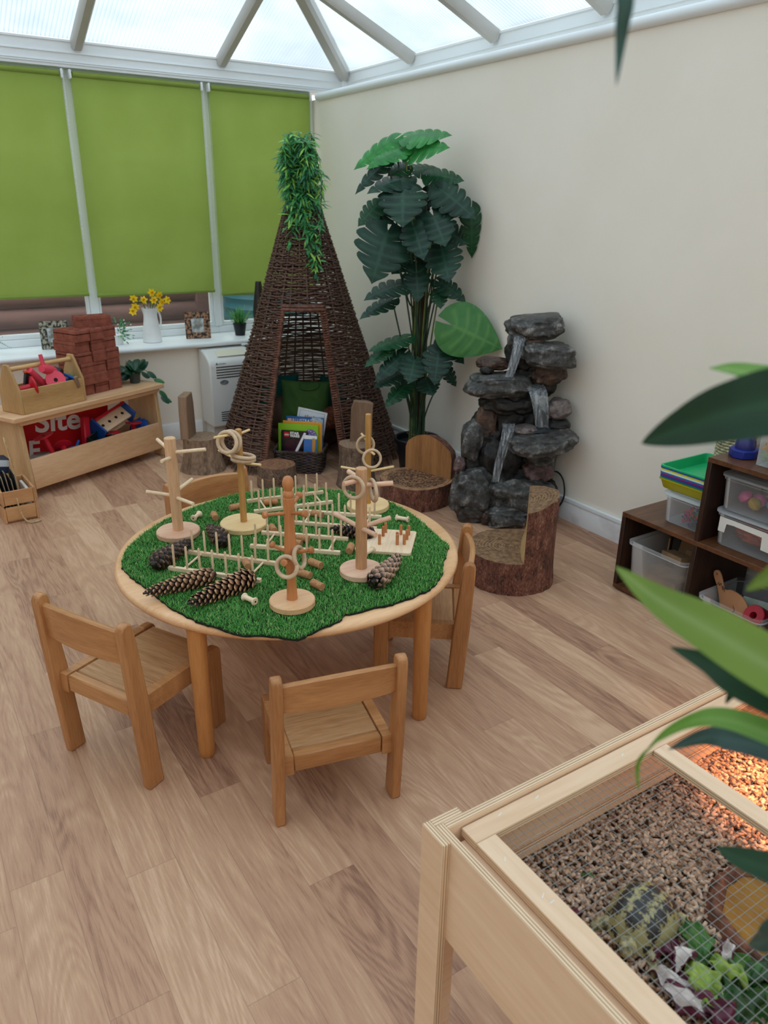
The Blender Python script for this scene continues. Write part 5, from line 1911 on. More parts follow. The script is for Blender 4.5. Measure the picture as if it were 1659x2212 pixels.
# bricks: three columns of six, one on top
def make_brick():
    L, Wd, H = .196, .094, .0615
    bm = bmesh.new()
    outer = [(-Wd / 2, -L / 2), (Wd / 2, -L / 2), (Wd / 2, L / 2), (-Wd / 2, L / 2)]
    g = G()
    # body with three round recesses in the top: built as rings
    g.box((-Wd / 2, -L / 2, 0), (Wd / 2, L / 2, H - .018))
    ys = (-.06, 0, .06)
    R = .0185
    # top plate as a strip of cells with holes
    for i, yc in enumerate(ys):
        y0 = -L / 2 + .003 if i == 0 else (ys[i - 1] + yc) / 2
        y1 = L / 2 - .003 if i == 2 else (yc + ys[i + 1]) / 2
        x0, x1 = -Wd / 2 + .003, Wd / 2 - .003
        n = 24
        vs = []
        for q in range(n):
            a = 2 * PI * q / n
            cx, sy = math.cos(a), math.sin(a)
            k_ = min((x1 if cx > 0 else -x0) / max(abs(cx), 1e-6), ((y1 - yc) if sy > 0 else (yc - y0)) / max(abs(sy), 1e-6))
            vs.append((cx * k_, yc + sy * k_, H))
        for q in range(n):
            a = 2 * PI * q / n
            vs.append((R * math.cos(a), yc + R * math.sin(a), H))
        for q in range(n):
            a = 2 * PI * q / n
            vs.append((R * .92 * math.cos(a), yc + R * .92 * math.sin(a), H - .0165))
        fs = []
        for q in range(n):
            q2 = (q + 1) % n
            fs.append((q, q2, n + q2, n + q))
            fs.append((n + q, n + q2, 2 * n + q2, 2 * n + q))
        g.add(vs, fs, 0)
        g.add([vs[2 * n + q] for q in range(n)], [tuple(range(n))], 1)
    x0, x1, y0, y1 = -Wd / 2 + .003, Wd / 2 - .003, -L / 2 + .003, L / 2 - .003
    b = .003
    z_ = H - .022
    e_ = [(x0 - b, y0 - b, z_), (x1 + b, y0 - b, z_), (x1 + b, y1 + b, z_), (x0 - b, y1 + b, z_)]
    vs = [(x0, y0, H), (x1, y0, H), (x1, y1, H), (x0, y1, H), (x0 - b, y0 - b, H - .005), (x1 + b, y0 - b, H - .005), (x1 + b, y1 + b, H - .005), (x0 - b, y1 + b, H - .005)]
    g.add(vs + e_, [(4, 5, 1, 0), (5, 6, 2, 1), (6, 7, 3, 2), (7, 4, 0, 3), (8, 9, 5, 4), (9, 10, 6, 5), (10, 11, 7, 6), (11, 8, 4, 7)], 0)
    return g
brick0 = make_brick().build('brick', [m_brick, MAT('brick_recess', '#5e2e24', '#6d372b', rough=.9, scale=30)])
heights = ('bottom', 'second from the bottom', 'third from the bottom', 'fourth from the bottom', 'fifth from the bottom', 'topmost')
colsn = ('left', 'middle', 'right')
colx = (.578, .677, .776)
first = True
rr = random.Random(8)
for c_ in range(3):
    for r_ in range(6):
        lb = '%s red brick in the %s column of the brick pile' % (heights[r_], colsn[c_])
        jx, jy, ja = rr.uniform(-.006, .006), rr.uniform(-.009, .009), rr.uniform(-.02, .02)
        if c_ == 2:
            jy += .012
        p = on_bench((colx[c_] + jx, .213 + jy, .466 + .0622 * r_))
        o = brick0 if first else brick0.copy()
        if not first:
            COL.objects.link(o)
        first = False
        o.location = p
        o.rotation_euler = (0, 0, BRZ + ja)
        tag(o, lb, 'brick', 'red bricks piled on the toy bench')
o = brick0.copy(); COL.objects.link(o)
o.location = on_bench((.735, .215, .466 + .0622 * 6)); o.rotation_euler = (0, 0, BRZ + math.radians(68))
tag(o, 'single red brick lying crosswise on top of the whole brick pile', 'brick', 'red bricks piled on the toy bench')

# wooden toolbox with handle, full of toy tools
tb = bthing('toolbox', 'open wooden toolbox with a round handle on the toy bench', 'toolbox', (.075, .03, .466))
for x in (0, .398):
    G().prism([(0, 0), (.17, 0), (.17, .128), (.105, .255), (.065, .255), (0, .128)], x, x + .014, 'x').build('end_panel', w_box_z, tb, bevel=.003)
G().box((.0142, 0, 0), (.3978, .013, .128), .002).build('front_board', w_box, tb)
G().box((.0142, .157, 0), (.3978, .17, .128), .002).build('back_board', w_box, tb)
G().box((.0142, .0135, .0005), (.3978, .1565, .01)).build('bottom', w_box, tb)
G().tube([(.013, .085, .228), (.399, .085, .228)], .0125, 16).build('handle', w_box, tb)
def btoy(name, label, p, rot, parts):
    t = bthing(name, label, 'toy', (p[0], p[1], p[2]), rot=rot, group='toy tools in the wooden toolbox')
    for nm, g, m in parts:
        g.build(nm, m, t)
    return t
btoy('toy_spool', 'coral pink plastic wheel spool facing front in the toolbox', (.325, .062, .605), (math.radians(68), 0, math.radians(-20)),
     [('disc', G().lathe([(.052, 0), (.054, .004), (.052, .008), (.02, .012), (.018, -.06)][::-1][:1] + [(.018, -.06), (.02, -.004), (.052, 0), (.054, .004), (.052, .008)], 36), m_toyred2), ('hole', G().lathe([(.011, .0082), (.011, .009)], 20), m_hole)])
btoy('toy_drill', 'red and black toy drill lying on top in the toolbox', (.33, .10, .65), (0, math.radians(20), math.radians(20)),
     [('body', G().tube([(-.08, 0, 0), (-.03, 0, .005), (.04, 0, 0)], [.02, .028, .026], 16).tube([(-.06, 0, .01), (-.085, .01, .075)], [.012, .010], 12), m_toyred2), ('battery', G().box((.035, -.03, -.03), (.085, .03, .028), .01), m_black), ('trim', G().torus((.03, 0, 0), .027, .004, zto((1, 0, 0)), 24, 8), MAT('dark_grey_plastic', '#2a2c30', rough=.4))])
btoy('toy_spool', 'dark red plastic spool lying at the left in the toolbox', (.19, .065, .60), (math.radians(80), 0, math.radians(72)),
     [('spool', G().lathe([(.016, -.09), (.018, -.085), (.016, -.02), (.05, -.004), (.052, 0), (.05, .005)], 32), m_toyred)])
btoy('toy_saw', 'red toy tube handle behind the spools in the toolbox', (.25, .11, .62), (0, math.radians(25), math.radians(15)),
     [('handle', G().tube([(-.07, 0, .03), (-.02, 0, .01), (.07, 0, -.02)], [.018, .02, .02], 14), m_toyred2)])
btoy('toy_level', 'orange and black toy spirit level standing in the toolbox', (.165, .10, .56), (0, math.radians(15), 0),
     [('body', G().box((-.02, -.008, -.03), (.02, .008, .115), .003), m_black), ('edge', G().box((.018, -.0085, -.03), (.026, .0085, .117), .002).box((-.026, -.0085, .105), (.026, .0085, .117), .002), m_orange)])
btoy('toy_hammer', 'small toy hammer with a grey head hanging over the toolbox front', (.43, .048, .592), (math.radians(10), math.radians(-18), 0),
     [('head', G().box((-.01, -.03, -.045), (.012, -.012, .025), .003), m_grey), ('handle', G().tube([(0, -.02, .01), (.0, .08, .012)], .008, 10), m_toyblue)])
btoy('toy_wrench', 'blue toy wrench in the right half of the toolbox', (.40, .08, .592), (math.radians(5), math.radians(12), math.radians(25)),
     [('shaft', G().box((-.05, -.012, -.008), (.05, .012, .008), .004).torus((.06, 0, 0), .016, .007, None, 20, 8), m_toyblue)])
btoy('toy_screwdriver', 'green and blue toy screwdriver at the right end of the toolbox', (.455, .10, .598), (0, math.radians(10), math.radians(60)),
     [('grip', G().tube([(-.03, 0, 0), (.03, 0, 0)], .012, 12), m_toygreen), ('collar', G().tube([(.03, 0, 0), (.045, 0, 0)], .014, 12), m_toyblue)])

# trailing plant in a glass pot
tpz = bthing('trailing_plant', 'small dark green trailing plant in a pot at the bench end', 'plant', (.965, .165, .466))
G().lathe([(.030, 0), (.038, .06), (.040, .062), (.036, .06), (.034, .05), (0, .05)], 32, cap=False).build('pot', MAT('dark_grey_pot', '#3b4442', rough=.2), tpz)
m_ficus = [MAT('round_leaf_dark', '#0f3526', '#1a4a33', rough=.35, scale=10), MAT('round_leaf_mid', '#1f5a33', '#2c6f3e', rough=.35, scale=10)]
def round_leaf(g, p, d, n, L, W, m=0, droop=.2):
    d = Vector(d).normalized(); n = Vector(n); n = (n - d * n.dot(d)).normalized(); c = d.cross(n); p = Vector(p)
    NU, NV = 7, 5
    def fn(u, v):
        w = math.sin(PI * (u * .93 + .05)) ** .6 * (1 - .25 * u)
        y = (v * 2 - 1) * w * W / 2
        return p + d * (u * L) + c * y - n * (droop * L * u * u + .25 * abs(y) * abs(v * 2 - 1))
    g.grid(fn, NU, NV, m)
g = G()
rr = random.Random(15)
for i in range(20):
    a = rr.uniform(0, 2 * PI)
    e = rr.uniform(-.1, 1.1)
    d = Vector((math.cos(a) * math.cos(e), math.sin(a) * math.cos(e), math.sin(e)))
    st = Vector((0, 0, .055)) + d * rr.uniform(.015, .06)
    round_leaf(g, st, d + Vector((0, 0, -.15)), (d.x * -.2, -.6, .9), rr.uniform(.065, .09), rr.uniform(.055, .07), rr.choice((0, 0, 0, 1)))
vine = smoothpts([(.02, -.01, .055), (.05, -.04, .075), (.085, -.07, .02), (.10, -.1, -.06), (.09, -.13, -.1)], 6)
for q in (8, 13, 18, 22):
    p = vine[min(q, len(vine) - 1)]
    round_leaf(g, p, (rr.uniform(-1, 1), -.5, rr.uniform(-.6, .1)), (0, -.8, .6), .065, .052, rr.choice((0, 0, 1)))
round_leaf(g, (.125, -.115, -.11), (.6, -.3, -.35), (0, -.8, .6), .055, .04, 1)
g.build('leaves', m_ficus, tpz)
G().tube(vine, .0018, 5).tube(smoothpts([vine[-1], (.11, -.12, -.11), (.125, -.115, -.112)], 3), .0015, 5).build('vine', m_stalk2, tpz)

# ------------------------------------------------------------------ crate in front of the bench
CRA = math.atan2(.009, .151)
cr = thing('wooden_crate', 'small slatted wooden crate with rope handles, left of the toy bench', 'crate', (.312, 3.985, 0), CRA)
CW, CD, CH = .162, .245, .17
for y0 in (0, CD - .012):
    for z0 in (.012, .096):
        G().box((0.012, y0, z0), (CW - .012, y0 + .011, z0 + .072), .0015).build('slat', w_crate, cr)
for x0 in (0, CW - .011):
    for z0 in (.0, .092):
        G().box((x0, 0, z0 + .001), (x0 + .011, CD, z0 + .078), .0015).build('side_slat', w_crate, cr)
G().box((.012, .012, .002), (CW - .012, CD - .013, .012)).build('bottom', w_crate, cr)
G().tube(smoothpts([(.07, .004, .125), (.07, -.012, .118), (.072, -.018, .08), (.082, -.03, .03), (.105, -.05, .006), (.14, -.055, .006), (.155, -.045, .006), (.13, -.04, .007), (.105, -.038, .012)], 6), .0038, 7).build('rope_handle', m_rope, cr)
CRM = Matrix.Translation((.312, 3.985, 0)) @ Matrix.Rotation(CRA, 4, 'Z')
for i in range(6):
    lb = ('leftmost thin dark board standing in the small crate', 'second thin dark board in the small crate', 'third thin dark board in the small crate', 'fourth thin dark board in the small crate', 'fifth thin dark board in the small crate', 'rightmost thin dark board in the small crate, next to the tall tag')[i]
    t = thing('thin_board', lb, 'board', CRM @ Vector((.012 + .0165 * i, .135, .014)), 0, 'thin boards standing in the small crate')
    t.rotation_euler = (math.radians(rr.uniform(-3, 3)), math.radians(-9 + i * 1.2), CRA)
    hgt = rr.uniform(.19, .235)
    G().box((0, -.075, 0), (.003, .085, hgt), .001).build('board', MAT('slate_grey_board', '#23262a', '#2e3236', rough=.6, scale=20), t)
    G().box((.0031, -.076, 0), (.0062, .086, hgt + .002), .001).build('backing', MAT('beige_board', '#b09a80', rough=.7), t)
t = thing('tall_tag', 'tall pale wooden tag board with dark marks standing in the crate', 'board', CRM @ Vector((.118, .13, .014)), 0)
t.rotation_euler = (math.radians(-3), math.radians(-6), CRA + math.radians(-8))
G().box((0, -.055, 0), (.006, .045, .385), .002).build('board', w_oak_z, t)
g = G().lathe([(.006, 0), (.006, .001)], 16, (.0061, 0, .36), ax=zto((1, 0, 0))).box((.0061, -.012, .29), (.0068, .006, .335)).box((.0061, -.014, .255), (.0068, .004, .275)).box((.0061, -.008, .23), (.0068, .012, .245))
g.build('dark_marks', m_blackp, t)
t = thing('blue_carton', 'small dark blue and white carton on top of the crate contents', 'carton', CRM @ Vector((.035, .15, .236)), 0)
t.rotation_euler = (math.radians(10), math.radians(14), CRA + .3)
G().box((-.03, -.035, 0), (.03, .035, .075), .002).build('box', MAT('navy_card', '#22304a', rough=.5), t)
G().box((-.028, -.0358, .038), (.028, -.0352, .073)).box((-.0308, -.033, .03), (-.0302, .033, .073)).build('white_face', MAT('pale_blue_card', '#c6d6e2', rough=.5), t)
t = thing('paper_roll', 'white paper roll lying along the right side of the crate', 'paper', CRM @ Vector((.138, .125, .04)), CRA)
G().box((-.008, -.09, 0), (.008, .09, .11), .004).build('paper', m_label, t)

# ------------------------------------------------------------------ air conditioner
m_ac = MAT('off_white_casing', '#d9d9d6', rough=.4)
m_ac2 = MAT('cream_panel', '#ded8c6', rough=.4)
m_slot = MAT('dark_vent', '#35383d', rough=.5)
ac = thing('air_conditioner', 'white floor air conditioner under the sill, left of the teepee', 'air conditioner', (1.735, 4.82, 0))
W_ = .32
acc = G().prism([(0, .105), (.205, .105), (.205, .611), (.12, .606), (.06, .582), (.022, .556), (.006, .538), (0, .51)], 0, W_, 'x').build('casing', m_ac, ac, bevel=.012, seg=3)
G().box((.02, .05, 0.0), (W_ - .02, .2, .104)).build('plinth', m_ac, ac)
g = G()
for k in range(5):
    z = .51 - .0175 * k
    g.box((.045, -.0012, z - .0035), (W_ - .06, .002, z + .0035))
g.build('upper_vent', m_slot, acc, smooth=False)
g = G()
for k in range(5):
    z = .205 - .0145 * k
    g.box((.062, -.0012, z - .0032), (W_ - .06, .002, z + .0032))
g.build('lower_vent', m_slot, acc, smooth=False)
R_ac = Matrix(((1, 0, 0), (0, 1, 0), (0, 0, 1)))
g = G().prism([(.095 + .029 * math.cos(a), .408 + .0155 * math.sin(a)) for a in [2 * PI * i / 28 for i in range(28)]], -.003, .001, 'y')
g.build('badge', MAT('grey_badge', '#5c6166', '#8b9095', rough=.35, scale=60), acc)
g = G()
for cx, cz in ((.0, .0045), (-.004, -.0025), (.004, -.0025)):
    g.prism([(.052 + cx, .533 + cz - .004), (.052 + cx + .003, .533 + cz), (.052 + cx, .533 + cz + .004), (.052 + cx - .003, .533 + cz)], -.0014, .003, 'y')
g.build('logo', m_blackp, acc, smooth=False)
text('MITSUBISHI', .0105, m_blackp, acc, (.062, -.0016, .529), Matrix.Rotation(PI / 2, 3, 'X'))
g = G()
g.M = Matrix.Translation((.0, .062, .5845)) @ Matrix.Rotation(math.radians(22), 4, 'X')
g.box((.075, -.03, -.001), (W_ - .04, .045, .0025), .001)
g.build('top_panel', m_ac2, acc)
o = G().box((-.06, -.022, 0), (.06, .022, .016), .006).build('remote_control', m_white, loc=(2.09, 4.99, .613), rot=(0, 0, .05))
tag(o, 'white remote control lying on top of the air conditioner', 'remote')

# ------------------------------------------------------------------ things on the window sill
SZ = .656
def bumpy_frame(label, x, y, rz, w, h, lean, c1, c2):
    t = thing('picture_frame', label, 'picture frame', (x, y, SZ), rz, 'picture frames on the window sill')
    t.rotation_euler = (math.radians(-lean), 0, rz)
    k_ = MAT('carved_frame_' + c1.strip('#'), c1, c2, rough=.4, scale=55, lo=.45, hi=.55, bump=1.0, bscale=70, bdist=.01)
    b = w * .25
    g = G()
    g.box((-w / 2, 0, 0), (-w / 2 + b, .014, h), .003).box((w / 2 - b, 0, 0), (w / 2, .014, h), .003).box((-w / 2 + b, 0, 0), (w / 2 - b, .014, b), .003).box((-w / 2 + b, 0, h - b), (w / 2 - b, .014, h), .003)
    g.build('frame', k_, t)
    G().box((-w / 2 + b, .006, b), (w / 2 - b, .01, h - b)).build('picture', MAT('faded_picture_' + c1.strip('#'), '#6d7068', '#c9ced0', rough=.15, scale=18, lo=.4, hi=.65), t)
    G().box((-.02, .014, .0), (.02, .016, h * .6)).build('stand', m_black, t)
    return t
bumpy_frame('grey carved picture frame on the sill, half behind the bricks', .868, 5.16, math.radians(-12), .165, .172, 8, '#2b2a26', '#a8a38e')
bumpy_frame('bronze carved picture frame on the sill beside the white jug', 1.79, 5.14, math.radians(-14), .168, .178, 8, '#2e2018', '#a5795a')
# jug of daffodils
jg = thing('enamel_jug', 'white enamel jug holding yellow daffodils on the window sill', 'jug', (1.476, 5.155, SZ))
G().lathe([(.058, 0), (.063, .004), (.062, .02), (.054, .09), (.045, .15), (.043, .175), (.05, .205), (.054, .222), (.052, .222), (.047, .205), (.040, .175), (.042, .15), (.05, .09), (.055, .02), (.001, .008)], 48, cap=False).build('body', m_gloss, jg)
G().tube(smoothpts([(.04, .03, .19), (.07, .05, .19), (.085, .06, .14), (.075, .05, .08), (.052, .03, .06)], 6), .006, 10).build('handle', m_gloss, jg)
m_yel = MAT('daffodil_yellow', '#f8d200', '#fce038', rough=.6, scale=40, trans=.1)
m_yel2 = MAT('daffodil_trumpet', '#efb800', '#f6c910', rough=.6, scale=40, trans=.1)
fl = [(1.372, .94, 'uppermost yellow daffodil at the left of the jug'), (1.378, .888, 'yellow daffodil at the left, below the uppermost left one'), (1.372, .852, 'lowest yellow daffodil hanging left of the jug'), (1.444, .922, 'yellow daffodil left of centre, facing down over the jug'),
      (1.492, .972, 'topmost yellow daffodil above the jug'), (1.505, .922, 'yellow daffodil right below the topmost one'), (1.55, .95, 'yellow daffodil right of centre at the upper right'), (1.565, .905, 'yellow daffodil at the right between two others'), (1.602, .915, 'rightmost yellow daffodil of the jug'), (1.545, .868, 'lowest yellow daffodil right of the jug rim')]
rr = random.Random(31)
for i, (x, z, lb) in enumerate(fl):
    hx = Vector((x, 5.155 + rr.uniform(-.03, .03), z + .004))
    t = thing('daffodil', lb, 'flower', hx, 0, 'daffodils in the white jug')
    d = Vector(((x - 1.49) * 3, -1, rr.uniform(-.35, .3))).normalized()
    A = zto(d)
    g = G()
    for q in range(6):
        a = 2 * PI * q / 6 + rr.uniform(-.1, .1)
        pd = A @ Vector((math.cos(a), math.sin(a), .15))
        leafblade(g, A @ Vector((math.cos(a) * .003, math.sin(a) * .003, 0)), pd, d, .027, .018, rr.uniform(-.15, .2))
    g.build('petals', m_yel, t)
    G().lathe([(.004, -.004), (.006, .004), (.0065, .012), (.0095, .02), (.008, .019), (.005, .008), (.001, .002)], 14, cap=False, ax=A).build('trumpet', m_yel2, t)
    base = Vector((1.476 + rr.uniform(-.02, .02), 5.155 + rr.uniform(-.02, .02), SZ + .12)) - hx
    top = Vector((1.476 + (x - 1.476) * .4, 5.155, SZ + .25)) - hx
    G().tube(smoothpts([base, top, -d * .03 + Vector((0, 0, .012)), -d * .004], 5), .0024, 6).build('stem', m_stalk2, t)
# pot of grass
gp = thing('grass_pot', 'small artificial grass in a black pot on the sill', 'plant', (2.10, 5.155, SZ))
G().lathe([(.034, 0), (.045, .075), (.048, .076), (.048, .084), (.043, .084), (.042, .072), (0, .07)], 32, cap=False).build('pot', m_black, gp)
g = G()
for i in range(170):
    a = rr.uniform(0, 2 * PI)
    e = rr.uniform(.75, 1.5)
    d = Vector((math.cos(a) * math.cos(e), math.sin(a) * math.cos(e), math.sin(e)))
    leafblade(g, (rr.uniform(-.025, .025), rr.uniform(-.025, .025), .07), d, (-d.x, -d.y - .3, .5), rr.uniform(.09, .15), .005, rr.uniform(.05, .35), rr.choice((0, 1, 1, 2)), seg=6)
g.build('grass', m_fern[:3], gp)
# tall dark vase with gold seed heads
vs_ = thing('tall_vase', 'tall slim black vase with gold seed-head drawings beside the teepee', 'vase', (2.255, 5.15, SZ))
G().lathe([(.028, 0), (.036, .01), (.045, .1), (.047, .15), (.04, .22), (.028, .30), (.021, .355), (.019, .36), (.016, .355), (.016, .3)], 40, cap=False).build('body', MAT('dark_brown_glaze', '#1d1512', '#2b201b', rough=.4, scale=20), vs_)
g = G()
for cz, ca, n in ((.245, -.35, 13), (.15, .0, 15)):
    for q in range(n):
        a = PI * (q / (n - 1)) * 1.1 - .05 * PI
        rr_ = .026
        pts = []
        for s in (.25, 1):
            aa = -PI / 2 - .25 + ca + math.cos(a) * s * rr_ / .04
            z = cz + math.sin(a) * s * rr_
            r = .0365 if cz > .2 else .0475
            r = r + (-.12 * (z - .22) if z > .2 else 0)
            pts.append((r * math.cos(aa), r * math.sin(aa), z))
        g.tube(pts, [.0004, .0011], 5)
    aa = -PI / 2 - .25 + ca
    g.tube([((.0365 if cz > .2 else .0475) * math.cos(aa), (.0365 if cz > .2 else .0475) * math.sin(aa), cz), (.047 * math.cos(aa), .047 * math.sin(aa), cz - .08)], .0007, 5)
g.build('gold_seed_heads', MAT('gold_paint', '#a87a48', rough=.45), vs_)
# flowering sprig behind the bricks, fern tip at the frame edge
sp_ = thing('small_potted_sprig', 'small green sprig with pale buds on the sill behind the bricks', 'plant', (1.255, 5.17, SZ))
G().lathe([(.03, 0), (.038, .06), (.034, .06), (0, .05)], 24, cap=False).build('pot', m_gloss, sp_)
g = G()
gb = G()
for i in range(70):
    d = Vector((rr.uniform(-.2, 1), rr.uniform(-.8, .3), rr.uniform(-.3, .9))).normalized()
    p = Vector((0, 0, .06)) + d * rr.uniform(.02, .1)
    leafblade(g, p, d + Vector((0, 0, rr.uniform(-.4, .4))), (0, -.6, .8), rr.uniform(.018, .032), .009, .3, rr.choice((0, 1, 3)))
    if i % 5 == 0:
        gb.blob(p + d * .02, (.005, .005, .005), 2)
g.build('leaves', m_fern, sp_)
gb.build('buds', m_label, sp_)
fr_ = thing('fern', 'dark fern frond tip at the left edge on the sill', 'plant', (.47, 5.17, SZ))
G().lathe([(.035, 0), (.045, .07), (.04, .07), (0, .06)], 24, cap=False).build('pot', m_gloss, fr_)
g = G()
for (tx, ty, tz) in ((.13, -.1, .02), (.10, -.03, .12), (-.08, -.05, .12), (.02, .05, .16)):
    pts = smoothpts([(0, 0, .06), (tx * .5, ty * .5, .06 + tz), (tx, ty, .03 + tz * .6)], 8)
    for i in range(2, len(pts)):
        d = (pts[i] - pts[i - 1]).normalized()
        for s in (-1, 1):
            leafblade(g, pts[i], d * .6 + d.cross(Vector((0, 0, 1))) * s, (0, -.3, 1), .03 * (1.1 - i / len(pts)), .007, .2)
g.build('fronds', m_fern[3], fr_)
# ------------------------------------------------------------------ cube shelf on the right
w_dark = WOOD('rustic_brown_board', '#281913', '#553624', 'y', ring=13, rough=.42)
w_darkz = WOOD('rustic_brown_panel', '#20140f', '#452b1e', 'z', ring=13, rough=.45)
w_darkx = WOOD('rustic_brown_shelf', '#3c2518', '#71482d', 'x', ring=13, rough=.35)
SX0, SX1 = 2.41, 2.785
cs = thing('cube_shelf', 'dark brown stepped cube shelf against the cream wall', 'shelf', (SX0, 1.91, 0))
def sbox(nm, y0, y1, z0, z1, m, x0=0.0, x1=SX1 - SX0):
    G().box((x0, y0 - 1.91, z0), (x1, y1 - 1.91, z1), .001).build(nm, m, cs)
T_ = .018
sbox('bottom_board', 1.21, 1.91, .008, .008 + T_, w_darkx)
sbox('side_panel', 1.892, 1.91, .026, .334, w_darkz)
sbox('shelf_board', 1.21, 1.91, .334, .352, w_darkx)
sbox('divider', 1.551, 1.569, .026, .334, w_darkz)
sbox('end_panel', 1.21, 1.228, .026, .334, w_darkz)
sbox('side_panel', 1.551, 1.569, .352, .664, w_darkz)
sbox('end_panel', 1.21, 1.228, .352, .664, w_darkz)
sbox('top_board', 1.21, 1.569, .664, .682, w_darkx)
sbox('dark_interior_sheet', 1.569, 1.892, .026, .334, MAT('interior_dark', '#17110e', rough=.7), .368, .374)  # dark sheet added to stand in for the lower left cube's dark interior
for y in (1.88, 1.58, 1.24):
    G().lathe([(.012, 0), (.012, .008)], 12, (.04, y - 1.91, 0)).lathe([(.012, 0), (.012, .008)], 12, (.33, y - 1.91, 0)).build('foot', m_black, cs)
m_frost = CLEAR('frosted_plastic', '#f7f8f9', .10, .3)
m_clear = CLEAR('clear_plastic', '#fafbfc', .045, .1)
m_lid = CLEAR('clear_lid', '#f6f8f9', .13, .15)
def tub(t, cx, cy, w, d, h, tap, mat, rim=.008, wall=.0022, rimh=.014):
    """open tapered tub with a rolled rim; w along y, d along x"""
    def ring_(z, s):
        k_ = 1 - tap * (1 - z / h)
        return [(cx + p[0] * k_ + 0, cy + p[1] * k_, z) for p in rrect(-d / 2 + s, -w / 2 + s, d / 2 - s, w / 2 - s, .03, 4)]
    g = G()
    R_ = [ring_(.0, .002), ring_(.004, 0), ring_(h - rimh, 0), ring_(h - rimh, -rim), ring_(h, -rim), ring_(h, wall), ring_(.006, wall)]
    n = len(R_[0])
    vs = [p for r in R_ for p in r]
    fs = [tuple(range(n - 1, -1, -1)), tuple(range((len(R_) - 1) * n, len(R_) * n))]
    for i in range(len(R_) - 1):
        for q in range(n):
            q2 = (q + 1) % n
            fs.append((i * n + q, i * n + q2, (i + 1) * n + q2, (i + 1) * n + q))
    g.add(vs, fs)
    return g
# frosted tub with cardboard in the lower left cube
t = thing('storage_tub', 'frosted open storage tub of cardboard in the lower left cube', 'storage box', (2.57, 1.728, .027))
tub(t, 0, 0, .275, .30, .212, .09, m_frost).build('tub', m_frost, t)
m_card = MAT('brown_cardboard', '#8d6e50', '#a88866', rough=.85, scale=12)
m_corr = MAT('corrugated_edge', '#4a3727', '#a3835f', rough=.9, scale=160, stretch=(1, 1, .05), lo=.45, hi=.55)
def card(label, p, rot, w, d, h, corr=False):
    t = thing('cardboard_piece', label, 'cardboard', p, 0, 'cardboard pieces in the frosted tub', rot=rot)
    G().box((-w / 2, -d / 2, 0), (w / 2, d / 2, h), .001).build('sheet', m_card, t)
    if corr:
        for q in range(7):
            G().box((-w / 2 + .001, -d / 2 - .0012, h * (q + .5) / 7 - .003), (w / 2 - .001, -d / 2 - .0002, h * (q + .5) / 7 + .003)).build('flute', m_corr, t)
card('big flat cardboard sheet standing at the left in the frosted tub', (2.60, 1.80, .04), (0, .2, .5), .11, .006, .19)
card('dark folded cardboard stack upright at the back of the tub', (2.62, 1.745, .06), (.1, -.1, 1.35), .07, .03, .22, True)
card('cardboard block lying across the middle of the tub', (2.52, 1.70, .185), (.1, .12, 1.3), .12, .06, .03, True)
card('cardboard strip leaning at the right back of the tub', (2.61, 1.665, .08), (.35, -.3, 1.8), .05, .02, .19, True)
card('crumpled cardboard pieces low at the front of the tub', (2.50, 1.72, .035), (0, .05, 1.5), .2, .12, .09)
card('cardboard strip at the far right of the tub', (2.56, 1.635, .06), (.2, .2, 1.55), .09, .012, .17, True)
# clear box of loom bands on the step
def lidded(label, x, y, z, w, d, h, group=None):
    t = thing('storage_box', label, 'storage box', (x, y, z), 0, group)
    tub(t, 0, 0, w, d, h, .05, m_clear, rim=.004, rimh=.01).build('box', m_clear, t)
    g = G()
    g.prism(rrect(-d / 2 - .01, -w / 2 - .01, d / 2 + .01, w / 2 + .01, .035), h + .0005, h + .009, 'z')
    g.prism(rrect(-d / 2 + .02, -w / 2 + .02, d / 2 - .02, w / 2 - .02, .02), h + .009, h + .011, 'z')
    g.build('lid', m_lid, t, bevel=.002)
    return t
lidded('clear lidded box of coloured bands under the tray stack', 2.615, 1.68, .353, .185, .285, .112)
g = [G() for _ in range(5)]
rr = random.Random(44)
for i in range(220):
    c = Vector((2.60 + rr.uniform(-.11, .10), 1.655 + rr.uniform(-.05, .04), .362 + rr.uniform(0, .06)))
    g[i % 5].torus(c, rr.uniform(.007, .011), .0014, zto((rr.uniform(-1, 1), rr.uniform(-1, 1), rr.uniform(-1, 1))), 12, 5)
bands = G()
for i in range(5):
    bands.add(g[i].v, g[i].f, i)
o = bands.build('loom_bands', [MAT('band_%d' % i, c, rough=.5) for i, c in enumerate(('#e4572a', '#2d4f8a', '#2c3540', '#d8428a', '#3f9a63'))])
tag(o, 'tangle of coloured rubber bands inside the clear box on the step', 'rubber bands', None, 'stuff')
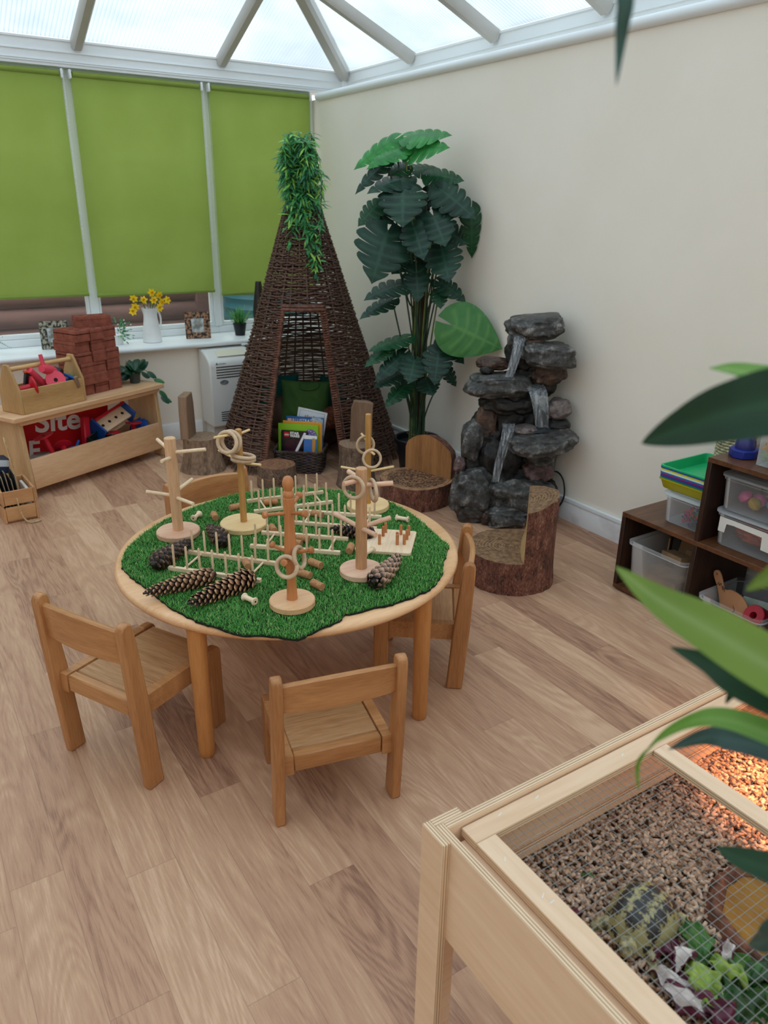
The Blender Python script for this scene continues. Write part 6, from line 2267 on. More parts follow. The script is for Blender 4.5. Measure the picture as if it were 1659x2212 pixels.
# stack of trays
tray_cols = [('#a9a018', 'olive yellow'), ('#1f8f6b', 'dark green'), ('#27408f', 'navy blue'), ('#8c2b6a', 'purple'), ('#2b6fb8', 'blue'), ('#cfe0d6', 'pale mint'), ('#d9cf1c', 'bright yellow'), ('#1d4f94', 'deep blue'), ('#1fae6d', 'bright green')]
pos = ('lowest', 'second', 'third', 'fourth', 'fifth', 'sixth', 'seventh', 'eighth', 'topmost')
def tray_mesh(w, d, h):
    g = G()
    def ring_(z, s):
        return [(p[0], p[1], z) for p in rrect(-d / 2 + s, -w / 2 + s, d / 2 - s, w / 2 - s, .018, 4)]
    R_ = [ring_(0, .016), ring_(.003, .013), ring_(h - .006, .004), ring_(h - .006, 0), ring_(h, 0), ring_(h, .006), ring_(.004, .015)]
    n = len(R_[0])
    vs = [p for r in R_ for p in r]
    fs = [tuple(range(n - 1, -1, -1)), tuple(range((len(R_) - 1) * n, len(R_) * n))]
    for i in range(len(R_) - 1):
        for q in range(n):
            q2 = (q + 1) % n
            fs.append((i * n + q, i * n + q2, (i + 1) * n + q2, (i + 1) * n + q))
    g.add(vs, fs)
    return g
for i, (c, nm) in enumerate(tray_cols):
    o = tray_mesh(.245, .30, .042).build('plastic_tray', MAT('tray_' + nm.replace(' ', '_'), c, rough=.35))
    o.location = (2.635 + .002 * math.sin(i * 2.3), 1.700 + .002 * math.cos(i * 1.7), .4765 + .0066 * i)
    tag(o, '%s plastic tray, %s of the tray stack%s' % (nm, pos[i], ' and open to view' if i == 8 else ''), 'tray', 'plastic trays stacked by the cube shelf')
# woven seagrass basket behind, blue dome, terracotta pot, string box on top
sb = thing('seagrass_basket', 'woven seagrass basket standing on the green tray behind the shelf', 'basket', (2.715, 1.66, .535))
m_sea = MAT('seagrass', '#8d8468', '#c4bb9a', rough=.9, scale=60)
g = G()
for r_ in range(17):
    pts = []
    for q in range(97):
        a = 2 * PI * q / 96
        r = .062 + .003 * math.sin(a * 16 + PI * r_) + .004 * math.sin(r_ * .2)
        pts.append((r * math.cos(a), r * math.sin(a), .006 + r_ * .0115))
    g.tube(pts, .0056, 6, cap=False)
g.lathe([(.058, 0), (.058, .004)], 32)
g.build('weave', m_sea, sb)
dm = thing('blue_dome', 'dark blue dome on an eight-sided navy base on the shelf top', 'toy', (2.53, 1.51, .683), .2)
G().prism([(.052 * math.cos(a) * (1.15), .045 * math.sin(a) * 1.1) for a in [PI / 8 + PI / 4 * i for i in range(8)]], 0, .03, 'z').build('base', MAT('navy_foam', '#16277a', rough=.5), dm, bevel=.003)
G().lathe([(.035, .03), (.036, .04), (.033, .058), (.024, .078), (.01, .092), (.001, .095)], 32).build('dome', MAT('violet_blue_plastic', '#2b2c63', '#393a7c', rough=.3, scale=10), dm)
tc_ = thing('terracotta_pot', 'terracotta plant pot with wire at the back of the shelf top', 'pot', (2.69, 1.47, .683))
G().lathe([(.038, 0), (.05, .07), (.056, .07), (.058, .1), (.05, .1), (.045, .07), (0, .06)], 36, cap=False).build('pot', MAT('terracotta', '#8f5638', '#a8694a', rough=.8, scale=20), tc_)
G().torus((0, 0, .055), .05, .0012, None, 32, 5).build('wire', MAT('copper_wire', '#c08a5a', rough=.3, metal=.8), tc_)
bx = thing('string_box', 'clear tall box of yellow and green shreds on the shelf top', 'box', (2.515, 1.38, .683))
G().box((-.04, -.045, 0), (.04, .045, .003)).box((-.04, -.045, 0), (-.038, .045, .16)).box((.038, -.045, 0), (.04, .045, .16)).box((-.04, -.045, 0), (.04, -.043, .16)).box((-.04, .043, 0), (.04, .045, .16)).build('box', m_clear, bx)
g = G()
for i in range(200):
    z = rr.uniform(.008, .13)
    p = Vector((rr.uniform(-.03, .03), rr.uniform(-.035, .035), z))
    pts = [p + Vector((rr.uniform(-.012, .012), rr.uniform(-.012, .012), rr.uniform(-.008, .008))) for _ in range(4)]
    g.tube(smoothpts(pts, 3), .0012, 4, m=(1 if z < .05 else 0))
o = g.build('paper_shreds', [MAT('yellow_shred', '#d9a326', rough=.7), MAT('green_shred', '#9ecf8a', rough=.7)], loc=(2.515, 1.38, .683))
tag(o, 'yellow and green paper shreds filling the clear tall box', 'shreds', None, 'stuff')
# lidded boxes in the upper cube
lidded('lower clear box with a torn white label in the upper cube', 2.60, 1.388, .353, .275, .29, .125, 'clear lidded boxes in the upper cube')
lidded('upper clear box of coloured baubles in the upper cube', 2.60, 1.390, .4915, .275, .29, .125, 'clear lidded boxes in the upper cube')
ml = thing('torn_label', 'torn white paper label stuck on the lower clear box', 'label', (2.452, 1.388, .353))
g = G().prism([(.092, .055), (.118, .055), (.118, .112), (-.06, .110), (-.105, .105), (-.10, .04), (-.055, .042), (-.052, .088), (.06, .092), (.088, .09)], -.0008, .0, 'x')
g.build('paper', m_label, ml, smooth=False)
o = G().blob((2.60, 1.39, .407), (.115, .115, .046), 4, .25, 3, 5).build('folded_scarves', MAT('red_orange_cloth', '#7a1c26', '#c06038', rough=.9, scale=16, lo=.35, hi=.65))
tag(o, 'red and orange cloth bundle inside the lower clear box', 'cloth')
bc = [('#d4508f', 'pink'), ('#c9a23c', 'gold'), ('#e36aa0', 'light pink'), ('#2aa5c4', 'turquoise'), ('#1f8f6a', 'green'), ('#9a4fc0', 'violet')]
bp = [(2.53, 1.47, .537), (2.52, 1.425, .525), (2.555, 1.43, .53), (2.535, 1.365, .535), (2.55, 1.30, .53), (2.60, 1.40, .535)]
for (c, nm), p in zip(bc, bp):
    o = G().lathe([(.004, -.022), (.02, -.014), (.027, 0), (.02, .014), (.004, .022)], 20, ax=zto((rr.uniform(-1, 1), rr.uniform(-1, 1), 1))).build('plastic_ring', MAT('glossy_' + nm.replace(' ', '_'), c, rough=.15))
    o.location = p
    tag(o, nm + ' plastic bauble in the upper clear box', 'bauble', 'plastic baubles in the upper clear box')
# tub with wooden paddle and red roll in the lower right cube
t = thing('storage_tub', 'clear open tub with a wooden paddle in the lower right cube', 'storage box', (2.56, 1.39, .027))
tub(t, 0, 0, .255, .27, .118, .1, m_clear).build('tub', m_clear, t)
t = thing('wooden_paddle', 'tan paddle with handwriting standing in the lower right tub', 'paddle', (2.52, 1.425, .035))
pr = rrect(-.075, -.02, .075, .115, .04, 5)
t.rotation_euler = (0, 0, math.radians(-100))
g = G()
pts = [(-.045, 0)] + [(.06, -.005), (.078, .04), (.07, .09), (.03, .125), (-.02, .13), (-.05, .118), (-.062, .128), (-.082, .165), (-.10, .178), (-.117, .168), (-.114, .148), (-.088, .11), (-.07, .07)]
sm = smoothpts([(x, z, 0) for x, z in pts] + [(pts[0][0], pts[0][1], 0)], 4)
g.prism([(p.x, p.y) for p in sm[:-1]], -.004, .004, 'y')
g.build('paddle', MAT('tan_leatherboard', '#b98560', '#c9966f', rough=.6, scale=10), t, bevel=.0015)
mk = G().tube(smoothpts([(-.09, -.0042, .12), (-.084, -.0042, .135), (-.08, -.0042, .122), (-.074, -.0042, .136), (-.07, -.0042, .124)], 4), .0012, 5)
mk.tube(smoothpts([(-.066, -.0042, .118), (-.062, -.0042, .128), (-.06, -.0042, .112), (-.055, -.0042, .125), (-.05, -.0042, .108)], 4), .0011, 5)
mk.tube(smoothpts([(.0, -.0042, .075), (.01, -.0042, .06), (.002, -.0042, .045)], 4), .0014, 5)
mk.blob((-.1, -.0042, .163), (.003, .0008, .003), 2)
mk.build('handwriting', m_blackp, t)
o = G().lathe([(.014, -.03), (.04, -.03), (.042, -.028), (.042, .028), (.04, .03), (.014, .03), (.014, -.03)], 36, cap=False, ax=zto((-.8, .15, .5))).build('red_roll', MAT('crimson_tape', '#b01a30', rough=.5), loc=(2.50, 1.315, .115))
tag(o, 'thick red ring roll in the lower right tub', 'roll')
o = G().box((-.002, -.06, 0), (.002, .06, .1), .0005).box((.004, -.055, 0), (.007, .055, .095), .0005).build('paper_sheets', MAT('greenish_paper', '#b9cbb4', '#dfe6de', rough=.6, scale=20), loc=(2.565, 1.36, .04), rot=(0, .35, .3))
tag(o, 'greenish paper sheets behind the paddle in the lower tub', 'paper')

# ------------------------------------------------------------------ tortoise table at the front right
w_ply = WOOD('birch_ply_face', '#d3ae8c', '#e9ccae', 'y', ring=5, rough=.5, fine=.5)
w_plyx = WOOD('birch_ply_face_x', '#d3ae8c', '#e9ccae', 'x', ring=5, rough=.5, fine=.5)
def ply_edge(name, axis):
    k = NT(name)
    tc = k.n('ShaderNodeTexCoord')
    sp = k.n('ShaderNodeSeparateXYZ')
    k.l(tc.outputs['Object'], sp.inputs[0])
    geo = k.n('ShaderNodeNewGeometry')
    f = k.math('FRACT', k.math('MULTIPLY', sp.outputs[axis], 1 / .005))
    nz = k.n('ShaderNodeTexNoise', Scale=9.0, Detail=2.0)
    k.l(tc.outputs['Object'], nz.inputs['Vector'])
    f2 = k.math('ADD', f, k.math('MULTIPLY', k.math('SUBTRACT', nz.outputs['Fac'], .5), .25))
    k.l(k.ramp(f2, [(.28, '#98775a'), (.5, '#e4c6a4')]), k.b.inputs['Base Color'])
    k.b.inputs['Roughness'].default_value = .6
    return k.m
pe_x, pe_y, pe_z = ply_edge('ply_edge_across_x', 0), ply_edge('ply_edge_across_y', 1), ply_edge('ply_edge_across_z', 2)
def ply(g_lo, g_hi, thin, name, parent, face=None):
    """a plywood board: faces in veneer, the edges in layered ply"""
    g = G()
    g.box(g_lo, g_hi, .0008)
    fm = []
    for f in g.f:
        p = [Vector(g.v[i]) for i in f[:3]]
        n = (p[1] - p[0]).cross(p[2] - p[0]).normalized()
        fm.append(0 if abs(n[thin]) > .6 else 1)
    g.mi = fm
    return g.build(name, [face or (w_ply if thin != 1 else w_plyx), (pe_x, pe_y, pe_z)[thin]], parent)
ZT = .58
tt = thing('tortoise_table', 'plywood tortoise table with a wire mesh lid in the front right corner', 'tortoise table', (.588, .06, 0))
ox, oy = .588, .06
def tply(lo, hi, thin, name, face=None):
    return ply((lo[0] - ox, lo[1] - oy, lo[2]), (hi[0] - ox, hi[1] - oy, hi[2]), thin, name, tt, face)
tply((.588, .06, .373), (.603, .745, ZT), 0, 'side_panel')
tply((.6035, .730, .373), (1.43, .745, ZT), 1, 'long_panel')
tply((.6035, .06, .373), (1.43, .075, ZT), 1, 'long_panel')
tply((1.4305, .06, .373), (1.4455, .745, ZT), 0, 'side_panel')
tply((.6035, .0755, .373), (1.43, .7295, .388), 2, 'floor_panel')
for sx in (0, 1):
    for sy in (0, 1):
        x0 = .573 if sx == 0 else 1.446
        y0 = .704 if sy == 0 else .044
        tply((x0, y0, 0), (x0 + .0145, y0 + .0565 if sy == 0 else y0 + .0565, ZT), 0, 'leg')
        xx = .588 if sx == 0 else 1.39
        yy = .7455 if sy == 0 else .0445
        tply((xx, yy, 0), (xx + .056, yy + .015, ZT), 1, 'leg')
# lid: frame rails with a divider, mesh under it
LZ0, LZ1 = .556, .571
tply((.628, .10, LZ0), (.667, .6885, LZ1), 2, 'lid_rail')
tply((.628, .689, LZ0), (1.42, .727, LZ1), 2, 'lid_rail', w_plyx)
tply((1.05, .12, LZ0), (1.086, .6885, LZ1), 2, 'lid_rail')
tply((1.382, .10, LZ0), (1.42, .6885, LZ1), 2, 'lid_rail')
tply((.6675, .08, LZ0), (1.3815, .118, LZ1), 2, 'lid_rail', w_plyx)
tply((.6035, .0755, .534), (.640, .7185, .5525), 2, 'batten')
tply((.6035, .7185, .435), (1.43, .7295, .452), 1, 'batten')
g = G()
for i in range(int(.755 / .0142)):
    x = .662 + i * .0142
    g.box((x - .0003 - ox, .10 - oy, .5540), (x + .0003 - ox, .70 - oy, .5547))
for i in range(int(.59 / .0142)):
    y = .108 + i * .0142
    g.box((.64 - ox, y - .0003 - oy, .5547), (1.40 - ox, y + .0003 - oy, .5554))
g.build('wire_mesh', MAT('galvanised_wire', '#8d8d89', rough=.45, metal=.3), tt, smooth=False)
g = G()
for x, y, a in ((.70, .716, .4), (.78, .713, .3), (.645, .64, .9), (.648, .56, .6), (.652, .545, .1), (.99, .71, .5)):
    R_ = Matrix.Rotation(a, 3, 'Z')
    g.box((x - ox - .005, y - oy - .0008, LZ1), (x - ox + .005, y - oy + .0008, LZ1 + .0006), 0, 0, R_)
g.build('staples', m_label, tt)
# wood pellets
m_pel = None
k = NT('wood_pellet')
at = k.n('ShaderNodeAttribute', attribute_name='tone')
k.l(k.ramp(at.outputs['Fac'], [(0, '#8a6a54'), (.5, '#c09a7d'), (1, '#dfc0a4')]), k.b.inputs['Base Color'])
k.b.inputs['Roughness'].default_value = .75
m_pel = k.m
rg = np.random.default_rng(12)
NPL = 15000
px_ = rg.uniform(.608, 1.425, NPL)
py_ = rg.uniform(.12, .727, NPL)
keep_ = ((px_ - 1.035) / .098) ** 2 + ((py_ - .395) / .114) ** 2 > 1.0
px_, py_ = px_[keep_], py_[keep_]
NPL = len(px_)
pz_ = .404 + .018 * (px_ > .6) + rg.uniform(-.010, .006, NPL) + .006 * np.sin(px_ * 9) * np.sin(py_ * 11)
ya = rg.uniform(0, 2 * PI, NPL)
el = rg.normal(0, .35, NPL)
Lp = rg.uniform(.006, .017, NPL)
rp = rg.uniform(.0026, .0033, NPL)
K_ = 6
D = np.stack([np.cos(ya) * np.cos(el), np.sin(ya) * np.cos(el), np.sin(el)], 1)
U = np.stack([-np.sin(ya), np.cos(ya), np.zeros(NPL)], 1)
Wv = np.cross(D, U)
C0 = np.stack([px_, py_, pz_], 1)
V = np.zeros((NPL, 2 * K_, 3))
for q in range(K_):
    a = 2 * PI * q / K_
    rim = (U * math.cos(a) + Wv * math.sin(a)) * rp[:, None]
    V[:, q] = C0 - D * (Lp / 2)[:, None] + rim
    V[:, K_ + q] = C0 + D * (Lp / 2)[:, None] + rim
V[:, :, 2] = np.maximum(V[:, :, 2], .389)
pat = []
for q in range(K_):
    q2 = (q + 1) % K_
    pat += [q, q2, K_ + q2, K_ + q]
pat += list(range(K_ - 1, -1, -1)) + list(range(K_, 2 * K_))
me = bpy.data.meshes.new('wood_pellets')
me.vertices.add(NPL * 2 * K_)
me.vertices.foreach_set('co', V.reshape(-1))
me.loops.add(NPL * len(pat))
me.loops.foreach_set('vertex_index', ((np.arange(NPL) * 2 * K_)[:, None] + np.array(pat)).reshape(-1).astype(np.int32))
me.polygons.add(NPL * (K_ + 2))
starts = np.array([4 * q for q in range(K_)] + [4 * K_, 5 * K_])
me.polygons.foreach_set('loop_start', ((np.arange(NPL) * len(pat))[:, None] + starts).reshape(-1).astype(np.int32))
me.update(calc_edges=True)
me.validate()
at_ = me.attributes.new('tone', 'FLOAT', 'POINT')
at_.data.foreach_set('value', np.repeat(rg.uniform(0, 1, NPL), 2 * K_).astype(np.float32))
me.materials.append(m_pel)
o = bpy.data.objects.new('wood_pellets', me)
COL.objects.link(o)
tag(o, 'brown wood pellet bedding covering the tortoise table floor', 'bedding', None, 'stuff')
G().box((.61 , .09, .3885), (1.42, .7285, .405)).build('bedding_base', MAT('packed_bedding', '#6b523f', '#8a6c54', rough=.9, scale=90), o)
# heat lamp on an arm above the right end of the tortoise table: the warm glow on the pellets
hl = thing('heat_lamp', 'black heat lamp on an arm over the right end of the tortoise table', 'lamp', (1.30, .40, .84))
G().lathe([(.02, .05), (.03, .03), (.06, -.03), (.064, -.05), (.060, -.05), (.055, -.028), (.015, .028)][::-1], 32, cap=False).build('hood', MAT('lamp_hood', '#2c2c2e', rough=.4), hl)
G().tube(smoothpts([(0, 0, .04), (0, 0, .09), (.08, -.05, .13), (.1515, -.13, .08), (.1535, -.14, -.25)], 6), .007, 8).build('arm', m_black, hl)
G().box((.146, -.165, -.30), (.1605, -.115, -.235), .003).build('clamp', m_black, hl)
k = NT('hot_bulb')
k.b.inputs['Emission Color'].default_value = (1, .45, .15, 1)
k.b.inputs['Emission Strength'].default_value = 6
G().blob((0, 0, -.01), (.026, .026, .03), 3).build('bulb', k.m, hl)
ld = bpy.data.lights.new('heat_lamp_light', 'SPOT')
ld.energy = 30.0
ld.color = (1.0, .40, .16)
ld.spot_size = math.radians(82)
ld.spot_blend = .75
ld.shadow_soft_size = .025
lo = bpy.data.objects.new('heat_lamp_light', ld)
COL.objects.link(lo)
lo.parent = hl
lo.location = (0, 0, -.045)
lo.rotation_euler = (math.radians(12), math.radians(-14), 0)
# tortoise
def tortoise():
    t = thing('tortoise', 'small tortoise with yellow and black patterned shell on the pellets', 'tortoise', (.848, .521, .418), math.radians(192))
    t.scale = (.9, .93, 1)
    k = NT('tortoise_shell')
    tc = k.n('ShaderNodeTexCoord')
    mp_ = k.n('ShaderNodeMapping')
    mp_.inputs['Scale'].default_value = (28, 28, 22)
    k.l(tc.outputs['Object'], mp_.inputs['Vector'])
    nz = k.n('ShaderNodeTexNoise', Scale=1.5, Detail=3.0)
    k.l(mp_.outputs[0], nz.inputs['Vector'])
    vo = k.n('ShaderNodeTexVoronoi', Scale=1.0, feature='F1', Randomness=.55)
    ad = k.n('ShaderNodeVectorMath', operation='ADD')
    k.l(mp_.outputs[0], ad.inputs[0])
    sc_ = k.n('ShaderNodeVectorMath', operation='SCALE')
    sc_.inputs['Scale'].default_value = .5
    k.l(nz.outputs['Color'], sc_.inputs[0])
    k.l(sc_.outputs[0], ad.inputs[1])
    k.l(ad.outputs[0], vo.inputs['Vector'])
    at = k.n('ShaderNodeAttribute', attribute_name='dark')
    n4 = k.n('ShaderNodeTexNoise', Scale=160.0, Detail=3.0)
    k.l(tc.outputs['Object'], n4.inputs['Vector'])
    f = k.math('ADD', at.outputs['Fac'], k.math('MULTIPLY', k.math('SUBTRACT', n4.outputs['Fac'], .5), .7))
    k.l(k.ramp(f, [(.40, '#a39969'), (.48, '#7c7049'), (.54, '#2a2828')]), k.b.inputs['Base Color'])
    k.b.inputs['Roughness'].default_value = .4
    k.bump(at.outputs['Fac'], .3, .003)
    ms_ = k.m
    m_skin = MAT('tortoise_skin', '#4f4836', '#b8ab7a', rough=.6, scale=110, bump=.6, bscale=260)
    a_, b_, h_ = .068, .056, .056
    # scute layout: five along the spine, four on each flank, rim scutes
    sc = [(x, 0, .012, .013) for x in (-.048, -.024, .0, .024, .047)]
    sc += [(x, s * .031, .013, .011) for s in (-1, 1) for x in (-.036, -.012, .013, .037)]
    g = G()
    vs, fs, dk = [], [], []
    NU, NV = 64, 26
    for j in range(NV + 1):
        ph = (PI / 2) * (j / NV)
        for i in range(NU):
            th = 2 * PI * i / NU
            flare = 1 + .10 * (1 - j / NV) ** 6
            x = a_ * math.cos(th) * math.cos(ph) ** .75 * flare
            y = b_ * math.sin(th) * math.cos(ph) ** .75 * flare
            z = .012 + h_ * math.sin(ph) ** .9
            d = 0.0
            edge = 9
            for (sx_, sy_, rx_, ry_) in sc:
                e = math.hypot((x - sx_) / rx_, (y - sy_) / ry_)
                edge = min(edge, e)
            if j < 5:
                d = .62 if (int((th / (2 * PI)) * 24) % 2 == 0) and 1 < j < 5 else .3
            else:
                d = .80 - .30 * edge if edge < 1.6 else .25
                z += .0016 * max(0, 1.2 - edge)
            vs.append((x, y, z))
            dk.append(d)
    for j in range(NV):
        for i in range(NU):
            i2 = (i + 1) % NU
            fs.append((j * NU + i, j * NU + i2, (j + 1) * NU + i2, (j + 1) * NU + i))
    fs.append(tuple(range(NU - 1, -1, -1)))
    g.add(vs, fs)
    o = g.build('shell', ms_, t, sharp=80)
    at = o.data.attributes.new('dark', 'FLOAT', 'POINT')
    at.data.foreach_set('value', dk)
    g = G()
    g.blob((0, 0, .014), (.062, .05, .012), 3)
    g.tube([(.045, 0, .018), (.065, .006, .026), (.078, .010, .029), (.094, .012, .024)], [.012, .0125, .0165, .009], 14)
    g.blob((.083, .011, .029), (.018, .0145, .0135), 3)
    for s in (-1, 1):
        g.tube([(.036, s * .032, .016), (.06, s * .05, .014), (.068, s * .056, .006), (.084, s * .056, .003)], [.012, .0115, .0105, .008], 12)
        g.tube([(-.036, s * .03, .016), (-.055, s * .046, .012), (-.062, s * .054, .003)], [.013, .013, .010], 12)
    g.tube([(-.055, 0, .014), (-.072, .004, .008)], [.007, .002], 8)
    o = g.build('body', m_skin, t, sharp=80)
    md = o.modifiers.new('one_skin', 'REMESH')
    md.mode = 'VOXEL'
    md.voxel_size = .0022
    md.use_smooth_shade = True
    m2 = o.modifiers.new('smooth', 'SMOOTH')
    m2.iterations = 6
    for s in (-1, 1):
        G().blob((.088, .011 + s * .0128, .032), (.0022, .0016, .0022), 2).build('eye', MAT('black_eye', '#0c0c0c', rough=.1), t)
    return t
tortoise()
# water dish
wd = thing('water_dish', 'brown rock-look water dish with yellow floor beside the tortoise', 'dish', (1.035, .395, .418))
NA = 72
def rim_r(a, k_=1.0):
    return k_ * (1 + .10 * noise.noise(Vector((math.cos(a) * 1.3, math.sin(a) * 1.3, 4.2))) + .05 * noise.noise(Vector((math.cos(a) * 4, math.sin(a) * 4, 1.2))))
vs, fs = [], []
prof = [(1.1, -.02), (1.07, .004), (1.02, .018), (.98, .026), (.93, .027), (.88, .022), (.82, .012), (.78, .006), (.5, .004), (.2, .004)]
for q, (kr, z) in enumerate(prof):
    for i in range(NA):
        a = 2 * PI * i / NA
        r = rim_r(a, kr)
        bz = .0035 * noise.noise(Vector((math.cos(a) * 5, math.sin(a) * 5, q * .6))) if 1 < q < 6 else 0
        vs.append((.098 * r * math.cos(a), .115 * r * math.sin(a), z + bz))
for q in range(len(prof) - 1):
    for i in range(NA):
        i2 = (i + 1) % NA
        fs.append((q * NA + i, q * NA + i2, (q + 1) * NA + i2, (q + 1) * NA + i))
fs.append(tuple((len(prof) - 1) * NA + i for i in range(NA)))
fs.append(tuple(range(NA - 1, -1, -1)))
g = G().add(vs, fs)
for fi, f in enumerate(g.f):
    g.mi[fi] = 1 if min(f) >= 6 * NA else 0
g.build('dish', [MAT('brown_dish_rock', '#4a2c20', '#8a5640', rough=.6, scale=40, bump=.6, bscale=120), MAT('ochre_dish_floor', '#b5822f', '#d0a04a', rough=.4, scale=14)], wd, sharp=80)
vs = [(.098 * rim_r(a, .86) * math.cos(a), .115 * rim_r(a, .86) * math.sin(a), .0145) for a in [2 * PI * i / NA for i in range(NA)]]
G().add(vs, [tuple(range(NA))]).build('water', CLEAR('still_water', '#e8e2c8', .03, .01), wd)
# salad
m_sal = [MAT('salad_green', '#2f5a26', '#4f7d35', rough=.4, scale=40, trans=.1), MAT('salad_dark', '#1d3a1c', '#2f5526', rough=.4, scale=40, trans=.1), MAT('salad_lime', '#7f9c3c', '#a9bd5e', rough=.45, scale=40, trans=.15), MAT('salad_pale', '#cfc0b8', '#e6dcd6', rough=.4, scale=30, trans=.1), MAT('radicchio_purple', '#4a1a2c', '#6e2c42', rough=.4, scale=30)]
sal = [(.80, .425, 3, .075, .034, 'white-ribbed chicory leaf nearest the tortoise, left of the salad'), (.815, .455, 4, .05, .03, 'purple radicchio shred beside the tortoise foreleg'), (.84, .44, 3, .06, .038, 'broad white radicchio leaf at the top of the salad'), (.875, .445, 0, .07, .045, 'green salad leaf at the upper right of the heap'), (.86, .415, 1, .08, .05, 'dark green salad leaf under the white one'),
       (.79, .385, 3, .09, .04, 'long white and purple radicchio leaf at the left of the salad'), (.83, .40, 2, .07, .045, 'frilly lime green leaf in the middle of the salad'), (.87, .385, 2, .06, .03, 'lime green sprig right of the frilly leaf'), (.90, .375, 0, .085, .05, 'large green leaf at the right of the salad'), (.905, .41, 3, .05, .022, 'small pale leaf near the water dish'),
       (.85, .355, 1, .09, .055, 'dark leaf at the front of the salad'), (.80, .345, 4, .06, .04, 'purple radicchio piece at the very front'), (.885, .345, 0, .09, .05, 'green leaf at the front right of the salad'), (.82, .365, 2, .06, .04, 'pale lime leaf in front of the frilly leaf'), (.925, .35, 1, .08, .05, 'dark green leaf by the dish at the front')]
rr = random.Random(77)
for i, (x, y, kd, L, W, lb) in enumerate(sal):
    a = rr.uniform(0, 2 * PI)
    g = G()
    sd = i * 2.7
    def fn(u, v):
        w = math.sin(PI * (u * .92 + .06)) ** .6
        yy = (v * 2 - 1) * W / 2 * w * (1 + .15 * math.sin(u * 22 + sd))
        z = .010 * math.sin(u * 9 + v * 7 + sd) * abs(v * 2 - 1) + .012 * noise.noise(Vector((u * 4, v * 4, sd))) + .018 * math.sin(PI * u)
        return ((u - .5) * L, yy, z)
    g.grid(fn, 22, 13)
    if kd == 3:
        nvv = len(g.f)
        g.mi = [1 if (f[0] % 13 in (0, 1, 10, 11)) else 0 for f in g.f]
        mats = [m_sal[3], m_sal[4]]
    else:
        mats = [m_sal[kd]]
    o = g.build('salad_leaf', mats, loc=(x, y, .427 + .006 * (i % 4)), rot=(rr.uniform(-.3, .3), rr.uniform(-.3, .3), a), sharp=180)
    md = o.modifiers.new('thickness', 'SOLIDIFY'); md.thickness = .0008
    tag(o, lb, 'salad leaf', 'salad leaves in front of the tortoise')
for x, y, c, lb in ((.765, .598, 4, 'dark purple leaf scrap on the pellets behind the tortoise'), (.84, .638, 0, 'small green leaf scrap on the pellets far from the tortoise')):
    g = G()
    g.grid(lambda u, v: ((u - .5) * .03, (v - .5) * .014 * math.sin(PI * (u * .9 + .05)), .004 * math.sin(u * 6)), 10, 6)
    o = g.build('leaf_scrap', m_sal[c], loc=(x, y, .432), rot=(.2, .1, 1.9))
    tag(o, lb, 'leaf scrap', 'leaf scraps on the pellets')

# ------------------------------------------------------------------ big-leaved plant right beside the camera
m_fl = [leaf_mat('broad_leaf_dark', '#142e1a', '#1e3f24', '#2b4b30', .6, .04), leaf_mat('broad_leaf_mid', '#6c862f', '#819a40', '#9db070', .5, .35), leaf_mat('broad_leaf_light', '#6a9a35', '#84b04a', '#9fc468', .42, .4), leaf_mat('broad_leaf_blue', '#27423c', '#38564f', '#45635a', .4, .05)]
hp = thing('tall_houseplant', 'tall green houseplant at the right edge, its leaves reaching into view', 'plant', (.47, -.08, 0))
H0 = Vector((.47, -.08, 0))
G().lathe([(.075, 0), (.095, .17), (.105, .17), (.107, .195), (.095, .195), (.09, .16), (0, .155)], 40, cap=False).build('pot', m_pot, hp)
G().tube([(0, 0, .15), (.012, .01, .7), (-.006, .02, 1.2), (-.01, .015, 1.64)], [.014, .013, .012, .008], 12).build('stem', m_stalk2, hp)
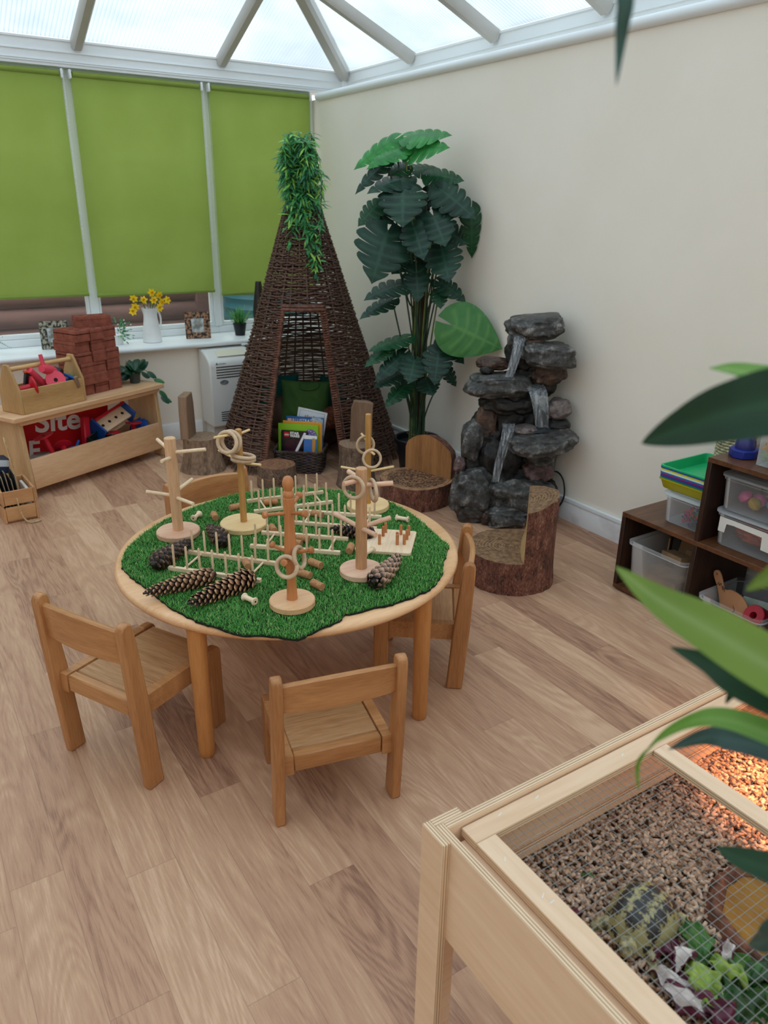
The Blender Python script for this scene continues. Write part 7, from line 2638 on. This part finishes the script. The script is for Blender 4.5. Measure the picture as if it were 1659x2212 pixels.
def strap(pts, W, kind, up, cur=.0):
    P_ = smoothpts(pts, 8)
    N_ = len(P_)
    g = G()
    up = Vector(up)
    vein = []
    def row(i):
        d = (P_[min(i + 1, N_ - 1)] - P_[max(i - 1, 0)]).normalized()
        n = (up - d * up.dot(d)).normalized()
        c = d.cross(n)
        t = i / (N_ - 1)
        w = W * (math.sin(PI * min(1, t * .62 + .0)) ** .8 if t > 0 else 0)
        return P_[i], c, n, w
    NV = 9
    for lay in (0, 1):
        vs, fs = [], []
        for i in range(N_):
            p, c, n, w = row(i)
            for j in range(NV):
                v = j / (NV - 1) * 2 - 1
                q = p + c * (v * w / 2) + n * (.10 * w * abs(v) - (.0009 * (1 - abs(v)) if lay else 0) - cur * w * v * v)
                vs.append(tuple(q - H0))
                vein.append(1.0 if j == NV // 2 else (.25 if j in (NV // 2 - 1, NV // 2 + 1) else 0))
        for i in range(N_ - 1):
            for j in range(NV - 1):
                a = i * NV + j
                fs.append((a, a + 1, a + NV + 1, a + NV) if not lay else (a, a + NV, a + NV + 1, a + 1))
        g.add(vs, fs)
    o = g.build('leaf', m_fl[kind], hp, sharp=180)
    at = o.data.attributes.new('vein', 'FLOAT', 'POINT')
    at.data.foreach_set('value', vein)
    # stalk back to the stem
    e = P_[-1] - H0
    s = Vector((0, .01, e.z - .06))
    G().tube(smoothpts([s, (s + e) / 2 + Vector((0, 0, .015)), e], 5), .0028, 6).build('leaf_stalk', m_stalk2, o)
strap([(.496, .335, 1.396), (.494, .313, 1.398), (.488, .278, 1.396), (.482, .2, 1.38)], .032, 2, (-.3, -.5, .9))
strap([(.405, .314, 1.358), (.41, .29, 1.373), (.417, .262, 1.389), (.438, .225, 1.402), (.45, .14, 1.412)], .043, 0, (-.75, -.45, .45))
strap([(.412, .327, 1.261), (.409, .286, 1.254), (.41, .246, 1.250), (.415, .188, 1.243), (.43, .1, 1.24)], .037, 1, (-.6, -.4, .75))
strap([(.424, .280, 1.214), (.425, .249, 1.217), (.423, .225, 1.217), (.431, .193, 1.215), (.43, .1, 1.22)], .028, 0, (-.6, -.4, .75))
strap([(.445, .246, 1.268), (.448, .235, 1.281), (.456, .218, 1.297), (.462, .15, 1.31)], .016, 1, (-.6, -.5, .6))
strap([(.445, .299, 1.061), (.436, .296, 1.095), (.428, .279, 1.131), (.43, .255, 1.163), (.436, .233, 1.176), (.436, .19, 1.186), (.45, .1, 1.19)], .0215, 2, (-.3, .2, .95))
strap([(.458, .288, 1.104), (.458, .262, 1.133), (.454, .237, 1.150), (.453, .196, 1.165), (.455, .1, 1.18)], .024, 3, (-.5, -.2, .8))
strap([(.475, .242, 1.034), (.473, .222, 1.041), (.48, .186, 1.049), (.482, .1, 1.06)], .024, 0, (-.5, -.3, .8))
strap([(.481, .204, .962), (.475, .191, .983), (.472, .172, 1.015), (.472, .1, 1.04)], .022, 3, (-.5, -.3, .8))
strap([(.461, .252, 1.168), (.453, .243, 1.189), (.437, .225, 1.216), (.435, .18, 1.235), (.45, .1, 1.23)], .014, 0, (-.5, -.3, .7))
strap([(.366, .334, 1.565), (.371, .339, 1.585), (.368, .336, 1.602), (.369, .332, 1.631), (.39, .26, 1.70), (.44, .08, 1.70)], .012, 3, (-.5, -.8, .1))
